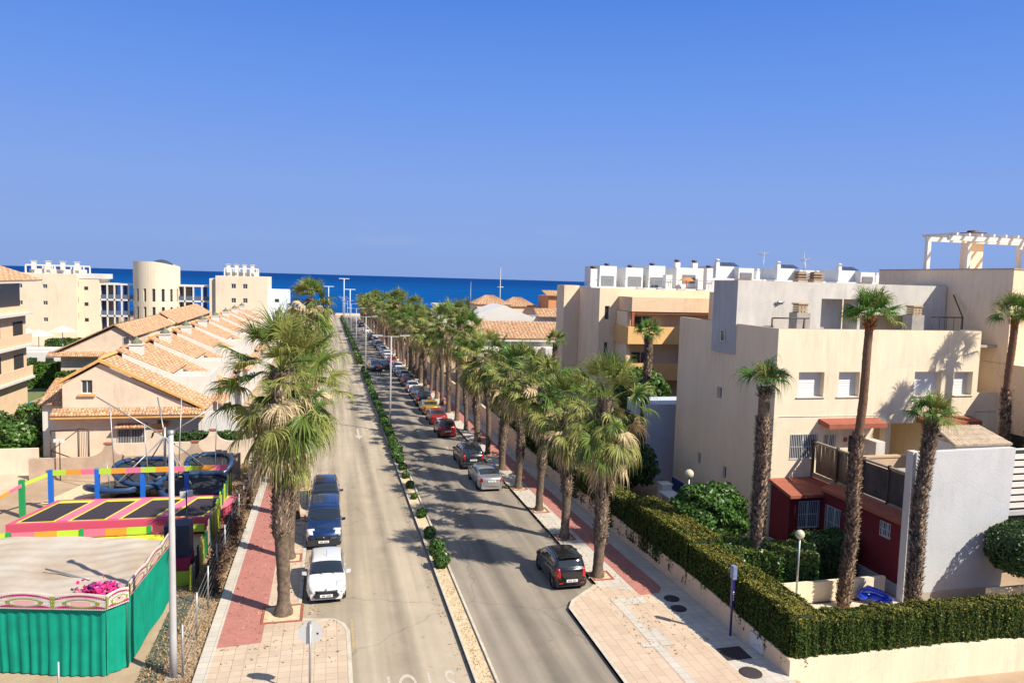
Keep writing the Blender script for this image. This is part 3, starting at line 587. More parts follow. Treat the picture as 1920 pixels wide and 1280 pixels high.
# pruned garden palms with small tops
def small(k, m=3, rad=.95, pet=.75, droop=.42, nseg=30): return [(int(7 * k), 85, 55, pet, rad, nseg, droop * .6, (m, 1), .1, .15), (int(9 * k), 56, 16, pet * 1.1, rad, nseg, droop * 1.2, (m, m, 1), .12, .02)]
SG = 'pruned palms in the right gardens'
make_palm('fan_palm', 'short pruned palm with two drooping fronds before the beige house side wall', (20.0, 30.6, -.95), 111, 9.75, .30, .31, [(6, 86, 66, .45, 1.25, 46, 1.2, (3, 3, 1), .15, .15), (4, 60, 42, .75, 1.3, 48, 1.5, (3, 1, 3), .15, .1)], group=SG, smooth_to=2.5, stub=2.2, flare=1.1, smooth_from=8.3)
make_palm('fan_palm', 'tallest pruned palm with smooth brown upper trunk before the beige facade', (22.9, 27.9, -.95), 123, 13.2, .27, .19, small(1.7, 3, 1.0, .62, .7, 40), group=SG, smooth_to=.2, stub=1.9, flare=1.2, smooth_from=8.0, lean=.35, stubtop=.9, mats=(BARKS,))
make_palm('fan_palm', 'shaggy trunked pruned palm before the white party wall', (25.6, 26.9, -.95), 137, 8.9, .27, .25, small(1.25, 3, .95, .45, .8, 40), group=SG, smooth_to=.1, stub=2.3, flare=1.15, lean=.3)
make_palm('fan_palm', 'pruned palm at the right edge of the view with rusty stubs', (38.0, 34.1, -.95), 149, 13.2, .25, .22, small(1.2, 3, 1.05, .6, .9, 38), group=SG, smooth_to=.1, stub=1.6, flare=1.1, smooth_from=9.0, stubtop=1.2, mats=(BARKS,))
make_palm('fan_palm', 'pruned palm just outside the right edge whose shadow falls on the facade', (37.0, 31.6, -.95), 159, 13.3, .25, .22, small(1.2, 3, 1.05, .6, .9, 38), group=SG, smooth_to=.1, stub=1.2, flare=1.1)
make_palm('fan_palm', 'small pruned palm between the palm row and the white tiled house', (18.9, 60.5, gz(60)), 151, 9.0, .2, .18, small(1.0, 0, .85, .5, .7, 26), group=SG, smooth_to=.1, stub=.8)
make_palm('fan_palm', 'pruned palm before the orange balconies with dark stubby trunk', (23.2, 51, gz(51)), 163, 10.4, .3, .27, small(1.1, 3, 1.0, .5, .8, 30), group=SG, smooth_to=.1, stub=1.6, flare=1.2)
# small palms before the round tower
SP = small(1.3, 0, 1.5, 1.2, .3, 20)
hp = make_palm('date_palm', 'small palm standing left before the round tower', (-31.0, 126, gz(126)), 171, 4.6, .3, .28, SP, group='palms before the round tower', stub=.5)
h2 = dup(hp); h2.location = (-27.2, 130, gz(130)); h2.rotation_euler.z = 2; h2['label'] = 'small palm standing centrally before the round tower'
# ------------------------------------------------------------ hedges, bushes
HEDGE = mat('clipped hedge leaves', (.058, .098, .016), .7, spec=.2, rand=.6, trans=.2, var=.45, vscale=1.6)
HEDGEY = mat('yellowish hedge tips', (.23, .20, .035), .65, spec=.3, rand=.4, trans=.25)  # scattered mostly over hedge tops and upper edges
HEDGEG = mat('fresh green hedge leaves', (.075, .155, .02), .6, spec=.3, rand=.5, trans=.25)
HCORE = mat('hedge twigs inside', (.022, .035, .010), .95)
BUSH = mat('glossy bush leaves', (.07, .15, .025), .4, spec=.5, rand=.5, trans=.25)
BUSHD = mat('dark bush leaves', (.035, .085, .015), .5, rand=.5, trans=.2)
def leaf_cloud(P, Nn, size, r, jit=.6, elong=1.6):
    n = len(P); A = Nn + r.normal(0, jit, (n, 3)); A /= np.linalg.norm(A, axis=1)[:, None]
    B = np.cross(A, r.normal(0, 1, (n, 3))); B /= np.linalg.norm(B, axis=1)[:, None]; Cc = np.cross(A, B)
    s = size * r.uniform(.6, 1.3, n)[:, None]
    V = np.stack([P - B * s * elong / 2, P + Cc * s / 2, P + B * s * elong / 2, P - Cc * s / 2], 1).reshape(-1, 3)
    return V, np.arange(4 * n).reshape(-1, 4)
def lump(x, y, z, s=1.0): return (np.sin(x * 2.1 * s + y * 1.3) + np.sin(y * 2.7 * s + z * 1.9) + np.sin(z * 2.3 * s + x * 1.7 * s)) / 3
def hedge(name, label, path, width, h, z0f, dens=420, size=.085, group=None, amp=.09, mats=None, cat='hedge', topyellow=.55, gaps=0):
    """clipped hedge along a path of (x, y); h may be a function of distance"""
    r = np.random.default_rng(abs(hash(label)) % 1000 if False else len(label) * 7 + int(abs(path[0][0]) * 10))
    V = []; F = []; MI = []; k = 0; core = MB(); d0 = 0
    o = (path[0][0], path[0][1], z0f(path[0][1]))
    for (xa, ya), (xb, yb) in zip(path, path[1:]):
        L_ = math.hypot(xb - xa, yb - ya); ux, uy = (xb - xa) / L_, (yb - ya) / L_; nx, ny = -uy, ux
        n = int((2 * h * L_ + width * L_ + 2 * h * width) * dens); t = r.uniform(0, 1, n); 
        face = r.choice(5, n, p=np.array([h * L_, h * L_, width * L_, h * width, h * width]) / (2 * h * L_ + width * L_ + 2 * h * width))
        v = r.uniform(0, 1, n)
        u = np.where(face < 3, t * L_, np.where(face == 3, 0, L_)); w_ = np.where(face == 0, -width / 2, np.where(face == 1, width / 2, (np.where(face == 2, v, t) - .5) * width)); zz = np.where(face == 2, h, v * h)
        X = xa + ux * u + nx * w_; Y = ya + uy * u + ny * w_; Z = np.array([z0f(q) for q in Y]) + zz
        nrm = np.zeros((n, 3)); nrm[face == 0] = (-nx, -ny, 0); nrm[face == 1] = (nx, ny, 0); nrm[face == 2] = (0, 0, 1); nrm[face == 3] = (-ux, -uy, 0); nrm[face == 4] = (ux, uy, 0)
        off = amp * lump(X, Y, Z * .5, 1.6) + amp * .7 * lump(X, Y, Z * .12, 7) + amp * .35 * lump(X, Y, Z * .1, 17) + r.normal(0, .03, n) - .02 - .12 * (lump(X * 1.7 + 3, Y * 1.7, Z * .4, 3.1) > .62)
        # round the top edges
        edge = np.clip((zz / h - .93) / .07, 0, 1) * (face != 2); off -= edge * .05
        P = np.stack([X, Y, Z], 1) + nrm * off[:, None]
        a, f = leaf_cloud(P, nrm, size, r); V.append(a); F.append(f + k); k += len(a)
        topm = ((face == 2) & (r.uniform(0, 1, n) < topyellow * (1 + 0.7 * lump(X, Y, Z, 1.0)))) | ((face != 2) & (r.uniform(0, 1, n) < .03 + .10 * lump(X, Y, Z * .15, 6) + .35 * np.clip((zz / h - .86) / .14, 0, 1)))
        MI.append(topm.astype(int))
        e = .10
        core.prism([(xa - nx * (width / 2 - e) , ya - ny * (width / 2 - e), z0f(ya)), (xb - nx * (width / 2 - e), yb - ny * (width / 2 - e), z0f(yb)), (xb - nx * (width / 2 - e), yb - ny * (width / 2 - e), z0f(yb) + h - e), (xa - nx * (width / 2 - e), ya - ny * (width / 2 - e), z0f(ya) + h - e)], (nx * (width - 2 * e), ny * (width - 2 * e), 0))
    t = thing(name, label, cat, o, group)
    npmesh('foliage', np.concatenate(V), np.concatenate(F), mats or [HEDGE, HEDGEY], t, o, np.concatenate(MI)); core.build('inner_branches', HCORE, t); return t
def bush(name, label, c, rx, ry, rz, n=3000, size=.12, m=None, group=None, cat='bush', trunk=True, zc=None, amp=.18, power=2.0):
    r = np.random.default_rng(int(abs(c[0] * 31 + c[1] * 7)) + n); zc = rz if zc is None else zc
    d = r.normal(0, 1, (n, 3)); d /= np.linalg.norm(d, axis=1)[:, None]
    if power != 2.0: d = np.sign(d) * np.abs(d) ** (2 / power); d /= (np.abs(d) ** power).sum(1)[:, None] ** (1 / power)
    rad = (1 - np.abs(r.normal(0, .10, n))) * (1 + amp * lump(d[:, 0] * 3 + c[0], d[:, 1] * 3 + c[1], d[:, 2] * 3, 1.2) + amp * .5 * lump(d[:, 0] * 8, d[:, 1] * 8, d[:, 2] * 8, 1))
    P = d * rad[:, None] * np.array([rx, ry, rz]) + np.array([c[0], c[1], c[2] + zc]); a, f = leaf_cloud(P, d, size, r, .7)
    t = thing(name, label, cat, c, group); npmesh('foliage', a, f, m or BUSH, t, c)
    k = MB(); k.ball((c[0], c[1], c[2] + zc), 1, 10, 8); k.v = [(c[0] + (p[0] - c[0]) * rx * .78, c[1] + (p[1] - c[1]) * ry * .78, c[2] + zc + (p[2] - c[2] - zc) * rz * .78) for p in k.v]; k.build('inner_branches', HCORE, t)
    if trunk:
        k = MB(); k.tube([(c[0], c[1], c[2] - .05), (c[0] + .03, c[1], c[2] + zc * .8)], [.07, .04], 6); k.build('trunk', BARK, t)
    return t
# ------------------------------------------------------------ vehicles
CGLASS = mat('car glass', (.015, .02, .026), .04, spec=.9, coat=1.0)
HEADL = mat('headlight glass', (.62, .64, .64), .12, spec=.8, coat=1.0)
TAILL = mat('tail light red', (.42, .012, .01), .2, coat=.8)
RIM = mat('alloy rim', (.40, .40, .41), .35, metal=.7)
PLATE = mat('number plate white', (.78, .78, .76), .5)
TRIM = mat('dark plastic trim', (.02, .02, .022), .55)
CHROME = mat('chrome', (.7, .7, .7), .15, metal=1)
def paint(name, rgb, metal=.0, rough=.3): return mat(name, rgb, rough, metal=metal, spec=.5, coat=1.0)
def chaikin(p, k=2):
    for _ in range(k):
        q = [p[0]]
        for a, b in zip(p, p[1:]): q += [(a[0] * .75 + b[0] * .25, a[1] * .75 + b[1] * .25), (a[0] * .25 + b[0] * .75, a[1] * .25 + b[1] * .75)]
        q.append(p[-1]); p = q
    return p
def make_car(name, label, loc, rot, pm, s, group=None, cat='car'):
    """s: dict L W top(list of (y,z) rear->front) belt(list) wh(y rear, y front) rw(range) ws(range) sw(list of ranges)"""
    L_, W = s['L'], s['W'] / 2; tp = chaikin(s['top'], 2)
    # resample on arc length
    P = [np.array(a) for a in tp]; d = [0]
    for a, b in zip(P, P[1:]): d.append(d[-1] + np.linalg.norm(b - a))
    n = int(d[-1] / .055); T_ = np.interp(np.linspace(0, d[-1], n), d, range(len(P)))
    top = [tuple(P[int(t)] * (1 - t % 1) + P[min(int(t) + 1, len(P) - 1)] * (t % 1)) for t in T_]
    bx = [a for a, _ in s['belt']]; bz = [b for _, b in s['belt']]
    wr_, wf = s['wh']; rw = s.get('wheel_r', .31); ra = rw + .055
    tum = s.get('tumble', .36); clr = .2
    def section(y, zt):
        e = min(y, L_ - y); k = .80 + .20 * min(1, max(0, e) / .5) ** .55 if e < .5 else 1.0
        k *= s.get('taper', lambda y: 1)(y)
        w = W * k; zb = min(zt - .012, float(np.interp(y, bx, bz))); cab = max(0, zt - zb - .02)
        wr = w - .03 - cab * tum; nar = .04 * (1 - min(1, cab / .2))
        pts = [(w * .9, clr), (w * .97, clr + .08), (w * .99, clr + .2), (w, (clr + zb) / 2 + .02), (w * .995, zb - .16), (w * .985, zb - .07), (w * .965 - nar, zb)]
        pts = [(x, min(z, zb - .002 * (6 - i))) for i, (x, z) in enumerate(pts)]
        for i in range(1, 6):
            t = i / 5; pts.append((w * .965 - nar - (w * .965 - nar - wr + .01) * t, zb + (zt - .05 * min(1, cab * 4) - zb) * t))
        for i in range(1, 8):
            t = i / 7; pts.append(((wr - .01) * (1 - t), (zt - .05 * min(1, cab * 4)) + .05 * min(1, cab * 4) * (1 - (1 - t) ** 2.2)))
        return pts
    rows = [section(y, z) for y, z in top]; m = len(rows[0]); V = []
    for (y, z), r in zip(top, rows):
        full_ = [(x, zz) for x, zz in r] + [(-x, zz) for x, zz in r[-2::-1]]
        yy = min(max(y, 0), L_)
        for x, zz in full_:
            # curved ends in plan
            bow = .16 * (x / W) ** 2
            yq = yy + bow * max(0, 1 - yy / .5) - bow * max(0, 1 - (L_ - yy) / .5)
            for yw in (wr_, wf):
                dd = math.hypot(yq - yw, zz - rw)
                if abs(x) > W * .75 and abs(dd - ra) < .045 and dd > 0: yq = yw + (yq - yw) * ra / dd; zz = rw + (zz - rw) * ra / dd
            V.append((x, yq, zz))
    mm = 2 * m - 1; parts = {}
    def cls(i, j):
        a, b, c, d_ = V[i * mm + j], V[i * mm + j + 1], V[(i + 1) * mm + j + 1], V[(i + 1) * mm + j]
        x = (a[0] + b[0] + c[0] + d_[0]) / 4; y = (top[i][0] + top[i + 1][0]) / 2; z = (a[2] + b[2] + c[2] + d_[2]) / 4; ya = (a[1] + c[1]) / 2
        jj = j if j < m - 1 else mm - 2 - j
        if abs(x) > W * .72 and jj < 7:
            for yw in (wr_, wf):
                if math.hypot(ya - yw, z - rw) < ra - .01: return None
        if jj in (7, 8, 9) or (jj == 6 and s.get('lowglass')):
            for q0, q1 in s['sw']:
                if q0 < y < q1 and top[i][1] - np.interp(y, bx, bz) > .2: return 'side_window'
        if jj >= 11 - (1 if False else 0):
            if s['ws'][0] < y < s['ws'][1] and abs(x) < W * .86: return 'windscreen'
            if s['rw'] and s['rw'][0] < y < s['rw'][1] and abs(x) < W * .78 and z > s.get('rwz', 0): return 'rear_window'
        for nm, y0, y1, z0, z1, x0, x1 in s['patch']:
            if y0 < y < y1 and z0 < z < z1 and x0 < abs(x) < x1: return nm
        return 'body'
    t = thing(name, label, cat, (0, 0, 0), group)
    for i in range(len(top) - 1):
        for j in range(mm - 1):
            c = cls(i, j)
            if c is None: continue
            if c in ('headlight', 'tail_light', 'side_window'): c = c + ('L' if j < m - 1 else 'R')
            parts.setdefault(c, []).append((i * mm + j, (i + 1) * mm + j, (i + 1) * mm + j + 1, i * mm + j + 1))
    MT = {'body': pm, 'windscreen': CGLASS, 'rear_window': CGLASS, 'side_window': CGLASS, 'headlight': HEADL, 'tail_light': TAILL, 'grille': TRIM, 'bumper_trim': TRIM}
    for k in list(parts):
        fs = parts[k]; base = k.rstrip('LR') if k[-1] in 'LR' else k
        ids = sorted({i for f in fs for i in f}); mp = {i: n_ for n_, i in enumerate(ids)}; b = MB()
        b.add([V[i] for i in ids], [tuple(mp[i] for i in f) for f in fs], True)
        if base == 'body':
            for e, i in ((0, 0), (1, (len(top) - 1) * mm)): b.add([V[i + q] for q in range(mm)], [tuple(range(mm)) if e == 0 else tuple(range(mm))[::-1]], False)
        o = b.build(base, s.get('mats', {}).get(base, MT[base]), t)
        sd = o.modifiers.new('thick', 'SOLIDIFY') if base != 'body' else None
        if sd: sd.thickness = .012; sd.offset = 1 if base in ('headlight', 'tail_light') else 0
    u = MB(); u.box(-W * .86, W * .86, .12, L_ - .12, clr - .03, .42)
    u.box(-W * .80, W * .80, L_ * .25, L_ * .72, .4, .62); u.build('underbody', TRIM, t)
    for yw in (wr_, wf):
        for sd in (-1, 1):
            xo = W * .985 * sd; xi = (W - .20) * sd; k = MB(); nn = 20
            prof = [(rw * .62, xo), (rw * .93, xo), (rw, xo - .03 * sd), (rw, xi)]
            vs = [(x, yw + r_ * cos(2 * pi * q / nn), rw + r_ * sin(2 * pi * q / nn)) for r_, x in prof for q in range(nn)]
            k.add(vs, [(a * nn + q, a * nn + (q + 1) % nn, (a + 1) * nn + (q + 1) % nn, (a + 1) * nn + q) for a in range(3) for q in range(nn)], True)
            w_ = thing('wheel', None, None); w_ = k.build('wheel', BLACK, t) if False else w_
            bpy.data.objects.remove(w_); tyre = k.build('wheel', BLACK, t)
            k = MB(); xr = xo - .035 * sd
            for q in range(7):
                a = 2 * pi * q / 7; ca, sa = cos(a), sin(a); p = lambda r_, of: (xr, yw + r_ * ca - of * sa, rw + r_ * sa + of * ca)
                k.quad(p(.03, -.035), p(rw * .64, -.025), p(rw * .64, .025), p(.03, .035))
            k.add([(xr - .02 * sd, yw + rw * .63 * cos(2 * pi * q / nn), rw + rw * .63 * sin(2 * pi * q / nn)) for q in range(nn)], [tuple(range(nn))]); k.mi[-1] = 1
            k.add([(xr, yw + .07 * cos(2 * pi * q / 10), rw + .07 * sin(2 * pi * q / 10)) for q in range(10)], [tuple(range(10))])
            k.build('rim', [RIM, TRIM], tyre)
            if abs(yw) > 0:
                k = MB(); xm = (W - .22) * sd; k.add([(xm, yw + ra * 1.02 * cos(2 * pi * q / nn), max(.15, rw + ra * 1.02 * sin(2 * pi * q / nn))) for q in range(nn)] + [((W - .03) * sd, yw + ra * 1.02 * cos(2 * pi * q / nn), max(.2, rw + ra * 1.02 * sin(2 * pi * q / nn))) for q in range(nn)],
                      [tuple(range(nn))] + [(q, (q + 1) % nn, nn + (q + 1) % nn, nn + q) for q in range(nn)]); k.build('wheel_arch', TRIM, t)
    ym, zm = s['mirror']
    for sd in (-1, 1):
        k = MB(); xw = W * .93 * sd
        k.beam((xw, ym, zm), (xw + .1 * sd, ym + .01, zm + .03), .05, .03); pr = [(xw + .08 * sd, ym - .05, zm - .03), (xw + .27 * sd, ym - .06, zm - .0), (xw + .27 * sd, ym - .05, zm + .11), (xw + .09 * sd, ym - .04, zm + .12)]
        k.prism(pr, (-.02 * sd, .11, 0)); k.build('wing_mirror', s.get('mirror_mat', pm), t)
    for (y, z, sgn) in s['plates']:
        k = MB(); k.box(-.26, .26, y - .012, y + .012, z - .055, z + .055); o = k.build('number_plate', PLATE, t)
        k = MB(); yy = y + .0135 * sgn
        for i, x in enumerate((-.19, -.14, -.09, -.04, .05, .1, .15)): k.quad((x, yy, z - .032), (x + .03, yy, z - .032), (x + .03, yy, z + .032), (x, yy, z + .032))
        k.build('plate_characters', TRIM, o)
    k = MB()
    for (y0, y1, zc) in s.get('handles', []):
        for sd in (-1, 1): k.box(min(W * .985 * sd, W * 1.012 * sd), max(W * .985 * sd, W * 1.012 * sd), y0, y1, zc - .015, zc + .015)
    if s.get('handles'): k.build('door_handles', s.get('handle_mat', pm), t)
    k = MB()     # door seams as thin dark grooves lying on the side skin
    for y in s.get('seams', []):
        for sd in (-1, 1): k.box(min(W * .99 * sd, W * 1.003 * sd), max(W * .99 * sd, W * 1.003 * sd), y - .006, y + .006, .38, s['belt'][1][1] - .08)
    if s.get('seams'): k.build('door_seams', TRIM, t)
    s.get('extra', lambda t: None)(t)
    t.location = loc; t.rotation_euler = (math.atan(-.013) * (1 if abs(rot) < .5 else -1), 0, rot)
    return t
def wipers(y, z0, dz=.12):
    def f(t):
        k = MB()
        for x in (-.35, .15): k.beam((x, y, z0), (x + .48, y - .16, z0 + dz), .018)
        k.build('wipers', TRIM, t)
    return f
hatch = dict(L=3.62, W=1.66, top=[(0, .5), (.0, .78), (.05, .98), (.16, 1.08), (.42, 1.42), (.75, 1.50), (1.3, 1.52), (1.95, 1.49), (2.25, 1.40), (2.86, 1.0), (3.05, .93), (3.4, .80), (3.58, .66), (3.62, .5)],
    belt=[(0, .86), (.5, .97), (2.6, .90), (3.0, .82), (3.4, .7), (3.62, .55)], wh=(.62, 2.92), rw=(.17, .40), ws=(2.22, 2.80), sw=[(.50, .95), (1.02, 2.42)], wheel_r=.29,
    patch=[('headlight', 3.17, 3.52, .62, .86, .44, .80), ('grille', 3.585, 3.7, .5, .66, 0, .45), ('tail_light', -.1, .14, .74, 1.02, .55, .9)], mirror=(2.45, .93), plates=[(3.645, .47, 1), (-.02, .62, -1)], seams=[1.05, 2.35], handles=[(1.15, 1.32, .84)])
def ka_extra(t):
    k = MB(); k.prism([(-.46, 3.628, .30), (.46, 3.628, .30), (.54, 3.60, .40), (.46, 3.622, .52), (-.46, 3.622, .52), (-.54, 3.60, .40)], (0, .018, 0)); k.build('lower_grille', TRIM, t)
    wipers(2.83, 1.03, .1)(t)
    k = MB(); k.tube([(0, 1.95, 1.5), (0, 1.72, 1.70)], .008, 5); k.build('aerial', TRIM, t)
    k = MB(); k.ball((0, 3.60, .675), .05, 10, 6, .6); k.build('badge', CHROME, t)
hatch['extra'] = ka_extra; hatch['plates'] = [(3.655, .41, 1), (-.02, .62, -1)]
WHITEP = paint('white car paint', (.64, .64, .63)); BLACKP = paint('black car paint', (.010, .011, .014), .3, .25)
white_car = make_car('parked_car', 'small white hatchback facing the camera, first car of the left parking row', (.0, 34.75, gz(34.75)), pi, WHITEP, hatch, 'cars parked on the left side')
picanto = dict(L=3.5, W=1.6, top=[(0, .5), (.0, .84), (.04, .98), (.13, 1.06), (.36, 1.42), (.62, 1.50), (1.3, 1.53), (1.85, 1.50), (2.15, 1.41), (2.75, 1.04), (3.0, .97), (3.3, .84), (3.47, .68), (3.5, .5)],
    belt=[(0, .86), (.5, .98), (2.5, .92), (2.9, .86), (3.3, .7), (3.5, .55)], wh=(.58, 2.86), rw=(.12, .36), ws=(2.12, 2.7), sw=[(.52, 1.18), (1.25, 2.35)], wheel_r=.30,
    patch=[('headlight', 3.1, 3.42, .62, .88, .44, .80), ('tail_light', -.1, .16, .60, 1.02, .50, .9)], mirror=(2.38, .96), plates=[(-.02, .50, -1), (3.53, .42, 1)], seams=[1.22, 2.3], handles=[(1.3, 1.46, .9), (.7, .86, .92)])
def pic_extra(t):
    k = MB(); k.box(-.30, .30, -.025, .0, .40, .60); k.build('plate_recess', TRIM, t)
    k = MB(); k.box(-.55, .55, .20, .46, 1.475, 1.50); k.build('roof_spoiler', BLACKP, t)
    k = MB(); k.beam((-.05, .05, 1.02), (.3, .07, 1.06), .02); k.build('rear_wiper', TRIM, t)
    k = MB()
    for sd in (-1, 1): k.box(sd * .5 - .09, sd * .5 + .09, -.012, .005, .36, .41)
    k.build('reflectors', TAILL, t)
picanto['extra'] = pic_extra
picanto['plates'] = [(-.035, .50, -1), (3.53, .42, 1)]
RG = 'cars parked on the right side'
black_car = make_car('parked_car', 'black hatchback seen from behind, nearest in the right parking row', (10.72, 30.6, gz(30.6)), 0, BLACKP, picanto, RG)
sedan = dict(L=4.5, W=1.76, top=[(0, .45), (.0, .80), (.05, .96), (.35, 1.02), (.62, 1.03), (1.25, 1.36), (1.6, 1.42), (2.1, 1.43), (2.7, 1.38), (3.35, 1.0), (3.6, .95), (4.2, .82), (4.46, .66), (4.5, .45)],
    belt=[(0, .84), (.6, .92), (3.2, .90), (3.6, .84), (4.2, .7), (4.5, .5)], wh=(.95, 3.65), rw=(.66, 1.22), ws=(2.78, 3.28), sw=[(1.0, 1.9), (1.98, 2.95)], wheel_r=.31,
    patch=[('headlight', 4.05, 4.42, .58, .84, .48, .84), ('grille', 4.42, 4.7, .50, .72, 0, .36), ('tail_light', -.1, .12, .66, .92, .56, .95)], mirror=(2.98, .95), plates=[(-.02, .74, -1), (4.53, .45, 1)], seams=[1.94, 3.0], handles=[(2.0, 2.2, .86), (1.05, 1.25, .87)])
SILVER = paint('silver car paint', (.46, .46, .46), .7, .35)
silver_car = make_car('parked_car', 'silver saloon with its boot towards the camera, second in the right parking row', (10.62, 47.0, gz(47)), 0, SILVER, sedan, RG)
suv = dict(L=4.35, W=1.82, top=[(0, .45), (.0, .90), (.05, 1.08), (.14, 1.16), (.42, 1.55), (.7, 1.64), (1.6, 1.68), (2.35, 1.64), (2.65, 1.56), (3.25, 1.12), (3.55, 1.06), (4.1, .94), (4.32, .76), (4.35, .45)],
    belt=[(0, .9), (.5, 1.04), (3.1, 1.0), (3.5, .94), (4.1, .8), (4.35, .55)], wh=(.8, 3.5), rw=(.16, .42), ws=(2.68, 3.18), sw=[(.55, 1.0), (1.08, 1.92), (2.0, 2.85)], wheel_r=.34,
    patch=[('headlight', 3.95, 4.28, .72, .96, .5, .88), ('grille', 4.28, 4.5, .5, .8, 0, .42), ('tail_light', -.1, .16, .8, 1.10, .56, .95), ('bumper_trim', -.1, .1, .2, .55, 0, 1)], mirror=(2.9, 1.06), plates=[(-.02, .74, -1), (4.38, .5, 1)], seams=[1.96, 2.92], handles=[(2.05, 2.25, .96), (1.1, 1.3, .97)])
NAVY = paint('very dark blue car paint', (.010, .014, .035), .4)
def rails(t):
    for sd in (-1, 1):
        k = MB(); k.tube([(sd * .56, .55, 1.64), (sd * .57, .65, 1.71), (sd * .57, 2.2, 1.72), (sd * .56, 2.3, 1.65)], .017, 6); k.build('roof_rail', CHROME, t)
suv['extra'] = rails
dark_suv = make_car('parked_car', 'dark blue estate behind the blue van in the left parking row', (-.12, 48.3, gz(48.3)), pi, NAVY, dict(suv, W=1.76), 'cars parked on the left side'); dark_suv.scale.z = .90
dark_r = make_car('parked_car', 'very dark off-roader parked in front of the silver saloon', (10.55, 53.1, gz(53)), 0, paint('charcoal car paint', (.03, .03, .036), .5), suv, RG)
van = dict(L=4.35, W=1.80, top=[(0, .4), (.0, 1.0), (.02, 1.5), (.08, 1.72), (.3, 1.80), (1.4, 1.83), (2.3, 1.80), (2.62, 1.72), (3.30, 1.16), (3.5, 1.08), (4.0, .96), (4.3, .78), (4.35, .45)],
    belt=[(0, .95), (.5, 1.1), (3.1, 1.06), (3.5, .96), (4.0, .84), (4.35, .58)], wh=(.75, 3.45), rw=None, ws=(2.66, 3.24), sw=[(2.0, 2.92)], wheel_r=.32, tumble=.12,
    patch=[('headlight', 3.9, 4.27, .66, 1.0, .52, .84), ('bumper_trim', 4.30, 4.5, .2, .62, 0, 1)], mirror=(2.95, 1.1), plates=[(4.375, .48, 1), (-.02, .7, -1)], seams=[1.0, 1.95, 2.98], handles=[(2.05, 2.25, 1.0)], mirror_mat=TRIM)
def van_extra(t):
    k = MB()
    for i in range(9):
        x = -.6 + 1.2 * i / 8; k.box(x - .02, x + .02, .35, 2.2, 1.77, 1.845 - .00008)
    k.build('roof_ribs', VANP, t); wipers(3.27, 1.2, .13)(t)
    k = MB(); k.prism([(-.82, 4.345, .24), (.82, 4.345, .24), (.80, 4.30, .52), (-.80, 4.30, .52)], (0, .05, 0)); k.build('bumper', TRIM, t)
    k = MB(); k.box(-.36, .36, 4.33, 4.362, .60, .72); k.build('grille', TRIM, t); k = MB(); k.ball((0, 4.365, .66), .05, 10, 6, .6); k.build('badge', CHROME, t)
VANP = paint('deep blue van paint', (.005, .030, .115), .3)
van['plates'] = [(4.41, .44, 1), (-.02, .7, -1)]; van['extra'] = van_extra
blue_van = make_car('parked_van', 'deep blue panel van facing the camera behind the white hatchback', (-.15, 42.2, gz(42.2)), pi, VANP, van, 'cars parked on the left side', 'van')
# the rest of the right row is copied and repainted
def recolour(c, pm):
    for ch in c.children:
        if ch.name.split('.')[0] in ('body', 'wing_mirror', 'door_handles', 'roof_spoiler'):
            for sl_ in ch.material_slots[:1]: sl_.link = 'OBJECT'; sl_.material = pm
RED = paint('dark red car paint', (.16, .008, .012), .2); RED2 = paint('bright red car paint', (.24, .010, .012)); GOLD = paint('yellow gold car paint', (.40, .25, .03), .3)
GREY = paint('mid grey car paint', (.14, .145, .15), .5)
PAL = {'dark red': RED, 'bright red': RED2, 'yellow gold': GOLD, 'black': BLACKP, 'white': WHITEP, 'silver': SILVER, 'dark blue': NAVY, 'grey': GREY}
seq = [(64.9, 'dark red', 0), (70.9, 'bright red', 1), (76.6, 'yellow gold', 1), (82.3, 'dark blue', 3), (87.6, 'grey', 1), (93.0, 'white', 2), (98.6, 'black', 3), (104.3, 'grey', 2), (109.8, 'silver', 1), (115.5, 'white', 3), (126, 'bright red', 1), (131.5, 'white', 1), (137, 'white', 3), (142.5, 'silver', 1), (148.5, 'white', 2), (154, 'grey', 1), (160, 'dark blue', 3), (166, 'white', 1), (172, 'black', 2), (184, 'dark blue', 3), (190, 'grey', 1), (212, 'white', 2), (219, 'white', 1), (243, 'black', 3), (262, 'grey', 1)]
kinds = {0: (white_car, 'hatchback'), 1: (silver_car, 'saloon'), 2: (black_car, 'hatchback'), 3: (dark_r, 'off-roader')}
for i, (y, cn, k) in enumerate(seq):
    src, kn = kinds[k]; c = dup(src); c.location = (10.6 + random.uniform(-.12, .12), y, gz(y)); c.rotation_euler = (math.atan(-.013), 0, random.uniform(-.02, .02)); recolour(c, PAL[cn])
    c['label'] = '%s %s in the right parking row, %s car from the camera' % (cn, kn, ordn(i + 3)); c['group'] = RG
c = dup(dark_r); c.location = (6.9, 121.5, gz(121)); c.rotation_euler = (0, 0, 3.3); c['label'] = 'dark off-roader facing the camera near the median gap on the right carriageway'; recolour(c, BLACKP); c['group'] = 'cars on the carriageway'
c = dup(silver_car); c.location = (8.9, 120.0, gz(120)); recolour(c, GREY); c.rotation_euler.z = 0; c['label'] = 'grey saloon driving away beside the person in orange'; c['group'] = 'cars on the carriageway'
# ------------------------------------------------------------ right side: walls, hedges, beige house
def wall_obj(name, label, segs, mt, base, cat='wall', group=None, cap=None):
    t = thing(name, label, cat, base, group); segs(t); return t
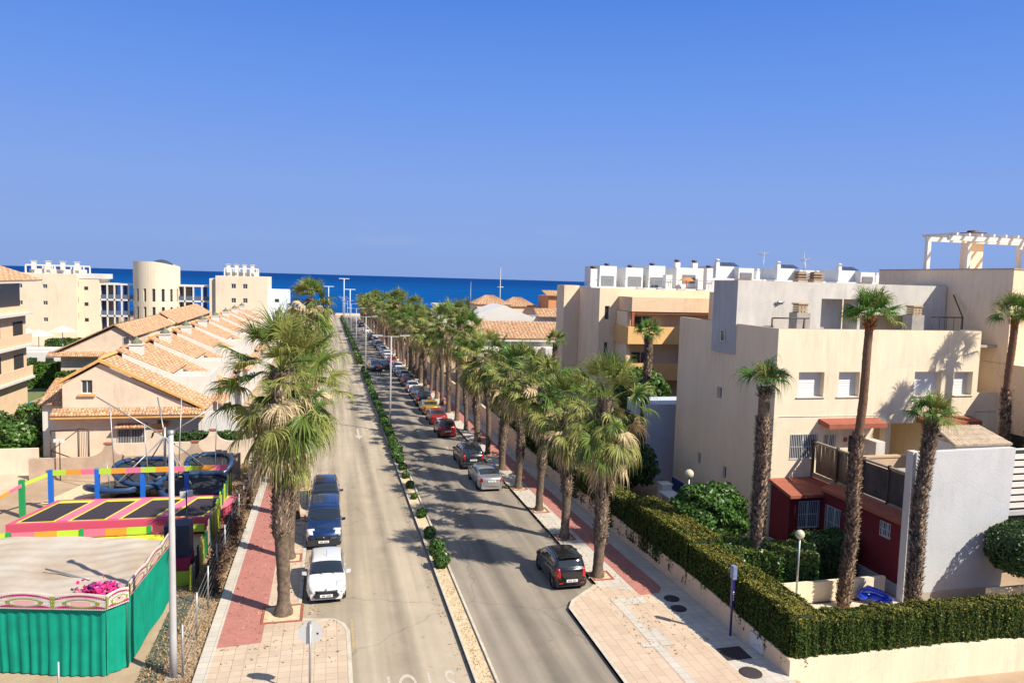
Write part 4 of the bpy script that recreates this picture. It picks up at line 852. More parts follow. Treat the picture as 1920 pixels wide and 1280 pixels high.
# boundary wall of the garden, follows the pavement then turns the corner
t = thing('garden_wall', 'low pink beige wall along the right pavement with the hedge above', 'wall', (wx(21.8), 21.8, gz(21.8)))
m = MB(); top = lambda y: gz(y) + .72 + min(.33, max(0, (y - 21.8)) * .05)
ysw = [21.9] + [24.1 + 3.6 * i for i in range(10)]
for a, b in zip(ysw, ysw[1:]):
    xa, xb = wx(a), wx(b)
    m.add([(xa, a + .006, gz(a) - .6), (xb, b - .006, gz(b) - .6), (xb, b - .006, top(b)), (xa, a + .006, top(a)), (xa + .25, a + .006, gz(a) - .6), (xb + .25, b - .006, gz(b) - .6), (xb + .25, b - .006, top(b)), (xa + .25, a + .006, top(a))],
          [(0, 3, 2, 1), (4, 5, 6, 7), (3, 7, 6, 2), (0, 4, 7, 3), (1, 2, 6, 5)])
m.build('wall_panels', PEACH, t)
m = MB(); c0 = (15.87, 21.86); dx, dy = 20.0, -.5
m.prism([(c0[0], c0[1], gz(22) - .6), (c0[0] + dx, c0[1] + dy, -.9), (c0[0] + dx, c0[1] + dy, .40), (c0[0], c0[1], gz(22) + .70)], (.005, .25, 0)); m.build('front_panel', CREAM, t)
m = MB(); m.box(15.62, 15.72, 24.4, 25.4, .0, .66); mb_ = m
m = MB(); x_ = wx(24.3); m.box(x_ - .05, x_ + .02, 23.4, 24.2, -.16, .42)
sb = thing('meter_box', 'white meter cabinet set in the low pavement wall', 'cabinet', (x_, 23.8, -.16)); m.build('door', WHITE, sb)
m = MB(); m.box(x_ - .055, x_ - .051, 23.5, 23.7, .1, .13); m.box(x_ - .055, x_ - .051, 23.8, 23.95, .0, .02); m.box(x_ - .06, x_ - .0505, 23.4, 24.2, .40, .43); m.build('label_strip', METAL, sb)
# far continuation of the wall
t = thing('garden_wall', 'ochre boundary wall continuing behind the palm trunks on the right', 'wall', (15.1, 57, gz(57)))
m = MB(); m.prism([(15.05, 56.6, gz(57) - .3), (15.05, 240, gz(240) - .3), (15.05, 240, gz(240) + 1.9), (15.05, 56.6, gz(57) + 1.7)], (.25, 0, 0)); m.build('wall_panels', PEACH, t)
hz = lambda y: gz(y) + .55
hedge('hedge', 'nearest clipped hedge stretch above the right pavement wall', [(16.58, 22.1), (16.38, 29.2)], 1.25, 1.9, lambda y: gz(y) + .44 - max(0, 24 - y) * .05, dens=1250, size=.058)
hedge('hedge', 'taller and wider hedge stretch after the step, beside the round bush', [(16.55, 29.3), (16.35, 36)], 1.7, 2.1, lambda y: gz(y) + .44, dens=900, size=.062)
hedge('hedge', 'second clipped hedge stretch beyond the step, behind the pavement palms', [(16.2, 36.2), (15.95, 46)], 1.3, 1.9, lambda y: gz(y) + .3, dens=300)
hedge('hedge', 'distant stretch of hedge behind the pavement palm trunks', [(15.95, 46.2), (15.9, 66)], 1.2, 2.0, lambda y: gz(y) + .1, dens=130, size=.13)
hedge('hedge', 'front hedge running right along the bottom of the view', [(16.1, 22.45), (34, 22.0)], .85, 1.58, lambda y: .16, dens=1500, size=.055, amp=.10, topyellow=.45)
GZ = -.9
hedge('hedge', 'inner hedge with rounded end between the first garden palm and the globe lamp', [(18.6, 31.4), (22.6, 29.9)], 1.9, 2.0, lambda y: GZ, dens=420, mats=[BUSH, HEDGEY], topyellow=.25)
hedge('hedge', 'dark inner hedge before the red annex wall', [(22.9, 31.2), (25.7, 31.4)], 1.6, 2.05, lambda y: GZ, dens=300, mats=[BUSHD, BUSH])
hedge('hedge', 'low inner hedge between the pavement hedge and the round bush', [(17.6, 33.4), (20.5, 32.0)], 1.2, 1.5, lambda y: GZ, dens=350, mats=[BUSH, HEDGEY], topyellow=.2)
bush('bush', 'round glossy bush beside the shaded beige side wall', (20.4, 36.0, GZ), 2.1, 2.0, 1.75, n=9000, size=.15, zc=1.75)
bush('topiary_bush', 'ball clipped tree cut by the right picture edge', (31.1, 26.1, GZ), 1.8, 1.5, 1.2, n=9000, size=.09, m=BUSHD, zc=2.85, amp=.04, power=2.6)
m = MB(); gw = thing('garden_wall', 'small cream garden wall behind the front hedge', 'wall', (19.6, 28.6, GZ)); m.box(19.3, 25.6, 28.55, 28.75, GZ, .05); m.box(19.3, 19.5, 27.4, 28.55, GZ, -.1); m.build('panel', CREAM, gw)
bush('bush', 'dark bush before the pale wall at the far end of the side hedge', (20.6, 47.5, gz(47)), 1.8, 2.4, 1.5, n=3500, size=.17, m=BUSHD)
bush('bush', 'dark leafy bush against the pale shaded wall', (22.0, 51.0, gz(51)), 1.1, 1.1, 2.2, n=2600, size=.17, m=BUSH)
def globe(x, y, zb, h, r, label):
    t = thing('globe_lamp', label, 'lamp', (x, y, zb), 'globe lamps in the right garden'); m = MB(); m.tube([(x, y, zb), (x, y, zb + h - r)], .045, 8); m.lathe((x, y, zb + h - 2 * r - .02), [(.05, 0), (.1, .04), (.1, .09), (.04, .1)]); m.build('pole', METAL, t)
    m = MB(); m.ball((x, y, zb + h - r), r, 18, 12); m.build('globe', mat('yellowed acrylic globe', (.55, .50, .36), .2, spec=.6, coat=.5), t)
    m = MB(); m.lathe((x, y, zb + h - .02), [(.06, -.03), (.05, .02), (0, .03)], 10); m.build('cap', METAL, t)
globe(20.5, 28.1, GZ, 3.65, .21, 'globe lamp on a thin pole before the inner hedge')
globe(19.6, 36.9, GZ, 4.15, .26, 'globe lamp behind the round bush')
t = thing('garden_bench', 'white bench like table beside the blue skirting of the side wall', 'bench', (21.6, 42.5, -1.0)); zz = -1.02
m = MB(); m.box(21.2, 22.2, 40.3, 44.0, zz + .86, zz + .94); m.build('top', SHUT, t)
for x in (21.3, 22.1):
    for y in (40.4, 43.9): m = MB(); m.box(x - .03, x + .03, y - .03, y + .03, zz, zz + .855); m.build('leg', SHUT, t)
m = MB(); m.box(21.5, 22.2, 44.05, 44.8, zz, zz + 1.25); m.box(21.45, 22.25, 44.0, 44.85, zz + 1.25, zz + 1.32); t2 = thing('cabinet', 'pale cabinet standing behind the white garden bench', 'cabinet', (21.8, 44.4, zz)); m.build('body', SHUT, t2)
# pool float
BLUEP = mat('blue inflatable plastic', (.005, .05, .62), .18, coat=1)
t = thing('pool_float', 'crumpled blue inflatable lying by the red annex wall', 'inflatable', (24.7, 28.0, GZ)); m = MB()
for i, (a, b, c, r_) in enumerate(((24.1, 28.2, .28, .3), (24.45, 27.9, .3, .26), (24.8, 28.05, .22, .28), (25.15, 27.85, .2, .24), (24.5, 28.3, .55, .2), (25.0, 27.75, .1, .3))):
    m.ball((a, b, GZ + c), r_, 14, 10, .55); 
m.tube([(24.0, 28.35, GZ + .3), (24.3, 28.1, GZ + .62), (24.9, 27.95, GZ + .42), (25.35, 27.7, GZ + .2)], [.16, .2, .18, .08], 12); m.build('body', BLUEP, t)
# street sign pole
t = thing('street_name_sign', 'dark blue sign pole standing against the pavement wall', 'sign', (15.45, 25.1, gz(25) + .12)); SB = mat('dark blue enamel', (.012, .015, .12), .4, coat=.4)
m = MB(); m.tube([(15.45, 25.1, gz(25)), (15.45, 25.1, 2.5)], .045, 10); m.box(15.40, 15.50, 25.03, 25.17, 1.0, 2.1); m.build('pole', SB, t)
m = MB(); m.box(15.37, 15.53, 24.98, 25.22, 2.1, 2.62); m.build('panel', mat('pale blue sign panel', (.22, .27, .42), .5, var=.5, vscale=9), t)
m = MB()
for i in range(4): m.box(15.425, 15.475, 25.022, 25.03, 1.25 + i * .1, 1.31 + i * .1)
m.build('lettering', WHITE, t)
COVER = mat('cast iron cover', (.05, .035, .035), .8, var=.3, vscale=12, bump=.8)
for (x, y, r_, lab) in ((14.72, 28.75, .34, 'round manhole cover beside the pavement wall, farther of the pair'), (14.55, 27.75, .34, 'round manhole cover beside the pavement wall, nearer of the pair'), (14.65, 22.35, .40, 'round manhole cover nearest to the wall corner')):
    m = MB(); z = gz(y) + PV + .016; m.lathe((x, y, z), [(0, .012), (r_ * .9, .012), (r_, .006), (r_, -.02)], 28); o = m.build('manhole_cover', COVER, None, (x, y, z)); setp(o, lab, 'manhole cover', 'manhole covers')
m = MB(); z = gz(24) + PV + .014; m.box(14.3, 15.3, 23.3, 24.2, z - .02, z + .01); 
for i in range(5): m.box(14.34 + .19 * i, 14.48 + .19 * i, 23.34, 24.16, z + .01, z + .018)
setp(m.build('drain_cover', COVER, None, (14.8, 23.7, z)), 'rectangular iron cover below the meter cabinet', 'manhole cover')
for (x, y, lab) in ((4.9, 26, ''),): pass
# tree pits edged in terracotta
def pit(x, y, r_, lab):
    m = MB(); z = gz(y) + PV
    for a in range(4):
        c, s_ = [(1, 0), (0, 1), (-1, 0), (0, -1)][a]; m.add([], [])
    m.box(x - r_, x + r_, y - r_, y - r_ + .1, z - .05, z + .035); m.box(x - r_, x + r_, y + r_ - .1, y + r_, z - .05, z + .035); m.box(x - r_, x - r_ + .1, y - r_ + .1, y + r_ - .1, z - .05, z + .035); m.box(x + r_ - .1, x + r_, y - r_ + .1, y + r_ - .1, z - .05, z + .035)
    m.m = 1; m.poly([(x - r_ + .1, y - r_ + .1, z + .015), (x + r_ - .1, y - r_ + .1, z + .015), (x + r_ - .1, y + r_ - .1, z + .015), (x - r_ + .1, y + r_ - .1, z + .015)])
    setp(m.build('tree_pit', [TERR, MEDTOP], None, (x, y, z)), kind='structure')
for y in (30.3, 36.6, 43.0, 49.6): pit(-1.72, y, .8 if y < 31 else .55, '')
for y in (31.75, 37.3, 42.2, 47.3, 52.6, 57.5): pit(12.55, y, .5, '')
# ---- beige house
BX0, BX1, BY0, BY1, BZ0, BZ1 = 24.2, 39.5, 36.1, 48.0, -1.2, 11.2
H = thing('beige_house', 'large flat roofed beige house with shuttered windows and red annex', 'building', (BX0, BY0, BZ0))
m = MB()
h_front = [(1.45, 3.1, 7.36, 8.78, .38), (4.05, 5.45, 7.36, 8.78, .38), (9.2, 11.1, 7.34, 8.78, .38), (12.0, 13.35, 7.36, 8.77, .38), (1.15, 2.9, 3.8, 5.25, .14), (3.3, 4.1, 3.6, 5.2, .12), (4.95, 5.6, 2.6, 5.1, .2), (6.6, 10.6, 2.3, 5.75, 3.2), (11.2, 12.2, 3.0, 5.2, .15), (13.0, 14.6, 3.8, 5.25, .14)]
holed(m, (BX0, BY0, BZ0), (1, 0, 0), BX1 - BX0 - 1.6, 7.5, BZ1, [h for h in h_front if h[2] > 7], nrm=(0, -1, 0)) if False else None
fl = [h for h in h_front if h[2] < 7]; fu = [h for h in h_front if h[2] > 7]
holed(m, (BX0, BY0, BZ0), (1, 0, 0), 15.3, BZ0, 6.29, fl, nrm=(0, -1, 0))
holed(m, (BX0, BY0 + .02, BZ0), (1, 0, 0), 13.75, 6.31, BZ1, fu, nrm=(0, -1, 0))
m.quad((BX0, BY0, 6.29), (BX1, BY0, 6.29), (BX1, BY0 + .02, 6.29), (BX0, BY0 + .02, 6.29)); m.quad((BX0, BY0 + .02, 6.31), (BX1, BY0 + .02, 6.31), (BX1, BY0 + .02, 6.285), (BX0, BY0 + .02, 6.285))
# recess wall between facade and tower
m.box(37.95, 39.5, 37.5, 37.7, 6.4, BZ1); m.quad((37.95, BY0 + .02, 6.31), (37.95, 37.5, 6.31), (37.95, 37.5, BZ1), (37.95, BY0 + .02, BZ1)); m.quad((37.95, BY0 + .02, 6.35), (39.5, BY0 + .02, 6.35), (39.5, 37.5, 6.35), (37.95, 37.5, 6.35)); m.box(37.955, 39.5, BY0 + .021, 36.3, 6.35, 7.5)
m.build('front_wall', CREAM, H)
m = MB(); hs_ = [(5.72, 6.3, 6.35, 7.05, .25)]
holed(m, (BX0, BY0, BZ0), (0, 1, 0), BY1 - BY0, BZ0, BZ1, hs_ + [(4.7, 5.1, 1.4, 2.2, .15), (8.0, 8.4, 1.5, 2.3, .15)], nrm=(-1, 0, 0)); m.build('side_wall', BEIGEDK if False else BEIGE, H)
for h in hs_ + [(4.7, 5.1, 1.4, 2.2, .15), (8.0, 8.4, 1.5, 2.3, .15)]: window(H, (BX0, BY0, BZ0), (0, 1, 0), h, kind='glass', nrm=(-1, 0, 0))
m = MB(); m.box(BX0 + .3, BX1, BY0 + .32, BY1, 10.2, 10.35); m.box(BX0 + .004, BX0 + .3, BY0 + .3, BY1, BZ1 - .8, BZ1 + .002); m.box(BX0 + .3, 37.9, BY0 + .1, BY0 + .4, 9.4, BZ1 + .003); m.build('roof', CONC, H)
for h in fu: window(H, (BX0, BY0 + .02, BZ0), (1, 0, 0), h, kind='shutter', nrm=(0, -1, 0))
for h in fl[:1]: window(H, (BX0, BY0, BZ0), (1, 0, 0), h, kind='grille', nrm=(0, -1, 0))
for h in (fl[1], fl[4], fl[5]): window(H, (BX0, BY0, BZ0), (1, 0, 0), h, kind='grille', nrm=(0, -1, 0))
window(H, (BX0, BY0, BZ0), (1, 0, 0), fl[2], kind='dark', nrm=(0, -1, 0), name='door')
m = MB(); P0 = BX0 + 6.6; m.quad((P0, 39.3, 2.3), (P0 + 4, 39.3, 2.3), (P0 + 4, 39.3, 5.75), (P0, 39.3, 5.75)); m.build('porch_wall', PEACH, H); m = MB(); m.box(P0 + 1.05, P0 + 1.45, 36.4, 36.8, 2.3, 5.75); m.build('porch_column', CREAM, H)
m = MB()
for u in (0, ): pass
for (a, b, c) in ((1.35, 3.2, 7.36), (3.95, 5.55, 7.36), (9.1, 11.2, 7.34), (11.9, 13.45, 7.36)): m.box(BX0 + a, BX0 + b, BY0 - .05, BY0 + .3, c - .05, c - .003)
m.build('window_sills', OLDWHITE, H)
for (a, b, z) in ((2.9, 6.7, 6.12), (9.5, 13.3, 6.12)):
    m = MB(); m.prism([(BX0 + a, BY0 - .003, z - .30), (BX0 + a, BY0 - .95, z - .42), (BX0 + a, BY0 - .95, z - .16), (BX0 + a, BY0 - .003, z)], (b - a, 0, 0)); m.build('door_canopy', TERR, H)
m = MB(); m.box(BX0 + 4.6, BX0 + 4.85, BY0 - .03, BY0 + 0, 4.75, 5.0); m.build('wall_plaque', TERR, H)
m = MB(); m.box(BX0 + 6.0, BX0 + 6.6, BY0 - 1.0, BY0 - .002, 2.3, 4.9); m.build('porch_pier', WHITE, H)
m = MB()
for x in (29.9, 35.6): m.box(x - .008, x + .008, BY0 + .012, BY0 + .0195, 6.33, BZ1 - .02)
m.build('facade_joints', BEIGEDK, H)
m = MB(); m.tube([(24.5, BY0 - .02, 6.26), (31.2, BY0 - .02, 6.24)], .012, 4); m.build('cable', OLDWHITE, H)
m = MB(); m.box(28.9, 29.5, BY0 - .28, BY0 - .002, 5.3, 5.7) if False else m.box(29.6, 29.85, BY0 - .12, BY0 - .002, 5.1, 5.3); m.build('wall_light', METAL, H)
# grey stair tower on the side and roof wall
m = MB(); m.box(24.12, 27.0, 40.45, 43.3, 9.3, 13.82); m.build('stair_tower', GREYW, H)
m = MB(); hd = [(5.9, 8.6, 10.0, 12.85, 1.4), (8.8, 13.0, 10.3, 11.9, .9)]
holed(m, (24.125, 40.44, 9.3), (1, 0, 0), 15.3, 9.35, 13.85, hd, nrm=(0, -1, 0)); m.quad((24.12, 40.44, 13.85), (39.4, 40.44, 13.85), (39.4, 43.3, 13.85), (24.12, 43.3, 13.85)); m.quad((39.42, 40.44, 9.3), (39.42, 43.3, 9.3), (39.42, 43.3, 13.85), (39.42, 40.44, 13.85)); m.build('roof_wall', OLDWHITE, H)
window(H, (24.12, 40.45, 9.3), (0, 1, 0), (1.15, 1.65, 10.0, 10.75, -.02), nrm=(-1, 0, 0))
m = MB(); m.box(25.3 + 4.9, 32.6, 41.8, 41.9, 10.0, 12.84); m.build('stair_door', GREYW, H)
m = MB(); m.box(33.0, 37.1, 41.3, 41.38, 10.3, 11.85); m.build('terrace_wall', BEIGEDK, H)
for x in (27.5, 35.65):
    m = MB(); m.box(x - .45, x + .45, 38.6, 39.4, 10.2, 12.0); c = m.build('chimney', CONC, H); m = MB()
    for q in range(4):
        for ii in range(3): m.box(x - .3 + ii * .22, x - .3 + ii * .22 + (.16 if q % 2 == 0 else .2), 38.7, 39.3, 12.003 + q * .13, 12.003 + q * .13 + .10)
    m.box(x - .36, x + .36, 38.64, 39.36, 12.5, 12.58); m.build('brick_vent', mat('ochre brick', (.55, .38, .20), .9, var=.3, vscale=8), c)
m = MB(); m.tube([(25.0, 38.0, 10.6), (25.0, 38.0, 11.7)], .05); m.tube([(25.0, 38.0, 11.7), (27.3, 37.8, 11.72)], .04); m.tube([(27.0, 37.8, 11.7), (26.9, 37.8, 10.5)], .06); m.build('awning_frame', BROWNM, H)
m = MB(); m.tube([(36.5, 38.5, 11.9), (38.9, 38.5, 11.9)], .035); m.tube([(38.9, 38.5, 10.3), (38.9, 38.5, 11.9), (39.35, 39.8, 13.3)], .04)
for i in range(5): m.tube([(36.6 + i * .55, 38.5, 10.3), (36.6 + i * .55, 38.5, 11.9)], .015, 5)
m.build('roof_railing', BROWNM, H)
m = MB(); m.lathe((27.0, 40.42, 12.55), [(.0, 0), (.2, .02)], 10); m.tube([(26.7, 40.40, 12.5), (27.35, 40.36, 12.62)], .05); m.tube([(26.8, 40.40, 12.38), (27.0, 40.38, 12.66)], .06); m.build('wall_lamp', METAL, H)
# dark blue skirting and pale wall beyond on the shaded side
m = MB(); m.box(24.14, 24.198, 38.5, 48.0, -1.2, -.35); m.build('blue_skirting', mat('blue skirting paint', (.03, .06, .22), .8), H)
# ---- red annex
A = thing('red_annex', 'dark red single storey annex with terracotta eaves at the foot of the beige house', 'building', (24.5, 34.2, GZ))
m = MB(); holed(m, (24.3, 34.35, GZ), (1, 0, 0), 2.2, GZ, 2.3, [(.55, 1.85, .45, 1.95, .12)], nrm=(0, -1, 0)); m.quad((24.3, 36.095, GZ), (24.3, 34.35, GZ), (24.3, 34.35, 2.3), (24.3, 36.095, 2.4))
holed(m, (26.2, 34.34, GZ), (0, -1, 0), 6.15, GZ, 2.78, [(.5, 1.7, .2, 1.9, .12), (4.55, 5.25, 1.6, 2.35, .12)], nrm=(-1, 0, 0)); m.build('wall', REDW, A)
window(A, (24.3, 34.35, GZ), (1, 0, 0), (.55, 1.85, .45, 1.95, .12), kind='grille', nrm=(0, -1, 0))
window(A, (26.2, 34.34, GZ), (0, -1, 0), (.5, 1.7, .2, 1.9, .12), kind='grille', nrm=(-1, 0, 0)); window(A, (26.2, 34.34, GZ), (0, -1, 0), (4.55, 5.25, 1.6, 2.35, .12), kind='grille', nrm=(-1, 0, 0))
m = MB(); m.prism([(24.1, 36.09, 2.62), (24.1, 34.0, 2.22), (24.1, 34.0, 2.38), (24.1, 36.09, 2.78)], (2.75, 0, 0)); m.prism([(25.9, 34.0, 2.62), (26.75, 34.0, 2.85), (26.75, 34.0, 3.0), (25.9, 34.0, 2.80)], (0, -6.0, 0)); m.box(26.72, 27.6, 34.0, 36.09, 2.4, 2.8)
m.build('eaves_roof', TERR, A)
m = MB(); m.box(26.1, 26.198, 28.2, 34.3, GZ, GZ + .55); m.box(24.2, 24.299, 34.36, 36.0, GZ, GZ + .35); m.build('plinth', GREYW, A)
m = MB(); m.box(26.9, 31.0, 28.2, 36.0, 2.6, 2.82); m.build('terrace_floor', TERRACE, A)
# screens of the terrace
REED = mat('brown reed matting', (.20, .13, .075), .9, var=.45, vscale=9, rgb2=(.33, .24, .14))
t = thing('terrace_screen', 'reed and mesh screen along the terrace above the red annex', 'screen', (26.7, 32, 2.9)); 
def yx(y): return 26.75 + .03 * (y - 28)
m = MB(); y = 31.9
while y < 35.95: m.tube([(yx(y) + random.uniform(-.02, .02), y, 3.05), (yx(y) + random.uniform(-.02, .02), y + random.uniform(-.03, .03), 4.78 + random.uniform(-.05, .06))], .028, 5); y += .045
m.build('reed_panel', REED, t)
m = MB(); m.box(26.76, 26.80, 28.3, 31.85, 3.1, 4.7); m.build('mesh_panel', mat('black screen cloth', (.035, .028, .035), .85, var=.5, vscale=.9, rgb2=(.10, .075, .06)), t)
m = MB(); m.box(26.72, 26.86, 28.3, 36.05, 2.86, 3.06); m.box(26.70, 26.90, 28.3, 36.05, 4.78, 4.88); m.build('rails', mat('grey wood', (.30, .25, .2), .9, var=.3, vscale=5), t)
for y in (28.35, 30.1, 31.87, 33.9, 35.95): m = MB(); m.box(26.70, 26.84, y - .05, y + .05, 2.83, 4.95); m.build('post', BROWNM, t)
# terrace interior: low pale blocks
m = MB(); t = thing('terrace_bench', 'pale concrete counter on the terrace behind the screen', 'counter', (29, 31.5, 2.82)); m.box(28.2, 31.0, 30.6, 31.3, 4.3, 4.45); m.box(28.4, 30.9, 30.7, 31.2, 2.82, 4.3); m.build('slab', CONC, t)
m = MB(); t = thing('terrace_parapet', 'tan parapet between the terraces of the beige house', 'wall', (29, 33.9, 2.82)); m.box(28.3, 35.0, 33.8, 34.0, 2.82, 4.35); m.box(28.2, 35.0, 33.75, 34.05, 4.35, 4.45); m.build('panel', BEIGEDK, t)
# ---- white party wall
t = thing('white_party_wall', 'bright white rendered party wall with a grey skirting facing the camera', 'wall', (26, 27.6, GZ))
m = MB(); m.add([(26.0, 27.6, GZ), (31.1, 27.45, GZ), (31.35, 27.45, 6.3), (25.95, 27.6, 6.18), (26.0, 27.95, GZ), (31.1, 27.8, GZ), (31.35, 27.8, 6.3), (25.95, 27.95, 6.18)], [(0, 1, 2, 3), (5, 4, 7, 6), (0, 3, 7, 4), (1, 5, 6, 2), (3, 2, 6, 7)]); m.build('render', mat('white party wall render', (.54, .545, .545), .92, var=.10, vscale=.8, bump=.5, bscale=14), t)  # the render's own greyish white
m = MB(); m.prism([(26.02, 27.596, GZ - .02), (31.1, 27.446, GZ - .02), (31.1, 27.446, GZ + .55), (26.02, 27.596, GZ + .5)], (0, -.02, 0)); m.build('skirting', mat('grey beige skirting', (.45, .39, .33), .9, var=.2, vscale=2), t)
m = MB(); m.box(25.85, 26.25, 27.7, 28.1, GZ, 6.2); m.build('end_pier', WHITE, t)
# house behind the party wall
t = thing('slatted_house', 'low house with white slatted louvres and dark opening at the right edge', 'building', (31.4, 28, GZ))
m = MB(); m.box(31.45, 38.2, 28.4, 31.0, 3.1, 5.35); m.box(31.45, 38.2, 30.6, 31.0, GZ, 3.1); m.build('wall', WHITE, t)
m = MB()
for i in range(8): z = 3.25 + i * .34; m.prism([(31.3, 27.9, z), (31.3, 28.12, z + .12), (31.3, 28.12, z + .15), (31.3, 27.9, z + .26)], (8.5, 0, 0))
m.build('louvres', WHITE, t)
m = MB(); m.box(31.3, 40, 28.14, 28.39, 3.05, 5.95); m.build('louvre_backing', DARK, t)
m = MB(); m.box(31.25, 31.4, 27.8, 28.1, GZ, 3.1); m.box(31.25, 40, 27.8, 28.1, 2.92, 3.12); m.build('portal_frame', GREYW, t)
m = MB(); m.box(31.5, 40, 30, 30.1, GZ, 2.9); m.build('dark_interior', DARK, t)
tiled_roof('roof', (32.0, 33.0, 6.2), (35, 33.0, 6.2), (35.4, 31.2, 5.55), (31.7, 31.2, 5.55), t, mt=mat('pale thatch tiles', (.60, .47, .33), .9, var=.4, vscale=3, bump=.5))
m = MB(); m.box(27.5, 33.5, 33.5, 34.0, 2.8, 6.0) if False else m.box(31.9, 35, 31.3, 33.1, 2.8, 5.55); m.build('rear_wall', WHITE, t)
m = MB(); t = thing('round_topiary', 'dark rounded shrub showing above the white party wall', 'bush', (32.4, 33.6, 2.8)) ; bpy.data.objects.remove(t)
m = MB(); gp = thing('garden_gate_pier', 'cream pier with a small panel below the clipped tree', 'wall', (28.3, 24.2, GZ)); m.box(28.9, 31.5, 26.0, 26.2, GZ, .25); m.build('panel', CREAM, gp)
# ---- brown tower house behind
T = thing('tower_house', 'tallest flat roofed brown beige house with a white pergola at the right', 'building', (39.5, 35.7, GZ))
m = MB(); m.box(39.5, 60, 35.7, 46.8, 9.3, 14.93); m.build('upper_block', BEIGE, T)
m = MB(); m.box(39.501, 60, 31.0, 46.0, -.9, 9.28); m.build('lower_block', BEIGE, T)
m = MB(); m.box(39.49, 39.5, 31.2, 35.0, 3.2, 5.2); m.build('garage_grille', DARK, T)
m = MB(); m.box(39.45, 60, 35.65, 35.95, 14.93, 15.0); m.box(39.45, 39.75, 35.95, 46.8, 14.93, 15.0); m.build('roof_coping', CONC, T)
PG = WHITE
for x in (41.0, 44.45, 49.0): m = MB(); m.box(x - .14, x + .14, 43.86, 44.14, 14.93, 17.0); m.build('pergola_post', PG, T)
m = MB(); m.box(40.8, 49.6, 43.9, 44.1, 17.0, 17.3); m.box(40.8, 49.6, 42.0, 42.2, 17.0, 17.3); m.box(44.35, 44.55, 42.22, 43.88, 17.0, 17.3)
for i in range(9): x = 41.0 + i * 1.02; m.box(x, x + .14, 41.6, 44.6, 17.303, 17.5)
m.build('pergola_beams', PG, T)
m = MB(); m.box(45.0, 46.1, 44.3, 45.2, 14.93, 17.75); c = m.build('chimney', BEIGE, T); m = MB(); m.box(44.9, 46.2, 44.2, 45.3, 17.75, 17.83); m.lathe((45.5, 44.75, 17.83), [(.4, 0), (.35, .14), (0, .18)], 12); m.build('chimney_cap', BROWNM, c)
m = MB(); m.box(49.6, 50.8, 42, 43, 14.93, 17.9); m.build('chimney', BEIGE, T)
# ------------------------------------------------------------ left side
# fence strip along the pavement
DRY = mat('dry grass and twigs', (.34, .23, .12), .95, rand=.6)
def litter(name, label, x0, x1, y0, y1, n, size, m, z=gz, hmax=.25, lift=0.0, kind='stuff'):
    r = np.random.default_rng(n); x = r.uniform(x0, x1, n); y = r.uniform(y0, y1, n); zz = np.array([z(q) for q in y]) + r.uniform(0, hmax, n) ** 1.5 + lift
    P = np.stack([x, y, zz], 1); a, f = leaf_cloud(P, np.tile([0, 0, 1.0], (n, 1)), size, r, 1.2, 4.0); o = npmesh(name, a, f, m); setp(o, label, 'ground cover', kind=kind); return o
litter('dry_grass', 'dry grass and fallen twigs along the wire fence', -6.2, -4.4, 22, 62, 26000, .03, DRY)
litter('dry_grass', 'dry tufts and litter in the median strip', 5.1, 5.65, 20, 34, 900, .025, DRY, lift=.08, hmax=.1)
def post_fence():
    t = thing('wire_fence', 'thin wire mesh fence on slim metal posts along the left pavement', 'fence', (-4.75, 26, gz(26)))
    y = 26.2; i = 0
    while y < 60:
        m = MB(); z = gz(y); m.tube([(-4.75, y, z), (-4.75 + random.uniform(-.03, .03), y, z + 1.85)], .036, 6); m.build('post', METAL, t); y += 2.7; i += 1
    m = MB()
    for h in (.15, .45, .75, 1.05, 1.35, 1.68): m.tube([(-4.75, 26.2, gz(26.2) + h), (-4.75, 59, gz(59) + h)], .006, 4)
    m.build('wires', METAL, t)
    r = np.random.default_rng(5); n = 9000; y = r.uniform(33, 60, n); zz = r.uniform(0.05, 1.55, n) * (0.55 + .45 * np.sin(y * 1.3)) ; zz = np.abs(zz)
    P = np.stack([-4.85 + r.normal(0, .16, n), y, gz(0) + -.013 * y + zz], 1); a, f = leaf_cloud(P, np.tile([1.0, 0, 0], (n, 1)), .075, r, 1.0, 4.5)
    npmesh('dead_creeper', a, f, mat('dead dark creeper', (.13, .08, .05), .95, rand=.6), t, (-4.75, 26, gz(26)))
post_fence()
# street lamp pole, grey, near
t = thing('lamp_post', 'tall pale grey lamp pole at the lower left beside the green booth', 'lamp post', (-5.05, 26.2, gz(26)))
m = MB(); m.tube([(-5.05, 26.2, gz(26)), (-5.05, 26.2, 1.0), (-5.05, 26.2, 4), (-5.05, 26.2, 8.15)], [.13, .12, .105, .08], 16); m.build('pole', LAMPGREY, t)
m = MB(); m.lathe((-5.05, 26.2, 8.15), [(.11, -.06), (.11, .05), (0, .07)], 14); m.build('cap', METAL, t)
m = MB(); m.box(-5.3, -4.8, 25.95, 26.45, gz(26) - .1, gz(26) + .04); m.build('base', CONC, t)
t = thing('metal_post', 'thin galvanised post standing in front of the green curtain', 'post', (-7.9, 24.2, gz(24))); m = MB(); m.tube([(-7.9, 24.2, -.4), (-7.9, 24.2, 1.55)], .035, 8); m.build('pole', METAL, t)
t['label'] = 'thin galvanised post standing in front of the green curtain'
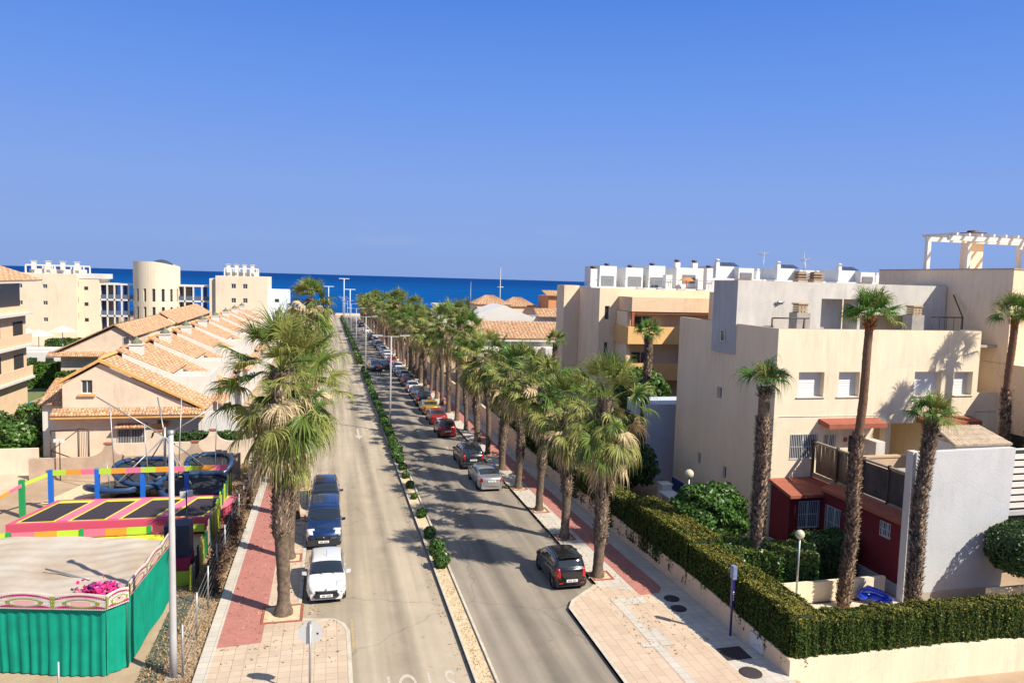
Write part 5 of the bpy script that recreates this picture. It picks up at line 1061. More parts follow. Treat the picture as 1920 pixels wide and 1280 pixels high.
# stop sign seen from behind
t = thing('stop_sign', 'grey back of an octagonal stop sign on a pole', 'sign', (-.5, 23.8, gz(23.8)))
m = MB(); m.tube([(-.5, 23.8, gz(24)), (-.5, 23.8, 2.28)], .04, 10); m.box(-.53, -.47, 23.80, 23.86, 1.55, 2.36); m.build('pole', METAL, t)
m = MB(); oc = [(-.5 + .40 * cos(pi / 8 + i * pi / 4), 23.87, 1.96 + .40 * sin(pi / 8 + i * pi / 4)) for i in range(8)]; m.prism(oc, (0, .012, 0)); pl = m.build('plate', mat('grey sign back', (.55, .56, .56), .5, metal=.3), t)
m = MB(); oc = [(-.5 + .395 * cos(pi / 8 + i * pi / 4), 23.884, 1.96 + .395 * sin(pi / 8 + i * pi / 4)) for i in range(8)]; m.poly(oc); m.build('red_face', mat('sign red', (.55, .01, .01), .5), pl)
text_mesh('STOP', .30, WHITE, 'lettering', Matrix.Translation((0, .09, 2.27 - 0)) @ Matrix.Rotation(pi, 4, 'Z') @ Matrix.Rotation(pi / 2, 4, 'X'), pl)
m = MB(); m.box(-.30, -.24, 23.862, 23.87, 1.88, 1.94); m.build('sticker', BLACK, pl)
r_l = np.random.default_rng(77)
litter('fallen_litter', 'fallen palm debris scattered around the left pavement palms', -3.8, 0.6, 26, 60, 900, .045, DRY, lift=.14, hmax=.02)
litter('fallen_litter', 'small palm debris scattered on the right pavement and gutter', 11.6, 14.6, 24, 60, 800, .04, DRY, lift=.14, hmax=.02)
litter('fallen_litter', 'leaf litter lying along the kerb of the left road', 4.45, 4.93, 24, 90, 500, .04, DRY, lift=.01, hmax=.02)
# ---- green curtained booth
CUR = mat('turquoise green curtain', (.006, .36, .235), .7, spec=.2, var=.25, vscale=1.5, trans=.2)
t = thing('green_booth', 'fairground booth with turquoise green curtains and a dusty white canvas roof', 'booth', (-7.5, 27.5, gz(27)))
def curtain(name, a, b, z0, z1, parent, amp=.06, n=None, mt=CUR):
    a = Vector(a); b = Vector(b); L_ = (b - a).length; n = n or int(L_ / .035); d = (b - a) / L_; nx = Vector((d.y, -d.x, 0)); V = []; r = np.random.default_rng(int(L_ * 100)); ph = np.cumsum(r.uniform(.25, 1.15, n + 1)); sw = np.cumsum(r.normal(0, .25, n + 1)); rows = 8
    for j in range(rows + 1):
        v = j / rows
        for i in range(n + 1): V.append(tuple(a + d * L_ * i / n + nx * (amp * .5 * (.5 + .5 * v) * sin(ph[i] + sw[i] * .2 * v) + amp * .8 * v * sin(i * .045 + sw[i] * .1) + .02 * sin(v * 5 + i * .05)) + Vector((0, 0, z1 + (z0 - z1) * v - a.z))))
    F = [(j * (n + 1) + i, j * (n + 1) + i + 1, (j + 1) * (n + 1) + i + 1, (j + 1) * (n + 1) + i) for j in range(rows) for i in range(n)]
    o0 = WL[parent.name]; return npmesh(name, V, F, mt, parent, tuple(o0), smooth=True)
curtain('front_curtain', (-14.5, 28.45, 0), (-7.28, 26.75, 0), gz(27) + .02, 2.0, t)
curtain('corner_curtain', (-7.26, 26.77, 0), (-6.75, 27.25, 0), gz(27) + .02, 2.05, t)
curtain('side_curtain', (-6.72, 27.3, 0), (-6.35, 33.0, 0), gz(30) + .05, 2.2, t, amp=.02, n=260)
m = MB(); m.tube([(-6.74, 27.27, gz(27)), (-6.74, 27.27, 2.5)], .05, 8); m.build('corner_post', mat('dark green post', (.004, .12, .07), .6), t)
# canvas roof, wrinkled
r = np.random.default_rng(8); nx_, ny_ = 70, 50; V = []
for j in range(ny_ + 1):
    for i in range(nx_ + 1):
        u, v = i / nx_, j / ny_; x = -15 + (8.2 + .4 * v) * u; y = 26.85 + 5.2 * v + 1.75 * (1 - u)
        z = 2.38 + .12 * v + .05 * sin(x * 1.1 + y * 2.2) * sin(y * .9) + .018 * sin(y * 9 + 2 * sin(x * 1.2)) + .02 * sin(x * 3.1 + y) - .06 * sin(pi * u) * sin(pi * v); V.append((x, y, z))
F = [(j * (nx_ + 1) + i, j * (nx_ + 1) + i + 1, (j + 1) * (nx_ + 1) + i + 1, (j + 1) * (nx_ + 1) + i) for j in range(ny_) for i in range(nx_)]
npmesh('canvas_roof', V, F, mat('dusty white canvas', (.50, .45, .37), .85, var=.8, vscale=.42, rgb2=(.36, .26, .17), bump=.3, bscale=6), t, (-7.5, 27.5, gz(27)), smooth=True)
FR1 = mat('cream frieze board', (.68, .60, .50), .7, var=.2, vscale=6); MAG = mat('magenta paint', (.36, .012, .12), .6); OLV = mat('olive green paint', (.22, .26, .03), .6); PINKP = mat('pale pink paint', (.72, .34, .34), .6); SILV = mat('silver grey paint', (.45, .47, .45), .6)
def frieze(a, b, z0, z1, parent, wave=1.9, flip=0):
    a = Vector(a); b = Vector(b); L_ = (b - a).length; d = (b - a) / L_; n_ = Vector((d.y, -d.x, 0)); m = MB(); P = lambda u, z, q=0: a + d * u + n_ * q + Vector((0, 0, z - a.z)); k = int(L_ / .06)
    tops = [z1 + .07 * abs(sin(pi * i / k * L_ / wave)) for i in range(k + 1)]
    for i in range(k):
        u0, u1 = L_ * i / k, L_ * (i + 1) / k
        m.m = 0; m.quad(P(u0, z0), P(u1, z0), P(u1, tops[i + 1]), P(u0, tops[i])); m.quad(P(u0, z0, -.05), P(u0, tops[i], -.05), P(u1, tops[i + 1], -.05), P(u1, z0, -.05)); m.quad(P(u0, tops[i]), P(u1, tops[i + 1]), P(u1, tops[i + 1], -.05), P(u0, tops[i], -.05))
        m.m = 1; w0, w1 = abs(sin(pi * u0 / wave)), abs(sin(pi * u1 / wave)); h = z1 - z0
        m.quad(P(u0, z0 + h * (.62 + .28 * w0), .004), P(u1, z0 + h * (.62 + .28 * w1), .004), P(u1, z0 + h * (.78 + .26 * w1), .004), P(u0, z0 + h * (.78 + .26 * w0), .004))
        m.quad(P(u0, z0 + h * .08, .004), P(u1, z0 + h * .08, .004), P(u1, z0 + h * (.12 + .16 * abs(sin(2 * pi * u1 / wave))), .004), P(u0, z0 + h * (.12 + .16 * abs(sin(2 * pi * u0 / wave))), .004))
    c = int(L_ / wave) + 1
    for i in range(c + 1):
        u = i * wave; h = z1 - z0
        if u < L_: m.m = 2; m.quad(P(max(0, u - .06), z0 + .05 * h, .008), P(min(L_, u + .06), z0 + .05 * h, .008), P(min(L_, u + .10), z0 + .9 * h, .008), P(max(0, u - .10), z0 + .9 * h, .008))
        for sc, mi in ((1, 2), (.75, 0), (.55, 3)):
            uc = u + wave / 2
            if uc + wave * .36 < L_:
                m.m = mi; m.poly([P(uc + wave * .34 * sc * cos(q * pi / 8), z0 + h * (.45 + .30 * sc * sin(q * pi / 8)), .006 + .004 * (1 - sc) * 4) for q in range(16)])
    m.m = 4; q = 0.05
    while q < L_:     # rows of little bulbs
        for zz in (z0 + .03, z0 + (z1 - z0) * .3, z0 + (z1 - z0) * .55, z0 + (z1 - z0) * .8): m.quad(P(q, zz, .02), P(q + .035, zz, .02), P(q + .035, zz + .035, .02), P(q, zz + .035, .02))
        q += .085
    return m.build('frieze', [FR1, MAG, OLV, PINKP, SILV], parent)
frieze((-14.5, 28.32, 0), (-7.22, 26.62, 0), 2.0, 2.50, t); frieze((-7.2, 26.63, 0), (-6.64, 27.2, 0), 2.03, 2.52, t, .9); frieze((-6.62, 27.25, 0), (-6.22, 33.0, 0), 2.18, 2.66, t, 1.9)
r = np.random.default_rng(4); n = 420; P = np.stack([r.normal(-7.6, .24, n), r.normal(27.3, .16, n), 2.46 + np.abs(r.normal(0, .10, n))], 1); a, f = leaf_cloud(P, np.tile([0, -.3, 1.0], (n, 1)), .13, r, .6, 1.5)
o = npmesh('fabric_bundle', a, f, [mat('magenta cloth', (.50, .012, .14), .8, rand=.4), mat('pink cloth', (.60, .12, .28), .8, rand=.4), mat('purple cloth', (.10, .02, .22), .8)], None, (-7.7, 27.1, 2.5), r.choice(3, n, p=[.6, .28, .12])); setp(o, 'bundle of magenta and pink cloth lying on the booth roof corner', 'cloth')
m = MB(); m.tube([(-10.0, 29.6, 2.46), (-8.2, 28.4, 2.43)], .035, 6); setp(m.build('metal_bar', METAL, None, (-9, 28.7, 2.25)), 'loose bar lying on the canvas roof of the booth', 'bar')
m = MB(); m.box(-6.2, -5.5, 25.5, 33, gz(29) - .1, gz(29) + .03); setp(m.build('wooden_platform', mat('wet looking dark boards', (.10, .12, .10), .6, var=.4, vscale=3), None, (-5.9, 29, gz(29))), 'grey board walkway beside the booth curtain', 'walkway')
# ---- trampoline ride
PK = mat('pink vinyl', (.72, .16, .26), .5); PKD = mat('deep pink vinyl', (.62, .09, .15), .5); LIME = mat('lime vinyl', (.42, .62, .05), .5); YEL = mat('yellow vinyl', (.76, .68, .06), .55, var=.15, vscale=3); ORG = mat('orange vinyl', (.68, .30, .04), .5); BLU = mat('blue padded post', (.01, .13, .55), .5); GRNP = mat('green padded post', (.01, .28, .08), .5); BLKM = mat('black trampoline mat', (.035, .025, .035), .8)
t = thing('trampoline_ride', 'row of fairground trampolines in a pink and yellow frame with blue padded posts', 'trampoline', (-11, 43, gz(43)))
zd = .35
def dq(mb, ux0, ux1, y0, y1, z, h=.0):
    # slanted footprint: back edge shifts right
    f = lambda u, y: (-15.9 + u + (y - 41.8) * .26, y + (u * -.03), z)
    mb.add([f(ux0, y0), f(ux1, y0), f(ux1, y1), f(ux0, y1)], [(0, 1, 2, 3)]); 
    if h:
        a = [f(ux0, y0), f(ux1, y0), f(ux1, y1), f(ux0, y1)]; n = len(mb.v); mb.add(a + [(x, y, z_ - h) for x, y, z_ in a], [(0, 4, 5, 1), (1, 5, 6, 2), (2, 6, 7, 3), (3, 7, 4, 0)])
m = MB(); dq(m, 0, 9.9, 41.8, 45.9, zd, .8); m.build('deck_frame', PKD, t)
W4 = 2.42
for i in range(4):
    x0 = .35 + i * W4
    m = MB(); dq(m, x0, x0 + W4 - .5, 42.0, 45.6, zd + .02, .03); m.build('yellow_pad', YEL, t)
    m = MB(); dq(m, x0 + .18, x0 + W4 - .72, 42.05, 45.1, zd + .05, .02); m.build('jumping_mat', BLKM, t)
    m = MB(); dq(m, x0 + W4 - .56, x0 + W4 - .02, 42.0, 45.55, zd + .055, .05); m.build('pink_pad', PK, t)
for i in range(4):
    x = -15.6 + i * 2.45; m = MB(); y = 47.3; m.box(x - .12, x + .12, y - .12, y + .12, gz(y), 1.75); m.build('blue_post', BLU, t)
for i, (x, y, z1) in enumerate(((-16.7, 46.2, 1.5), (-17.4, 44.3, 1.0), (-18.2, 42.6, .8))): m = MB(); m.box(x - .13, x + .13, y - .13, y + .13, gz(y), z1); m.build('green_post', GRNP, t)
def band(name, pts, h, cols, parent, seg):
    m = MB(); k = 0
    for a, b in zip(pts, pts[1:]):
        a = Vector(a); b = Vector(b); L_ = (b - a).length; n = max(1, round(L_ / seg))
        for i in range(n):
            p = a + (b - a) * i / n; q = a + (b - a) * (i + 1) / n; m.m = k % len(cols); k += 1
            g_ = (b - a).normalized(); nn = Vector((g_.y, -g_.x, 0)) * .03
            m.prism([p, q, q + Vector((0, 0, h)), p + Vector((0, 0, h))], nn)
    return m.build(name, cols, parent)
band('back_banner', [(-15.6, 47.3, 1.42), (-5.9, 47.0, 1.5)], .32, [LIME, ORG, PK], t, .82)
band('side_banner', [(-18.2, 42.4, .4), (-16.6, 46.3, 1.15), (-15.65, 47.3, 1.42)], .2, [PK, LIME, ORG], t, 1.2)
m = MB()
for (x0, x1) in ((-17.6, -15.55), (-15.3, -12.25), (-12.05, -9.05), (-8.9, -6.3)):
    w3 = (x1 - x0) / 3
    for i in range(3): m.m = (2, 1, 0)[i]; m.box(x0 + w3 * i, x0 + w3 * (i + 1), 40.9, 40.96, -.22, .18)
m.build('front_banner', [LIME, ORG, PK], t)
for x in (-15.45, -12.15, -8.97): m = MB(); m.box(x - .09, x + .09, 40.85, 41.0, gz(41), .22); m.build('front_post', GRNP, t)
m = MB(); m.prism([(-17.6, 39.6, -.30), (-8.2, 39.6, -.30), (-8.0, 40.8, -.22), (-17.6, 40.8, -.22)], (0, 0, -.25)); cl = m.build('yellow_apron', YEL, t)
m = MB()
for x, n in ((-16.6, 2), (-14.6, 3), (-13.1, 1), (-10.4, 1)):
    for i in range(n): a = x + i * .28; m.tube([(a, 39.9, -.29), (a + .08, 40.2, -.29), (a + .02, 40.5, -.29)], .02, 4); m.tube([(a, 39.9, -.29), (a + .2, 39.85, -.29), (a + .26, 40.1, -.29)], .02, 4)
m.build('painted_doodles', BLACK, cl)
# coloured side netting towards the fence
m = MB(); r = random.Random(9); y = 33.4; cs = 6
while y < 47.2:
    m.m = r.randrange(cs); z = gz(y); h = .9 + .4 * r.random() + (y - 33) * .07; x = -5.75 + .0 * y; m.box(x, x + .05, y, y + .33, z + .15, z + h); y += .36
m.build('side_netting', [LIME, GRNP, mat('blue green print', (.03, .16, .22), .7), YEL, BLKM, mat('print tan', (.42, .32, .2), .8)], t)
t = thing('control_stand', 'small control stand with two pale panels beside the trampolines', 'sign', (-6.9, 39.4, gz(39))); m = MB(); m.tube([(-6.9, 39.4, gz(39)), (-6.9, 39.4, 2.3)], .035, 6); m.build('pole', BLACK, t)
m = MB(); m.box(-7.2, -6.93, 39.36, 39.42, 2.05, 2.4); m.box(-6.87, -6.6, 39.36, 39.42, 2.1, 2.45); m.build('panels', WHITE, t)
t = thing('covered_machine', 'dark wrapped machine with magenta and lime skirt behind the lamp pole', 'machine', (-6.3, 35.5, gz(35)))
m = MB(); m.box(-7.0, -5.95, 34.6, 35.6, .75, 2.2); m.build('dark_cover', mat('navy tarpaulin', (.03, .04, .075), .6, var=.3, vscale=3), t); m = MB(); m.box(-7.0, -5.9, 34.4, 35.5, .2, .75); m.build('magenta_band', mat('magenta tarpaulin', (.33, .01, .07), .6), t); m = MB(); m.box(-6.95, -5.92, 34.3, 35.3, gz(35), .2); m.build('lime_skirt', LIME, t)
t = thing('covered_table', 'grey tarpaulin draped over a low table behind the booth', 'table', (-7.9, 36.2, gz(36))); m = MB(); m.ball((-8.3, 35.6, .55), 1.0, 16, 8, .35); m.tube([(-8.3, 35.6, gz(36)), (-8.3, 35.6, .6)], .05); m.build('tarpaulin', mat('grey tarpaulin', (.20, .24, .28), .6, var=.3, vscale=2), t)
# ---- bungee jumping frame
t = thing('bungee_frame', 'bungee trampoline frame of thin steel masts with dark blue inflatable rings', 'amusement ride', (-10, 50, gz(50)))
c = Vector((-10.0, 50, 3.0)); m = MB(); m.tube([(-10, 50, gz(50)), (-10, 50, 3.6)], .08, 8); m.build('mast', METAL, t)
for (x, y, z) in ((-14.0, 50.5, 5.5), (-10.9, 52.5, 5.1), (-7.2, 50.5, 4.75), (-12.6, 47.8, .3), (-8.0, 47.9, .2), (-11.8, 52.2, .2), (-7.6, 52, .2)):
    m = MB(); m.tube([c, (x, y, z)], .045, 6); m.build('boom', METAL, t)
for (x, y, z0, z1) in ((-13.2, 50.3, -.6, 5.1), (-11.0, 49.2, -.6, 4.0), (-9.0, 50.0, -.6, 5.4), (-6.9, 50.4, -.6, 5.3), (-13.0, 48.6, -.6, 1.9)):
    m = MB(); m.tube([(x + .25 * (1 if x < -10 else -1), y, z0), (x, y, z1)], .035, 6); m.build('side_mast', METAL, t)
RB = mat('navy inflatable', (.015, .045, .11), .45, coat=.3); RB2 = mat('black net', (.025, .028, .035), .9)
for (cx_, cy_, cz_, rx_, tilt) in ((-11.5, 51.2, .65, 1.75, .35), (-7.6, 51.6, .75, 1.4, .5), (-12.1, 48.9, .1, 2.1, -.25), (-8.1, 49.0, .1, 2.1, .25)):
    m = MB(); ring = []
    for q in range(29): a = 2 * pi * q / 28; ring.append((cx_ + rx_ * cos(a), cy_ + rx_ * .8 * sin(a), cz_ + tilt * rx_ * sin(a) * .8 + .15 * cos(2 * a)))
    m.tube(ring, .17, 8, cap=False); o = m.build('inflatable_ring', RB, t); m = MB(); m.poly([(cx_ + (p[0] - cx_) * .95, cy_ + (p[1] - cy_) * .95, p[2] - .12) for p in ring[:-1]]); m.build('net_bed', RB2, o)
m = MB(); m.box(-16.2, -13.0, 47.8, 52.5, gz(50), gz(50) + .05) if False else m.prism([(-16.6, 48.5, gz(48) + .02), (-13.0, 48.6, gz(48) + .02), (-12.2, 52.8, gz(52) + .02), (-15.5, 52.8, gz(52) + .02)], (0, 0, .03)); setp(m.build('ground_sheet', mat('yellowish ground sheet', (.66, .56, .30), .9, var=.4, vscale=1.5, rgb2=(.55, .42, .3)), None, (-14.5, 50, gz(50))), 'pale yellow ground sheet on the dirt beside the trampolines', 'sheet')
for i, (x, y, lab) in enumerate(((-17.3, 54.2, 'small twin spotlight on a dark pole at the left end of the boundary wall'), (-6.4, 48.5, 'thin dark lamp pole at the right end of the trampolines'))):
    t = thing('floodlight_pole', lab, 'lamp', (x, y, gz(y))); m = MB(); m.tube([(x, y, gz(y)), (x, y, 1.9 if i == 0 else 2.2)], .035, 6); m.build('pole', BROWNM, t); m = MB(); zt = 1.9 if i == 0 else 2.2; m.box(x - .35, x - .02, y - .08, y + .08, zt, zt + .2); m.box(x + .02, x + .3, y - .08, y + .08, zt - .05, zt + .15); m.build('lamp_heads', METAL if i else WHITE, t)
# ---- boundary walls
def scallop_wall(name, label, y, xs, zb, zlow, peaks, th, mt, ph=.9, hw=.22, fl=1.1):
    t = thing(name, label, 'wall', ((xs[0] + xs[1]) / 2, y, zb)); n = 150; m = MB()
    def top(x):
        z = zlow
        for p in peaks:
            d = abs(x - p)
            if d < hw: z = max(z, zlow + ph)
            elif d < hw + fl: q = 1 - (d - hw) / fl; z = max(z, zlow + ph * (1 - sqrt(max(0, 1 - q * q))))
        return z
    X_ = np.linspace(xs[0], xs[1], n)
    for a, b in zip(X_, X_[1:]):
        za, zb2 = top(a), top(b)
        m.quad((a, y, zb), (b, y, zb), (b, y, zb2), (a, y, za)); m.quad((a, y, za), (b, y, zb2), (b, y + th, zb2), (a, y + th, za)); m.quad((b, y + th, zb), (a, y + th, zb), (a, y + th, za), (b, y + th, zb2))
    m.quad((xs[1], y, zb), (xs[1], y + th, zb), (xs[1], y + th, top(xs[1])), (xs[1], y, top(xs[1]))); m.quad((xs[0], y, zb), (xs[0], y, top(xs[0])), (xs[0], y + th, top(xs[0])), (xs[0], y + th, zb)); m.build('render', mt, t)
    m = MB()
    for p in peaks: m.box(p - hw - .05, p + hw + .05, y - .05, y + th + .05, zlow + ph, zlow + ph + .1)
    if peaks: m.build('pillar_caps', TERR, t)
    return t
scallop_wall('boundary_wall', 'pink beige boundary wall with flared pillars behind the trampolines', 54.6, (-19.3, -6.0), gz(55) - .2, .72, (-14.5, -9.0), .25, mat('old beige render', (.52, .38, .27), .92, var=.25, vscale=1.5, bump=.3), ph=.85)
scallop_wall('boundary_wall', 'inner garden wall with half round openings before the gabled house', 57.2, (-14.9, -4.8), gz(57) - .2, 1.05, (-11.9, -8.2, -4.9), .2, PINKW, ph=.8, fl=1.0)
scallop_wall('boundary_wall', 'low beige wall running off to the left edge of the view', 56.5, (-60, -19.4), gz(57) - .2, 1.0, (), .25, PINKW)
m = MB(); g_ = thing('driveway_gate', 'open dark metal gate beside the gabled house entrance', 'gate', (-17.6, 56, gz(56)))
m.tube([(-18.9, 57.5, gz(56)), (-18.9, 57.5, 2.0)], .05); m.tube([(-18.9, 57.5, 2.0), (-16.6, 55.6, 2.45)], .04); m.tube([(-18.9, 57.5, .6), (-16.6, 55.6, .3)], .04); m.tube([(-16.6, 55.6, gz(56)), (-16.6, 55.6, 2.5)], .05); m.tube([(-15.9, 55.4, gz(56)), (-15.9, 55.4, 2.5)], .06); m.tube([(-16.6, 55.6, 2.5), (-15.9, 55.4, 2.5)], .04)
for i in range(6): m.tube([(-16.5 + i * .11, 55.55, .2), (-16.5 + i * .11, 55.55, 2.4)], .015, 4)
m.tube([(-18.9, 57.5, .6), (-16.6, 55.6, 2.4)], .03); m.build('frame', BROWNM, g_)
# ---- gabled terrace house row
HB = thing('terraced_house', 'nearest gabled house of the tiled row, with two small windows in its pink beige front', 'building', (-15, 60, gz(60)))
ap = (-16.37, 60, 6.55); WZ = -1.1
def gable_wall(mb, y, pts, holes=()):
    mb.poly([(x, y, z) for x, z in pts])
m = MB(); x0, x1 = -18.9, -9.3
zr = lambda x: 6.55 - (x + 16.37) * .500 if x > -16.37 else 6.55 + (x + 16.37) * .59
# lower front with holes
holed(m, (x0 - .5, 60, WZ), (1, 0, 0), 10.1, WZ, 2.75, [(4.1, 6.0, .35, 1.55, .12), (6.9, 10.0, -.6, 2.2, 1.6)], nrm=(0, -1, 0)); m.quad((x0 - .5, 60, WZ), (x0 - .5, 60, 2.75), (x0 - .5, 72, 2.75), (x0 - .5, 72, WZ))
# upper front polygon split around the window
wn = (-17.66, -16.9, 4.25, 5.25)
m.poly([(x0, 60.02, 3.0), (wn[0], 60.02, 3.0), (wn[0], 60.02, zr(wn[0]) - .1), (x0, 60.02, zr(x0) - .1)]); m.poly([(wn[0], 60.02, 3.0), (wn[1], 60.02, 3.0), (wn[1], 60.02, wn[2]), (wn[0], 60.02, wn[2])]); m.poly([(wn[0], 60.02, wn[3]), (wn[1], 60.02, wn[3]), (wn[1], 60.02, zr(wn[1]) - .1), (wn[0], 60.02, zr(wn[0]) - .1)]); m.poly([(wn[1], 60.02, 3.0), (x1, 60.02, 3.0), (x1, 60.02, zr(x1) - .1), (-16.37, 60.02, 6.45), (wn[1], 60.02, zr(wn[1]) - .1)])
m.quad((x0, 60.02, 3.0), (x0, 60.02, zr(x0) - .1), (x0, 71, zr(x0) - .1), (x0, 71, 3.0))
for (a, b, c, d_) in (((wn[0], wn[2]), (wn[1], wn[2]), 0, 0), ((wn[0], wn[3]), (wn[1], wn[3]), 0, 0)): m.quad((a[0], 60.02, a[1]), (b[0], 60.02, b[1]), (b[0], 60.2, b[1]), (a[0], 60.2, a[1]))
m.quad((wn[0], 60.02, wn[2]), (wn[0], 60.02, wn[3]), (wn[0], 60.2, wn[3]), (wn[0], 60.2, wn[2])); m.quad((wn[1], 60.02, wn[2]), (wn[1], 60.02, wn[3]), (wn[1], 60.2, wn[3]), (wn[1], 60.2, wn[2]))
m.build('wall', PINKW, HB)
window(HB, (-17.66, 60.02, 0), (1, 0, 0), (0, .76, 4.25, 5.25, .16), nrm=(0, -1, 0)); window(HB, (x0 - .5, 60, WZ), (1, 0, 0), (4.1, 6.0, .35, 1.55, .12), kind='grille', nrm=(0, -1, 0))
m = MB(); m.box(-17.85, -16.7, 59.85, 60.0, 4.05, 4.2); m.box(-13.0, -11.0, 0, 0, 0, 0) if False else None; m.build('window_sill', TILEY, HB)
m = MB(); m.box(-12.5, -9.45, 60.9, 61.0, -.6, 2.2); m.build('porch_wall', WHITE, HB)
m = MB(); m.box(-12.9, -11.9, 59.9, 61, 1.6, 1.9); m.build('porch_tile_hood', TILEY, HB)
tiled_roof('skirt_roof', (-19.55, 60.0, 3.15), (-9.1, 60.0, 3.15), (-9.1, 59.2, 2.72), (-19.55, 59.2, 2.72), HB)
tiled_roof('window_hood', (-15.3, 60.0, 1.95), (-13.2, 60.0, 1.95), (-13.1, 59.4, 1.72), (-15.4, 59.4, 1.72), HB, thick=.05)
m = MB(); m.box(-19.5, -9.1, 59.22, 60.0, 2.5, 2.62); m.build('eave_board', TILEY, HB)
tiled_roof('side_roof', (-20.9, 65, 4.75), (-19.0, 65, 4.75), (-19.0, 61, 3.3), (-20.9, 61, 3.3), HB); m = MB(); m.box(-20.7, -19.0, 61.4, 65, WZ, 3.25); m.build('side_wall', WHITE, HB)
m = MB(); m.prism([(-16.37, 59.72, 6.62), (-9.15, 59.72, 3.0), (-9.15, 59.72, 3.18), (-16.37, 59.72, 6.85)], (0, .3, 0)); m.prism([(-16.37, 59.72, 6.62), (-16.37, 59.72, 6.85), (-19.35, 59.72, 5.08), (-19.35, 59.72, 4.85)], (0, .3, 0)); m.build('verge_tiles', TILEY, HB)
def unit(H_, Y, first=False, n_=0):
    dz = 0.0; Z = lambda x, k=0: 6.6 - (x + 16.37) * .505 + k
    # plain slope, then the terrace box, then the raised slope behind it
    tiled_roof('roof', (-16.37, Y, 6.65), (-16.37, Y + 4.4, 6.65), (-9.0, Y + 4.4, 2.95), (-9.0, Y, 2.95), H_)
    tiled_roof('roof', (-16.37, Y + 4.4, 7.05), (-16.37, Y + 11, 7.05), (-12.3, Y + 11, 5.12), (-12.3, Y + 4.4, 5.12), H_)
    tiled_roof('roof', (-12.3, Y + 8.9, 5.02), (-12.3, Y + 11, 5.02), (-9.0, Y + 11, 3.35), (-9.0, Y + 8.9, 3.35), H_)
    tiled_roof('roof', (-9.4, Y + 4.2, 3.1), (-9.4, Y + 8.9, 3.1), (-8.4, Y + 8.9, 2.6), (-8.4, Y + 4.2, 2.6), H_)
    tiled_roof('roof', (-16.37, Y + 11, 6.8), (-16.37, Y, 6.8), (-19.3, Y, 5.0), (-19.3, Y + 11, 5.0), H_)
    m = MB(); m.box(-13.4, -9.42, Y + 4.2, Y + 4.4, 2.4, 4.95); m.box(-13.2, -9.42, Y + 8.7, Y + 8.88, 2.4, 4.75); m.box(-12.35, -12.2, Y + 4.4, Y + 8.7, 3.0, 5.0); m.box(-9.55, -9.42, Y + 4.41, Y + 8.69, 2.4, 4.948); m.box(-13.2, -9.45, Y + 4.45, Y + 8.65, 3.3, 3.5)
    m.prism([(-15.9, Y + 4.21, 5.6), (-13.2, Y + 4.21, 4.3), (-12.0, Y + 4.21, 3.6), (-12.0, Y + 4.21, 5.0), (-15.9, Y + 4.21, 6.75)], (0, .18, 0)); m.build('terrace_wall', WHITE, H_)
    for k in (1.0, 2.6): window(H_, (-9.42, Y + 4.4, 0), (0, 1, 0), (k, k + .8, 3.3, 4.35, -.008), nrm=(1, 0, 0))
    m = MB(); m.box(-9.6, -9.2, Y + .02, Y + 11, -1.5, 2.9); m.build('side_wall', WHITE, H_)
    m = MB(); yc = Y + 6.8; m.box(-15.9, -14.95, yc - .5, yc + .5, 5.2, 7.25); m.box(-15.98, -14.87, yc - .58, yc + .58, 7.25, 7.35); ch = m.build('chimney', WHITE, H_)
    m = MB(); m.lathe((-15.42, yc, 7.36), [(.42, .0), (.45, .12), (.10, .42), (.08, .58), (0, .6)], 8)
    for q in range(4): m.box(-15.75 + .2 * q, -15.69 + .2 * q, yc - .3, yc + .3, 7.35, 7.6)
    m.build('chimney_pot', mat('mossy grey clay', (.20, .22, .15), .9, var=.4, vscale=9), ch)
unit(HB, 60)
m = MB(); m.tube([(-16.37, 60, 6.85), (-16.37, 71, 6.85)], .12, 8); m.build('ridge_tiles', TILEY, HB)
for k in range(1, 8):
    Y = 60 + 11 * k; t = thing('terraced_house', 'white walled terraced house with tiled slope and roof terrace, %s house of the row' % ordn(k), 'building', (-13, Y, gz(Y)), 'terraced houses of the tiled row'); unit(t, Y)
    m = MB(); m.tube([(-16.37, Y, 6.87), (-16.37, Y + 4.4, 6.87)], .12, 8); m.tube([(-16.37, Y + 4.4, 7.15), (-16.37, Y + 11, 7.15)], .12, 8); m.build('ridge_tiles', TILEY, t)
HB['group'] = 'terraced houses of the tiled row'
# small white outbuilding with curved wall right of the nearest house
t = thing('garden_shed', 'white shed with a rounded gable beside the nearest terraced house', 'shed', (-8, 59, gz(59))); m = MB(); m.prism([(-8.9, 58.6, -1), (-6.0, 58.6, -1), (-6.0, 58.6, 1.3), (-6.3, 58.6, 1.7), (-7.0, 58.6, 2.5), (-7.6, 58.6, 3.0), (-8.9, 58.6, 3.0)], (0, .2, 0)); m.build('wall', WHITE, t)
m = MB(); m.tube([(-7.3, 58.4, .9), (-7.3, 58.35, 1.5)], .28, 10); m.build('satellite_dish', METAL, t); m = MB(); m.box(-8.2, -6.0, 58.2, 58.58, .3, .7); m.build('tiled_ledge', TILEY, t)
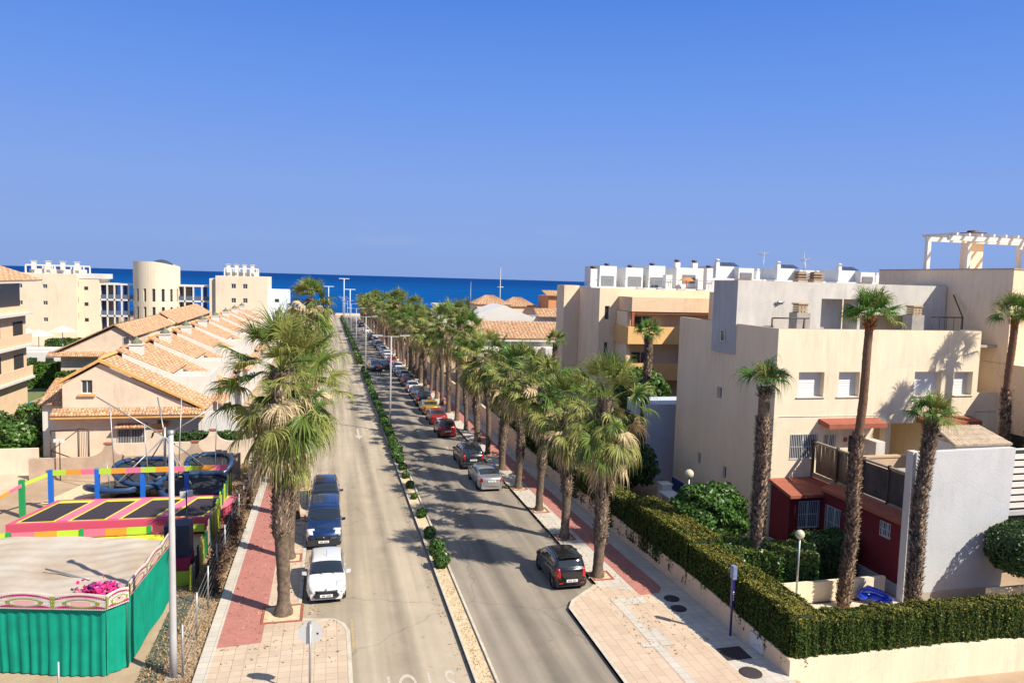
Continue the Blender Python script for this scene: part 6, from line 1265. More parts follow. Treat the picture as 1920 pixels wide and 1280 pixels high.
# ---- second gabled block
H2 = thing('gabled_house_block', 'long ochre tiled house block with a pink beige gable, behind the nearest row', 'building', (-26, 95, gz(95)))
m = MB(); Yg = 95; m.poly([(-30.4, Yg, 3.6), (-22.4, Yg, 3.6), (-22.4, Yg, 5.6), (-24.2, Yg, 6.7)]); m.box(-30.0, -22.6, Yg + .02, Yg + 14, -2, 3.5); m.box(-22.6, -22.3, Yg + .03, 150, -2, 5.5); m.build('wall', PINKW, H2)
tiled_roof('roof', (-24.2, Yg - .4, 6.95), (-24.2, 118, 6.95), (-22.0, 118, 5.6), (-22.0, Yg - .4, 5.6), H2); tiled_roof('roof', (-24.2, 118, 7.3), (-24.2, 150, 7.3), (-21.6, 150, 5.7), (-21.6, 118, 5.7), H2)
tiled_roof('roof', (-24.2, 150, 7.0), (-24.2, Yg - .4, 7.0), (-31.2, Yg - .4, 3.5), (-31.2, 150, 3.5), H2); tiled_roof('skirt_roof', (-31.2, Yg, 3.75), (-22.0, Yg, 3.75), (-22.0, Yg - 1, 3.3), (-31.2, Yg - 1, 3.3), H2)
window(H2, (-23.6, Yg, 0), (1, 0, 0), (.2, .9, 4.6, 5.5, -.01), nrm=(0, -1, 0)); m = MB(); m.box(-23.6, -22.5, Yg - .2, Yg, 4.3, 4.45); m.build('window_sill', TILEY, H2)
for k in range(4):
    m = MB(); y = 103 + k * 12; m.box(-22.3, -20.6, y, y + 5, 1, 5.2); o = m.build('balcony_wall', WHITE, H2); window(H2, (-20.6, y, 0), (0, 1, 0), (1.0, 2.2, 3.4, 4.8, -.01), nrm=(1, 0, 0))
# ---- building cut by the left edge
FB = thing('apartment_building', 'peach apartment block with tiled hip roof and balconies cut by the left edge', 'building', (-34, 75, gz(75)))
m = MB(); m.box(-40, -28.2, 55, 80, -1.5, 9.7); m.build('wall', PEACH, FB)
m = MB(); m.box(-40, -30.6, 55, 80, 9.72, 12.0); m.build('upper_wall', BEIGE, FB); m = MB(); m.box(-30.62, -28.6, 75, 79.9, 9.72, 12); m.build('loggia_glass', mat('grey loggia glass', (.16, .16, .16), .2), FB)
tiled_roof('roof', (-33, 55, 14.8), (-33, 77, 14.8), (-27.0, 81, 12.2), (-27.0, 55, 12.2), FB); m = MB(); m.box(-40, -26.8, 55, 81, 11.95, 12.08); m.build('eave', WHITE, FB)
for z in (8.9, 5.9, 2.8): m = MB(); m.box(-28.19, -27.5, 66, 80, z, z + .22); b_ = m.build('balcony_slab', WHITE, FB); 
for z in (6.1, 3.0): m = MB(); m.box(-27.8, -27.68, 66, 80, z, z + 1.0); m.build('balcony_front', PEACH, FB); m = MB(); m.box(-28.198, -28.1, 70, 74, z, z + 2.4); m.box(-28.198, -28.1, 77, 79, z, z + 2.2); m.build('balcony_opening', DARK, FB)
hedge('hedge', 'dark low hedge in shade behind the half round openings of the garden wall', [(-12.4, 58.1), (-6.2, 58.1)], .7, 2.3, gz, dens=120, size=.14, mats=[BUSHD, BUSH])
# greenery between
hb = 'clipped green hedges of the pool garden'
for (pts, w_, h, lab, de) in (([(-29.8, 94), (-25.6, 94)], 2.6, 2.7, 'clipped hedge block beside the pool, nearest', 130), ([(-36, 102), (-28.5, 102)], 3.0, 2.9, 'clipped hedge block behind the pool', 90), ([(-37, 116), (-29, 117)], 3.0, 2.6, 'clipped hedge block before the white pergola', 80), ([(-42, 130), (-28, 132)], 5, 2.4, 'wide hedge below the round tower, nearer', 50), ([(-48, 146), (-30, 148)], 5, 2.6, 'wide hedge below the round tower, farther', 45)):
    hedge('hedge', lab, pts, w_, h, gz, dens=de, size=.2, group=hb, mats=[HEDGEG, HEDGE], amp=.15)
for i, (x, y, rx, rz, lab) in enumerate(((-22.4, 67, 1.7, 1.3, 'loose shrub beside the tiled side roof of the nearest house'), (-24.4, 73, 2.2, 1.3, 'loose shrub between the peach block and the nearest gable'), (-27.0, 67, 2.2, 1.5, 'shrub at the foot of the peach block, nearest'), (-27.8, 60.8, 2.4, 1.4, 'shrub at the corner of the peach block'), (-24.6, 88, 1.2, 1.3, 'shrub beside the swimming pool'), (-25.0, 92, 1.3, 1.5, 'round shrub before the long ochre roof'), (-40, 108, 3, 1.6, 'grey shrub before the parasol terrace'), (-37, 128, 4, 1.8, 'spreading tree below the left hotel wing'), (-25.5, 112, 1.2, 1.6, 'shrub between the tiled roofs'), (-22.8, 62.5, 1.8, 1.3, 'bright shrub at the left corner of the nearest gabled house'), (-25.0, 80, 1.9, 1.2, 'low shrub before the swimming pool'))):
    bush('bush', lab, (x, y, gz(y)), rx, rx, rz, n=2600, size=.2, m=BUSH if i % 2 else BUSHD, group='shrubs of the left gardens')
# ------------------------------------------------------------ hotel on the left skyline
HY = 165; BLUM = mat('blue painted column', (.03, .06, .28), .6); CW = mat('cream hotel wall', (.74, .63, .47), .9, var=.08, vscale=.3)
HT = thing('hotel', 'cream seafront hotel with two wings and balcony galleries, round tower at its centre', 'building', (-36, HY, gz(HY)))
zb = gz(HY) - .5
m = MB(); hw_ = [(2.6 + 4.4, 3.4 + 4.4, 9.2, 10.0), (2.6, 3.4, 9.2, 10.0), (2.6, 3.4, 5.9, 6.7), (7.0, 7.8, 5.9, 6.7), (7, 7.8, 2.6, 3.4)]
holed(m, (-62, HY, zb), (1, 0, 0), 13, zb, 12.15, hw_, nrm=(0, -1, 0)); m.quad((-49, HY, zb), (-49, HY + 9, zb), (-49, HY + 9, 12.15), (-49, HY, 12.15)); m.quad((-62, HY, 12.15), (-49, HY, 12.15), (-49, HY + 12, 12.15), (-62, HY + 12, 12.15)); m.build('wing_wall', CW, HT); m = MB(); m.box(-49, -45.3, HY + 1.5, HY + 9, zb, 11.3); m.build('stair_block', CW, HT); m = MB()
hr = [(3.1, 4.0, 10.0, 11.0), (5.4, 6.3, 10.0, 11.0), (3.1, 4.0, 7.0, 8.0), (5.4, 6.3, 7.0, 8.0)]
holed(m, (-22.9, HY, zb), (1, 0, 0), 10.3, zb, 12.6, hr, nrm=(0, -1, 0)); m.quad((-12.6, HY, zb), (-12.6, HY + 12, zb), (-12.6, HY + 12, 12.6), (-12.6, HY, 12.6)); m.quad((-22.9, HY, 12.6), (-12.6, HY, 12.6), (-12.6, HY + 12, 12.6), (-22.9, HY + 12, 12.6)); m.build('wing_wall', CW, HT); m = MB(); m.box(-24.2, -22.9, HY + .8, HY + 9, zb, 12.0); m.build('stair_block', CW, HT)
for h in hw_: window(HT, (-62, HY, zb), (1, 0, 0), h, .15, nrm=(0, -1, 0))
for h in hr: window(HT, (-22.9, HY, zb), (1, 0, 0), h, .15, nrm=(0, -1, 0))
for z in (3.2, 6.4, 9.6): window(HT, (-48.99, HY, zb), (0, 1, 0), (1.0, 1.2, z, z + 1.2, -.02), nrm=(1, 0, 0), kind='dark'); window(HT, (-45.29 - 3.0, HY + 1.49, zb), (1, 0, 0), (.3, 1.0, z - .6, z + .1, -.02), nrm=(0, -1, 0), kind='dark')
# balcony galleries between the wings and the tower
def gallery(xa, xb, n):
    m = MB()
    for z in (zb + .2, 3.6, 6.9, 10.1): m.box(xa, xb, HY + 2, HY + 8, z, z + .35)
    m.build('gallery_slabs', WHITE, HT); m = MB()
    for i in range(n + 1): x = xa + (xb - xa) * i / n; m.box(x - .14, x + .14, HY + 2, HY + 2.3, zb, 10.1)
    m.build('gallery_columns', WHITE, HT); m = MB()
    for i in range(n * 2): x = xa + (xb - xa) * (i + .5) / n / 2; m.box(x - .25, x + .25, HY + 3.5, HY + 4.2, zb, 10.1) if i % 3 == 0 else None
    m.build('blue_columns', BLUM, HT); m = MB()
    for z in (3.95, 7.25): m.box(xa, xb, HY + 2.05, HY + 2.12, z, z + .9)
    m.build('balustrade', mat('bluish glass balustrade', (.10, .13, .20), .3), HT)
    m = MB(); m.box(xa, xa + (xb - xa) * .35, HY + 6, HY + 6.3, zb, 10.1); m.build('gallery_back_wall', CW, HT)
gallery(-45.3, -38.6, 5); gallery(-30.9, -24.2, 4)
m = MB(); m.box(-60, -50, HY + 3, HY + 3.3, 12.9, 13.2) if False else None
def rooftop(x0, x1, z, n, y=HY + 3, h=1.5):
    m = MB()
    for i in range(n + 1): x = x0 + (x1 - x0) * i / n; m.box(x - .12, x + .12, y, y + .25, z, z + h); m.box(x - .12, x + .12, y + 4, y + 4.25, z, z + h)
    m.box(x0, x1, y, y + .25, z + h, z + h + .25); m.box(x0, x1, y + 4, y + 4.25, z + h, z + h + .25); m.box(x0, x1, y + 2, y + 2.2, z, z + .9)
    m.build('roof_pergola', WHITE, HT); m = MB()
    for i in range(4): x = x0 + (x1 - x0) * (i + .4) / 4; m.box(x - .35, x + .35, y + 1, y + 1.8, z, z + h + .9); m.box(x - .5, x + .5, y + .9, y + 1.9, z + h + .9, z + h + 1.0)
    m.build('roof_chimneys', WHITE, HT)
rooftop(-59, -48.5, 12.15, 6); rooftop(-21.5, -15, 12.6, 5)
m = MB(); m.box(-49, -44.4, HY + 1.4, HY + 8, 11.3, 12.3); m.build('roof_block', WHITE, HT)
m = MB(); m.box(-12.6, -8.4, HY + 3, HY + 10, zb, 9.9); m.build('pale_blue_wing', mat('pale blue render', (.62, .70, .80), .9), HT)
for z in (4.6, 7.2): window(HT, (-12.6, HY + 3, zb), (1, 0, 0), (1.3, 2.2, z, z + .7, -.02), nrm=(0, -1, 0), kind='dark')
RT = thing('round_tower', 'round cream tower with a slanting top and tall narrow windows in two bands', 'tower', (-34.75, HY + 2, gz(HY)))
m = MB(); cx_, cy_, R_ = -34.75, HY + 3, 4.45; n = 48; wins = []
def P_(a, z, r_=R_): return (cx_ + r_ * cos(a), cy_ + r_ * sin(a), z)
bands = [(7.0, 9.6), (3.3, 5.9)]; zs = [zb, 1.0, 3.3, 5.9, 7.0, 9.6]
for i in range(n):
    a0, a1 = 2 * pi * i / n, 2 * pi * (i + 1) / n; win = (i % 3 == 0)
    tz = lambda a: 15.1 - .9 * max(0, cos(a)) ** 1.5
    for za, zc in zip(zs, zs[1:]):
        if win and (za, zc) in [(7.0, 9.6), (3.3, 5.9)]:
            wins.append((a0, a1, za, zc)); m.quad(P_(a0, za), P_(a0, zc), P_(a0, zc, R_ - .3), P_(a0, za, R_ - .3)); m.quad(P_(a1, za), P_(a1, za, R_ - .3), P_(a1, zc, R_ - .3), P_(a1, zc)); m.quad(P_(a0, zc), P_(a1, zc), P_(a1, zc, R_ - .3), P_(a0, zc, R_ - .3)); continue
        m.quad(P_(a0, za), P_(a1, za), P_(a1, zc), P_(a0, zc))
    m.quad(P_(a0, 9.6), P_(a1, 9.6), P_(a1, tz(a1)), P_(a0, tz(a0))); m.quad(P_(a0, tz(a0)), P_(a1, tz(a1)), P_(a1, 13.9, R_ - .4), P_(a0, 13.9, R_ - .4))
m.poly([P_(2 * pi * i / n, 13.95, R_ - .3) for i in range(n)]); o = m.build('wall', CW, RT)
for (a0, a1, za, zc) in wins:
    if sin((a0 + a1) / 2) < .3: m = MB(); m.quad(P_(a0, za, R_ - .25), P_(a1, za, R_ - .25), P_(a1, zc, R_ - .25), P_(a0, zc, R_ - .25)); m.build('window', GLASS, RT)
m = MB(); m.lathe((cx_ + .8, cy_ + .6, 13.95), [(2.3, 0), (2.1, .9), (1.0, 1.5), (0, 1.7)], 20); m.build('skylight_dome', mat('dark dome', (.05, .06, .08), .4), RT)
t = thing('parasol_terrace', 'cream beach parasols on the terrace left of the hedges', 'parasols', (-42, 118, gz(118)))
bpy.data.objects.remove(t)
for i, (x, y, z) in enumerate(((-40.0, 118, 4.4), (-38.2, 122, 4.7), (-42.6, 120, 4.5))):
    t = thing('parasol', ['cream parasol on the garden terrace, nearest', 'cream parasol on the garden terrace, right one', 'cream parasol on the garden terrace, left one'][i], 'parasol', (x, y, gz(y)), 'parasols on the terrace'); m = MB(); m.tube([(x, y, gz(y)), (x, y, z)], .05, 6); m.build('pole', WHITE, t); m = MB(); m.lathe((x, y, z), [(2.0, -.7), (1.1, -.2), (0, .15)], 8); m.build('canopy', mat('cream canvas', (.72, .60, .44), .9), t)
t = thing('white_pavilion', 'small white pavilion with arched openings beside the peach block', 'building', (-39, 112, gz(112))); m = MB(); m.box(-42, -33.5, 112, 116, -1.5, 1.9); m.box(-41.5, -34, 112.2, 115.8, 1.9, 2.3); m.build('wall', WHITE, t)
for i in range(4): window(t, (-42, 112, 0), (1, 0, 0), (.8 + i * 2, 1.8 + i * 2, -.9, 1.2, -.02), nrm=(0, -1, 0), kind='dark')
# ------------------------------------------------------------ balcony building on the right
BB = thing('balcony_building', 'beige apartment building with long orange balcony fronts and roof terraces', 'building', (26, 65, gz(65))); zb = gz(65) - 1
m = MB(); holed(m, (24.5, 65, zb), (1, 0, 0), 17, zb, 12.94, [(.55, 1.05, 10.0, 11.3), (.6, 1.0, 6.3, 7.9), (.55, 1.1, 2.8, 4.0)], .2, nrm=(0, -1, 0)); m.quad((24.5, 65, zb), (24.5, 65, 12.94), (24.5, 72.5, 12.94), (24.5, 72.5, zb)); m.box(24.52, 41.5, 65.02, 75, 12.3, 12.5); m.box(24.52, 41.5, 65.3, 65.5, 12.5, 12.93); m.build('wall', BEIGE, BB)
for h in ((.55, 1.05, 10.0, 11.3), (.6, 1.0, 6.3, 7.9), (.55, 1.1, 2.8, 4.0)): window(BB, (24.5, 65, zb), (1, 0, 0), h, .2, nrm=(0, -1, 0))
m = MB(); m.box(22.9, 24.48, 70.8, 73.2, zb, 13.1); m.build('end_pier', BEIGE, BB)
def balc(z0, z1, mt_, x0=26.4, y0=61.8):
    m = MB(); m.box(x0, 41, y0, y0 + .18, z0, z1); m.box(x0, x0 + .18, y0 + .181, 64.99, z0, z1 - .002); m.box(x0 + .2, 41, y0 + .19, 64.99, z0 + .1, z0 + .3); return m.build('balcony', mt_, BB)
balc(10.95, 12.25, BEIGE if False else PEACH); balc(8.05, 9.6, ORANGE, 26.0, 61.5); balc(4.75, 6.3, ORANGE, 26.0, 61.5); balc(1.3, 3.0, ORANGE, 26.0, 61.5)
m = MB(); m.box(26.45, 26.7, 61.85, 62.1, 9.6, 10.95); m.box(26.4, 41, 61.9, 62.0, 10.75, 10.93); m.build('awning_rail', TERR, BB)
m = MB(); m.box(26.2, 26.6, 62.3, 64.9, 1, 10.9); m.build('dividing_wall', BEIGE, BB)
m = MB(); m.box(26.61, 41.2, 63.4, 63.6, 1, 10.94); m.build('recess_wall', CREAM, BB)  # inner wall added further forward so the recess catches more light
for z in (8.4, 5.1, 1.7): window(BB, (26.7, 63.395, 0), (1, 0, 0), (.4, 2.4, z, z + 2.1, -.02), nrm=(0, -1, 0))
for i in range(6):
    m = MB(); x = 28.5 + i * 2.1; m.box(x, x + .8, 65.6, 66.0, 12.5, 13.05); m.lathe((x + .4, 65.59, 12.8), [(0, 0)], 3) if False else None; m.build('air_conditioner', LAMPGREY, BB)
# roof houses on top
RW = mat('bright white rooftop render', (.68, .67, .64), .85, var=.05, vscale=1)
t = thing('white_rooftop_houses', 'row of white rooftop rooms with terraces behind the balcony building', 'building', (33, 76, 10)); zt = 12.3
m = MB(); m.box(27.6, 42.5, 76, 84, gz(76), 13.0)
for (x0, x1, z1) in ((29.3, 31.3, 15.3), (32.4, 34.5, 15.2), (35.2, 37.2, 15.5), (38.6, 42.4, 15.4)): m.box(x0, x1, 78, 83, 13.0, z1)
for x, z1 in ((28.0, 14.9), (36.9, 14.5), (41.9, 15.4)): m.box(x - .38, x + .38, 76.3, 77.1, 13.0, z1)
m.build('walls', RW, t)
for (x0, x1, z0, z1) in ((29.5, 31.0, 13.1, 14.2), (32.7, 34.3, 13.1, 14.2), (35.4, 37.0, 13.1, 14.2), (39.4, 41.0, 13.6, 14.6)): m = MB(); m.box(x0, x1, 77.95, 77.99, z0, z1); m.build('opening', mat('dusky opening', (.18, .19, .20), .6), t)
m = MB()
for x in np.arange(29, 42.4, 1.0): m.box(x, x + .04, 76.1, 76.14, 13, 13.95)
m.box(28.4, 42.4, 76.1, 76.14, 13.92, 13.97); m.build('railing', METAL, t)
m = MB()
for x, y, z1 in ((28.0, 76.7, 14.9), (41.9, 76.7, 15.4), (30.4, 78.8, 15.3), (33.2, 78.8, 15.2), (35.9, 78.8, 15.5), (39.0, 78.85, 16.0), (41.2, 78.85, 16.0)): m.lathe((x, y, z1), [(.2, 0), (.2, .12), (.34, .14), (.28, .3), (0, .34)], 10)
m.build('chimney_cowls', BROWNM, t); 
for x in (38.7, 40.9): m = MB(); m.box(x, x + .6, 78.5, 79.2, 15.4, 16.0); m.build('chimney', RW, t)
m = MB(); m.lathe((39.3, 76.8, 13.9), [(.9, 0), (.5, .3), (0, .4)], 8); m.tube([(39.3, 76.8, 13.0), (39.3, 76.8, 14.0)], .04); setp(m.build('parasol', mat('orange parasol cloth', (.70, .22, .04), .8), None, (39.3, 76.8, 13)), 'small orange parasol on the white roof terrace', 'parasol')
for k, (x0, lab) in enumerate(((57, 'white flat roofed villa with solar panels on the skyline, left one'), (67.5, 'white flat roofed villa with solar panels on the skyline, middle one'), (78.5, 'white flat roofed villa with solar panels on the skyline, right one'))):
    t = thing('white_villa', lab, 'building', (x0, 100, gz(100)), 'white villas on the skyline'); m = MB(); zt = 15.2; m.box(x0 - 1, x0 + 8, 101, 110, gz(100), 14.6); m.box(x0, x0 + 3.0, 102, 108, 14.6, 16.4); m.box(x0 + 3.0, x0 + 5.6, 100.6, 106, 14.6, 16.2); m.build('walls', RW, t)
    m = MB(); m.box(x0 + 3.3, x0 + 5.2, 100.5, 100.58, 14.7, 15.5); m.build('opening', mat('dusky opening', (.18, .19, .20), .6), t)
    m = MB(); 
    for q in range(3): m.prism([(x0 + .8 + q * 1.1, 102.3, 16.45), (x0 + 1.8 + q * 1.1, 102.3, 16.45), (x0 + 1.8 + q * 1.1, 103.8, 17.0), (x0 + .8 + q * 1.1, 103.8, 17.0)], (0, 0, .06))
    m.build('solar_panels', GLASS, t); m = MB(); m.box(x0 + .1, x0 + .7, 102.2, 102.8, 16.4, 17.0); m.lathe((x0 + .4, 102.5, 17.0), [(.2, 0), (.2, .25), (.4, .3), (.3, .45), (0, .5)], 10); m.box(x0 + 6.6, x0 + 7.2, 101.5, 102.1, 14.6, 15.9); m.lathe((x0 + 6.9, 101.8, 15.9), [(.2, 0), (.35, .25), (0, .35)], 10); m.build('chimneys', RW, t)
def antenna(x, y, z0, z1, lab, yagi=True):
    t = thing('antenna', lab, 'antenna', (x, y, z0), 'roof antennas'); m = MB(); m.tube([(x, y, z0), (x, y, z1)], .03, 5)
    if yagi:
        m.tube([(x - .6, y, z1 - .15), (x + .6, y, z1 - .15)], .02, 4)
        for i in range(6): m.tube([(x - .55 + i * .2, y, z1 - .32), (x - .55 + i * .2, y, z1 + .02)], .015, 4)
    m.build('mast', METAL, t)
antenna(49.5, 70, 13, 17.4, 'thin antenna mast above the middle white villa', False); antenna(44.0, 62, 13.5, 16.3, 'comb shaped antenna beside the brick chimneys'); antenna(40.8, 64, 13.2, 16.8, 'square antenna left of the white villas'); antenna(51, 44, 15, 16.6, 'spiky antenna beneath the pergola')
t = thing('brick_chimneys', 'pair of brick topped chimneys behind the grey roof wall', 'chimney', (38, 55, 12))
for x in (38.9, 40.4):
    m = MB(); m.box(x - .45, x + .45, 55, 55.8, 12.5, 14.2); c = m.build('stack', CONC, t); m = MB()
    for q in range(3): m.box(x - .5, x + .5, 54.95, 55.85, 14.2 + .22 * q, 14.2 + .22 * q + .1); m.box(x - .35, x + .35, 55.1, 55.7, 14.3 + .22 * q, 14.42 + .22 * q)
    m.build('brick_top', mat('dull ochre brick', (.40, .30, .21), .9, var=.3, vscale=6), c)
t = thing('neighbour_house', 'low wall and roof slab between the beige house and the skyline villas', 'building', (38, 56, gz(56))); m = MB(); m.box(30, 60, 54, 66, gz(56), 13.2); bpy.data.objects.remove(t); t = thing('flat_roofed_house', 'flat roofed beige house hidden behind the grey roof wall', 'building', (42, 56, gz(56))); m = MB(); m.box(33, 58, 52, 60, gz(56) - 1, 12.9); m.build('wall', BEIGE, t)
# white side wall beside the beige house, its bluish shade put into the colour
t = thing('shaded_white_wall', 'pale wall in shade beyond the shaded side of the beige house', 'wall', (23.6, 52, gz(52))); m = MB(); m.box(23.0, 30, 50.5, 54, gz(52) - 1, 4.5); m.build('render', mat('white render tinted as in shade', (.50, .55, .62), .9, var=.1), t)
bush('tree', 'leafy green tree between the balcony building and the pale wall', (25.5, 57, gz(57)), 2.2, 2.2, 2.0, n=2600, size=.25, cat='tree', zc=5.2)
bush('tree', 'dark green tree behind the palms beside the tiled white house', (20.5, 82, gz(82)), 4, 4, 2.3, n=4500, size=.3, m=BUSHD, cat='tree', zc=3.2)
bush('tree', 'dark green tree behind the right hedge palms', (19.2, 66, gz(66)), 3.2, 4, 2.2, n=4500, size=.28, m=BUSHD, cat='tree', zc=2.6)
# ------------------------------------------------------------ tiled white house and what lies behind it
t = thing('tiled_house', 'long white house with a clay tiled roof between the palm row and the balcony building', 'building', (26, 96, gz(96))); zb = gz(96) - 1
m = MB(); hh = [(8.5, 10.0, 2.5, 4.3), (10.5, 12.3, 2.6, 4.3), (14.5, 16, 2.4, 4.3), (16.6, 18, 2.4, 4.3), (3, 4.5, 2.6, 4.3)]
holed(m, (19.0, 95, zb), (1, 0, 0), 22, zb, 5.9, hh, .2, nrm=(0, -1, 0)); m.quad((19, 95, zb), (19, 95, 5.9), (19, 106, 5.9), (19, 106, zb)); m.box(27.8, 32.0, 93.0, 94.99, zb, 4.6); m.box(22, 27, 93.4, 94.98, zb, 1.9); m.build('wall', WHITE, t)
for h in hh: window(t, (19, 95, zb), (1, 0, 0), h, .2, nrm=(0, -1, 0), kind='glass')
tiled_roof('roof', (18.8, 99.0, 7.75), (41.5, 99.0, 7.75), (41.5, 94.4, 5.75), (18.8, 94.4, 5.75), t, pitch=.5, amp=.09); m = MB(); m.box(18.9, 41, 94.5, 95, 5.35, 5.68); m.build('eave', WHITE, t)
m = MB(); m.prism([(18.6, 101, 5), (28.2, 101, 5), (28.2, 101, 8.2), (23.9, 101, 9.9), (18.6, 101, 7.9)], (0, 8, 0)); m.build('gable', WHITE, t)
tiled_roof('roof', (29, 104, 9.4), (41, 104, 9.4), (41, 101.5, 8.3), (29, 101.5, 8.3), t, pitch=.5, amp=.09); m = MB(); m.box(28.5, 41, 102, 106, 5, 8.3); m.build('rear_wall', WHITE, t)
for i, (x, y, z, w_, lab) in enumerate(((31, 140, 10.3, 3.6, 'small far house with hipped tile roof, left of the pair'), (36.6, 140, 10.0, 3.4, 'small far house with hipped tile roof, right of the pair'))):
    t = thing('far_house', lab, 'building', (x, y, gz(y)), 'far hipped roof houses'); m = MB(); m.box(x - w_ + .4, x + w_ - .4, y, y + 7, gz(y), z - 1.6); m.build('wall', CREAM2, t)
    tiled_roof('roof', (x - .8, y + 3.5, z), (x + .8, y + 3.5, z), (x + w_, y - .3, z - 1.7), (x - w_, y - .3, z - 1.7), t, pitch=.6, amp=.08); tiled_roof('roof', (x - .8, y + 3.6, z), (x - .8, y + 3.4, z), (x - w_, y - .3, z - 1.7), (x - w_, y + 7, z - 1.7), t, pitch=.6, amp=.08)
t = thing('far_house', 'far orange brick house with tiled eaves left of the balcony building', 'building', (42.5, 135, gz(135))); m = MB(); m.box(40.6, 45.5, 135, 142, -2, 10.6); m.build('wall', mat('orange brick wall', (.60, .27, .12), .9, var=.15, vscale=1), t); window(t, (40.6, 135, 0), (1, 0, 0), (1.6, 2.8, 8.6, 9.9, -.02), nrm=(0, -1, 0)); tiled_roof('roof', (40.0, 138, 11.6), (46, 138, 11.6), (46, 134.4, 10.7), (40.0, 134.4, 10.7), t, pitch=.5)
t = thing('far_house', 'far white flat house before the sea above the palm row', 'building', (28, 175, gz(175))); m = MB(); m.box(25.6, 38.0, 176, 186, -3, 6.6); m.box(25.0, 31.5, 175.6, 186, 6.6, 7.1); m.box(31.5, 38.2, 175.6, 186, 6.2, 6.5); m.build('wall', WHITE, t)
for i in range(5): window(t, (25.6, 176, 0), (1, 0, 0), (3.2 + i * 1.7, 4.2 + i * 1.7, 3.9, 5.6, -.03), nrm=(0, -1, 0), kind='dark')
tiled_roof('roof', (33.8, 152, 8.2), (37.8, 152, 8.2), (37.8, 149, 6.9), (33.8, 149, 6.9), thing('far_house', 'far low house with a short tiled roof beside the white flat house', 'building', (36, 150, gz(150))), pitch=.5); 
t = bpy.data.objects[-1] if False else None
for o in list(bpy.data.objects):
    if o.get('label') == 'far low house with a short tiled roof beside the white flat house': m = MB(); m.box(34.0, 37.6, 149.4, 155, -2, 6.9); m.build('wall', CREAM2, o)
bush('tree', 'dark far tree rising beside the white gable', (33, 158, gz(158)), 5, 4, 3, n=2500, size=.5, m=BUSHD, cat='tree', zc=7.6)
antenna(20.8, 110, 6, 13, 'thin mast above the white flat house', False)
t = thing('radio_mast', 'tall thin radio mast rising above the horizon left of the balcony building', 'mast', (53, 230, gz(230))); m = MB(); m.tube([(53, 230, -3), (53, 230, 17.3)], [.25, .08], 6); m.tube([(52, 230, 11), (54, 230, 11)], .15, 5); m.build('mast', LAMPGREY, t)
# more low houses filling the strip before the sea
for i, (x0, x1, y, z, mt_) in enumerate(((45, 62, 210, 4, CREAM2), (66, 90, 190, 4.5, WHITE), (-130, -105, 190, 5, CREAM2), (-100, -72, 175, 4.5, WHITE))):
    t = thing('far_house', 'far low building on the shore strip, %s' % ['right of the tiled house', 'behind the skyline villas', 'left beyond the peach block', 'left beyond the hotel wing'][i], 'building', ((x0 + x1) / 2, y, gz(y)), 'shore strip buildings'); m = MB(); m.box(x0, x1, y, y + 12, gz(y) - 1, z); m.build('wall', mt_, t)
# ------------------------------------------------------------ street lamps in the median
def street_lamp(x, y, h, lab, arm=1.35):
    t = thing('street_lamp', lab, 'street lamp', (x, y, gz(y) + .08), 'double street lamps in the median'); z0 = gz(y) + .08; m = MB(); m.tube([(x, y, z0), (x, y, z0 + h * .5), (x, y, z0 + h)], [.09, .075, .055], 10); m.build('pole', LAMPGREY, t)
    m = MB(); m.tube([(x - arm + .3, y, z0 + h - .02), (x + arm - .3, y, z0 + h - .02)], .035, 6); m.build('arm', LAMPGREY, t)
    for s_ in (-1, 1):
        m = MB(); a = x + s_ * (arm - .55); b = x + s_ * (arm + .35); m.prism([(a, y - .10, z0 + h), (b, y - .17, z0 + h + .03), (b, y + .17, z0 + h + .03), (a, y + .10, z0 + h)], (0, 0, .11)); m.build('lamp_head', LAMPGREY, t)
    return t
street_lamp(5.62, 68.5, 8.8, 'double armed street lamp in the median, nearest')
for i, (y, h) in enumerate(((111, 8.8), (150, 8.8), (186, 8.8), (222, 8.8), (258, 8.8), (292, 8.8))): street_lamp(5.4, y, h, 'double armed street lamp in the median, %s from the camera' % ordn(i + 1))
LB = mat('bluish white mast', (.55, .62, .70), .5)
for i, (x, y, z) in enumerate(((6.5, 330, 12), (9, 326, 7.5), (0, 330, 8.5))):
    t = thing('promenade_lamp', 'tall pale lamp mast at the sea end of the road, %s' % ['tallest', 'right one', 'left one'][i], 'lamp post', (x, y, gz(y))); m = MB(); m.tube([(x, y, gz(y)), (x, y, z)], .22, 6); m.build('pole', LB, t); m = MB(); m.box(x - 2.2, x + 2.2, y - .2, y + .2, z - .3, z); m.build('arms', LB, t)
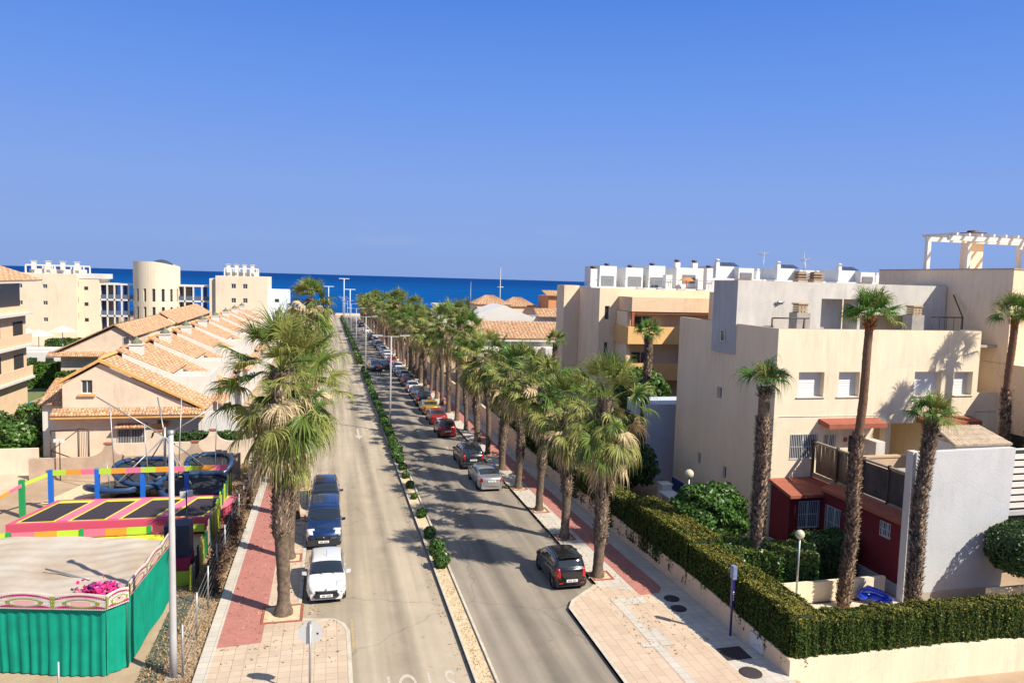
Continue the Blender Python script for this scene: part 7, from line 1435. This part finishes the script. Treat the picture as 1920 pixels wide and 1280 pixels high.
# ------------------------------------------------------------ median shrubs
MG = 'shrubs of the median hedge'; r_ = random.Random(3); y = 34.5; i = 0
for (y, s) in ((34.3, .46), (36.0, .50), (38.6, .36), (42.2, .34), (46, .22), (48.6, .30), (51.2, .3), (53.6, .34)):
    i += 1; bush('median_shrub', 'single green shrub in the sandy median, %s from the camera' % ordn(i - 1), (5.36, y, gz(y) + .08), s * .85, s, s * .8, n=900, size=.085, m=BUSH, group=MG, trunk=False)
y = 56; k = 0
while y < 118:
    s = r_.uniform(.5, .75); k += 1; bush('median_shrub', 'shrub of the continuous median hedge, %s of the near stretch' % ordn(k - 1), (5.36 + r_.uniform(-.06, .06), y, gz(y) + .08), r_.uniform(.30, .42), s * r_.uniform(.9, 1.35), s * r_.uniform(.42, .62), n=420, size=.14, m=BUSH, group=MG, trunk=False); y += s * 2.1
for (a, b, lab) in ((127, 190, 'far stretch of median hedge beyond the gap'), (194, 250, 'second far stretch of median hedge'), (254, 312, 'farthest stretch of median hedge near the sea')): hedge('median_hedge', lab, [(5.35, a), (5.35, b)], .75, .85, lambda q: gz(q) + .08, dens=26, size=.22, group='far median hedges', mats=[BUSH, HEDGEY], topyellow=.1)
# ------------------------------------------------------------ promenade end
m = MB(); m.box(-60, 80, 334, 334.5, gz(334), gz(334) + 1.0); o = m.build('promenade_wall', CREAM2, None, (0, 334, gz(334))); setp(o, 'low pale wall along the promenade at the sea end of the road', 'wall')
# ------------------------------------------------------------ person in orange
def person(loc, rot, label, topc, legc, skin=(.42, .24, .16)):
    t = thing('person', label, 'person', loc)
    me = bpy.data.meshes.new('body'); J = [(0, 0, .95), (0, 0, 1.15), (0, .0, 1.40), (0, .02, 1.50), (0, .03, 1.60), (0, .03, 1.72), (.11, 0, .90), (.13, .02, .50), (.14, 0, .10), (.15, .14, .05), (-.11, 0, .90), (-.13, .03, .50), (-.15, -.02, .10), (-.16, .12, .05),
        (.19, 0, 1.41), (.27, -.02, 1.14), (.24, .12, .93), (-.19, 0, 1.41), (-.28, .0, 1.14), (-.24, .14, .96)]
    E = [(0, 1), (1, 2), (2, 3), (3, 4), (4, 5), (0, 6), (6, 7), (7, 8), (8, 9), (0, 10), (10, 11), (11, 12), (12, 13), (2, 14), (14, 15), (15, 16), (2, 17), (17, 18), (18, 19)]
    R = [.15, .14, .155, .06, .095, .085, .10, .07, .045, .035, .10, .07, .045, .035, .07, .045, .035, .07, .045, .035]
    me.from_pydata(J, E, []); o = bpy.data.objects.new('body', me); COL.objects.link(o); o.parent = t
    sk = o.modifiers.new('skin', 'SKIN'); 
    if not me.skin_vertices: me.skin_vertices.new() if hasattr(me.skin_vertices, 'new') else None
    for v, r in zip(me.skin_vertices[0].data, R): v.radius = (r, r * .8)
    me.skin_vertices[0].data[0].use_root = True; ss = o.modifiers.new('sub', 'SUBSURF'); ss.levels = 1; ss.render_levels = 1
    M = mat('skin', skin, .6); me.materials.append(M)
    def cloth(nm, pts, edges, rr, mt_):
        me2 = bpy.data.meshes.new(nm); me2.from_pydata(pts, edges, []); c = bpy.data.objects.new(nm, me2); COL.objects.link(c); c.parent = t; c.modifiers.new('skin', 'SKIN')
        for v, r in zip(me2.skin_vertices[0].data, rr): v.radius = (r, r * .82)
        me2.skin_vertices[0].data[0].use_root = True; s2 = c.modifiers.new('sub', 'SUBSURF'); s2.levels = 1; s2.render_levels = 1; me2.materials.append(mt_)
    cloth('jacket', [J[1], (0, 0, .93), J[2], J[14], (.23, -.01, 1.27), J[15], J[17], (-.24, -.01, 1.27), J[18]], [(1, 0), (0, 2), (2, 3), (3, 4), (4, 5), (2, 6), (6, 7), (7, 8)], [.175, .18, .18, .095, .075, .065, .095, .075, .065], topc)
    cloth('trousers', [(0, 0, .93), J[6], J[7], (.14, .0, .15), J[10], J[11], (-.15, -.01, .15)], [(0, 1), (1, 2), (2, 3), (0, 4), (4, 5), (5, 6)], [.17, .12, .09, .075, .12, .09, .075], legc)
    m = MB(); m.ball((0, .01, 1.73), .108, 12, 8, 1.0); c = m.build('hair', mat('dark hair', (.03, .02, .015), .8)); c.parent = t; c.location = (0, -.02, .03); WL[c.name] = Vector()
    t.rotation_euler.z = rot; return t
person((7.6, 112.9, gz(112.9)), 2.8, 'person in an orange jacket and dark trousers standing on the right carriageway', mat('orange jacket', (.80, .14, .01), .8), mat('dark trousers', (.04, .04, .06), .9))
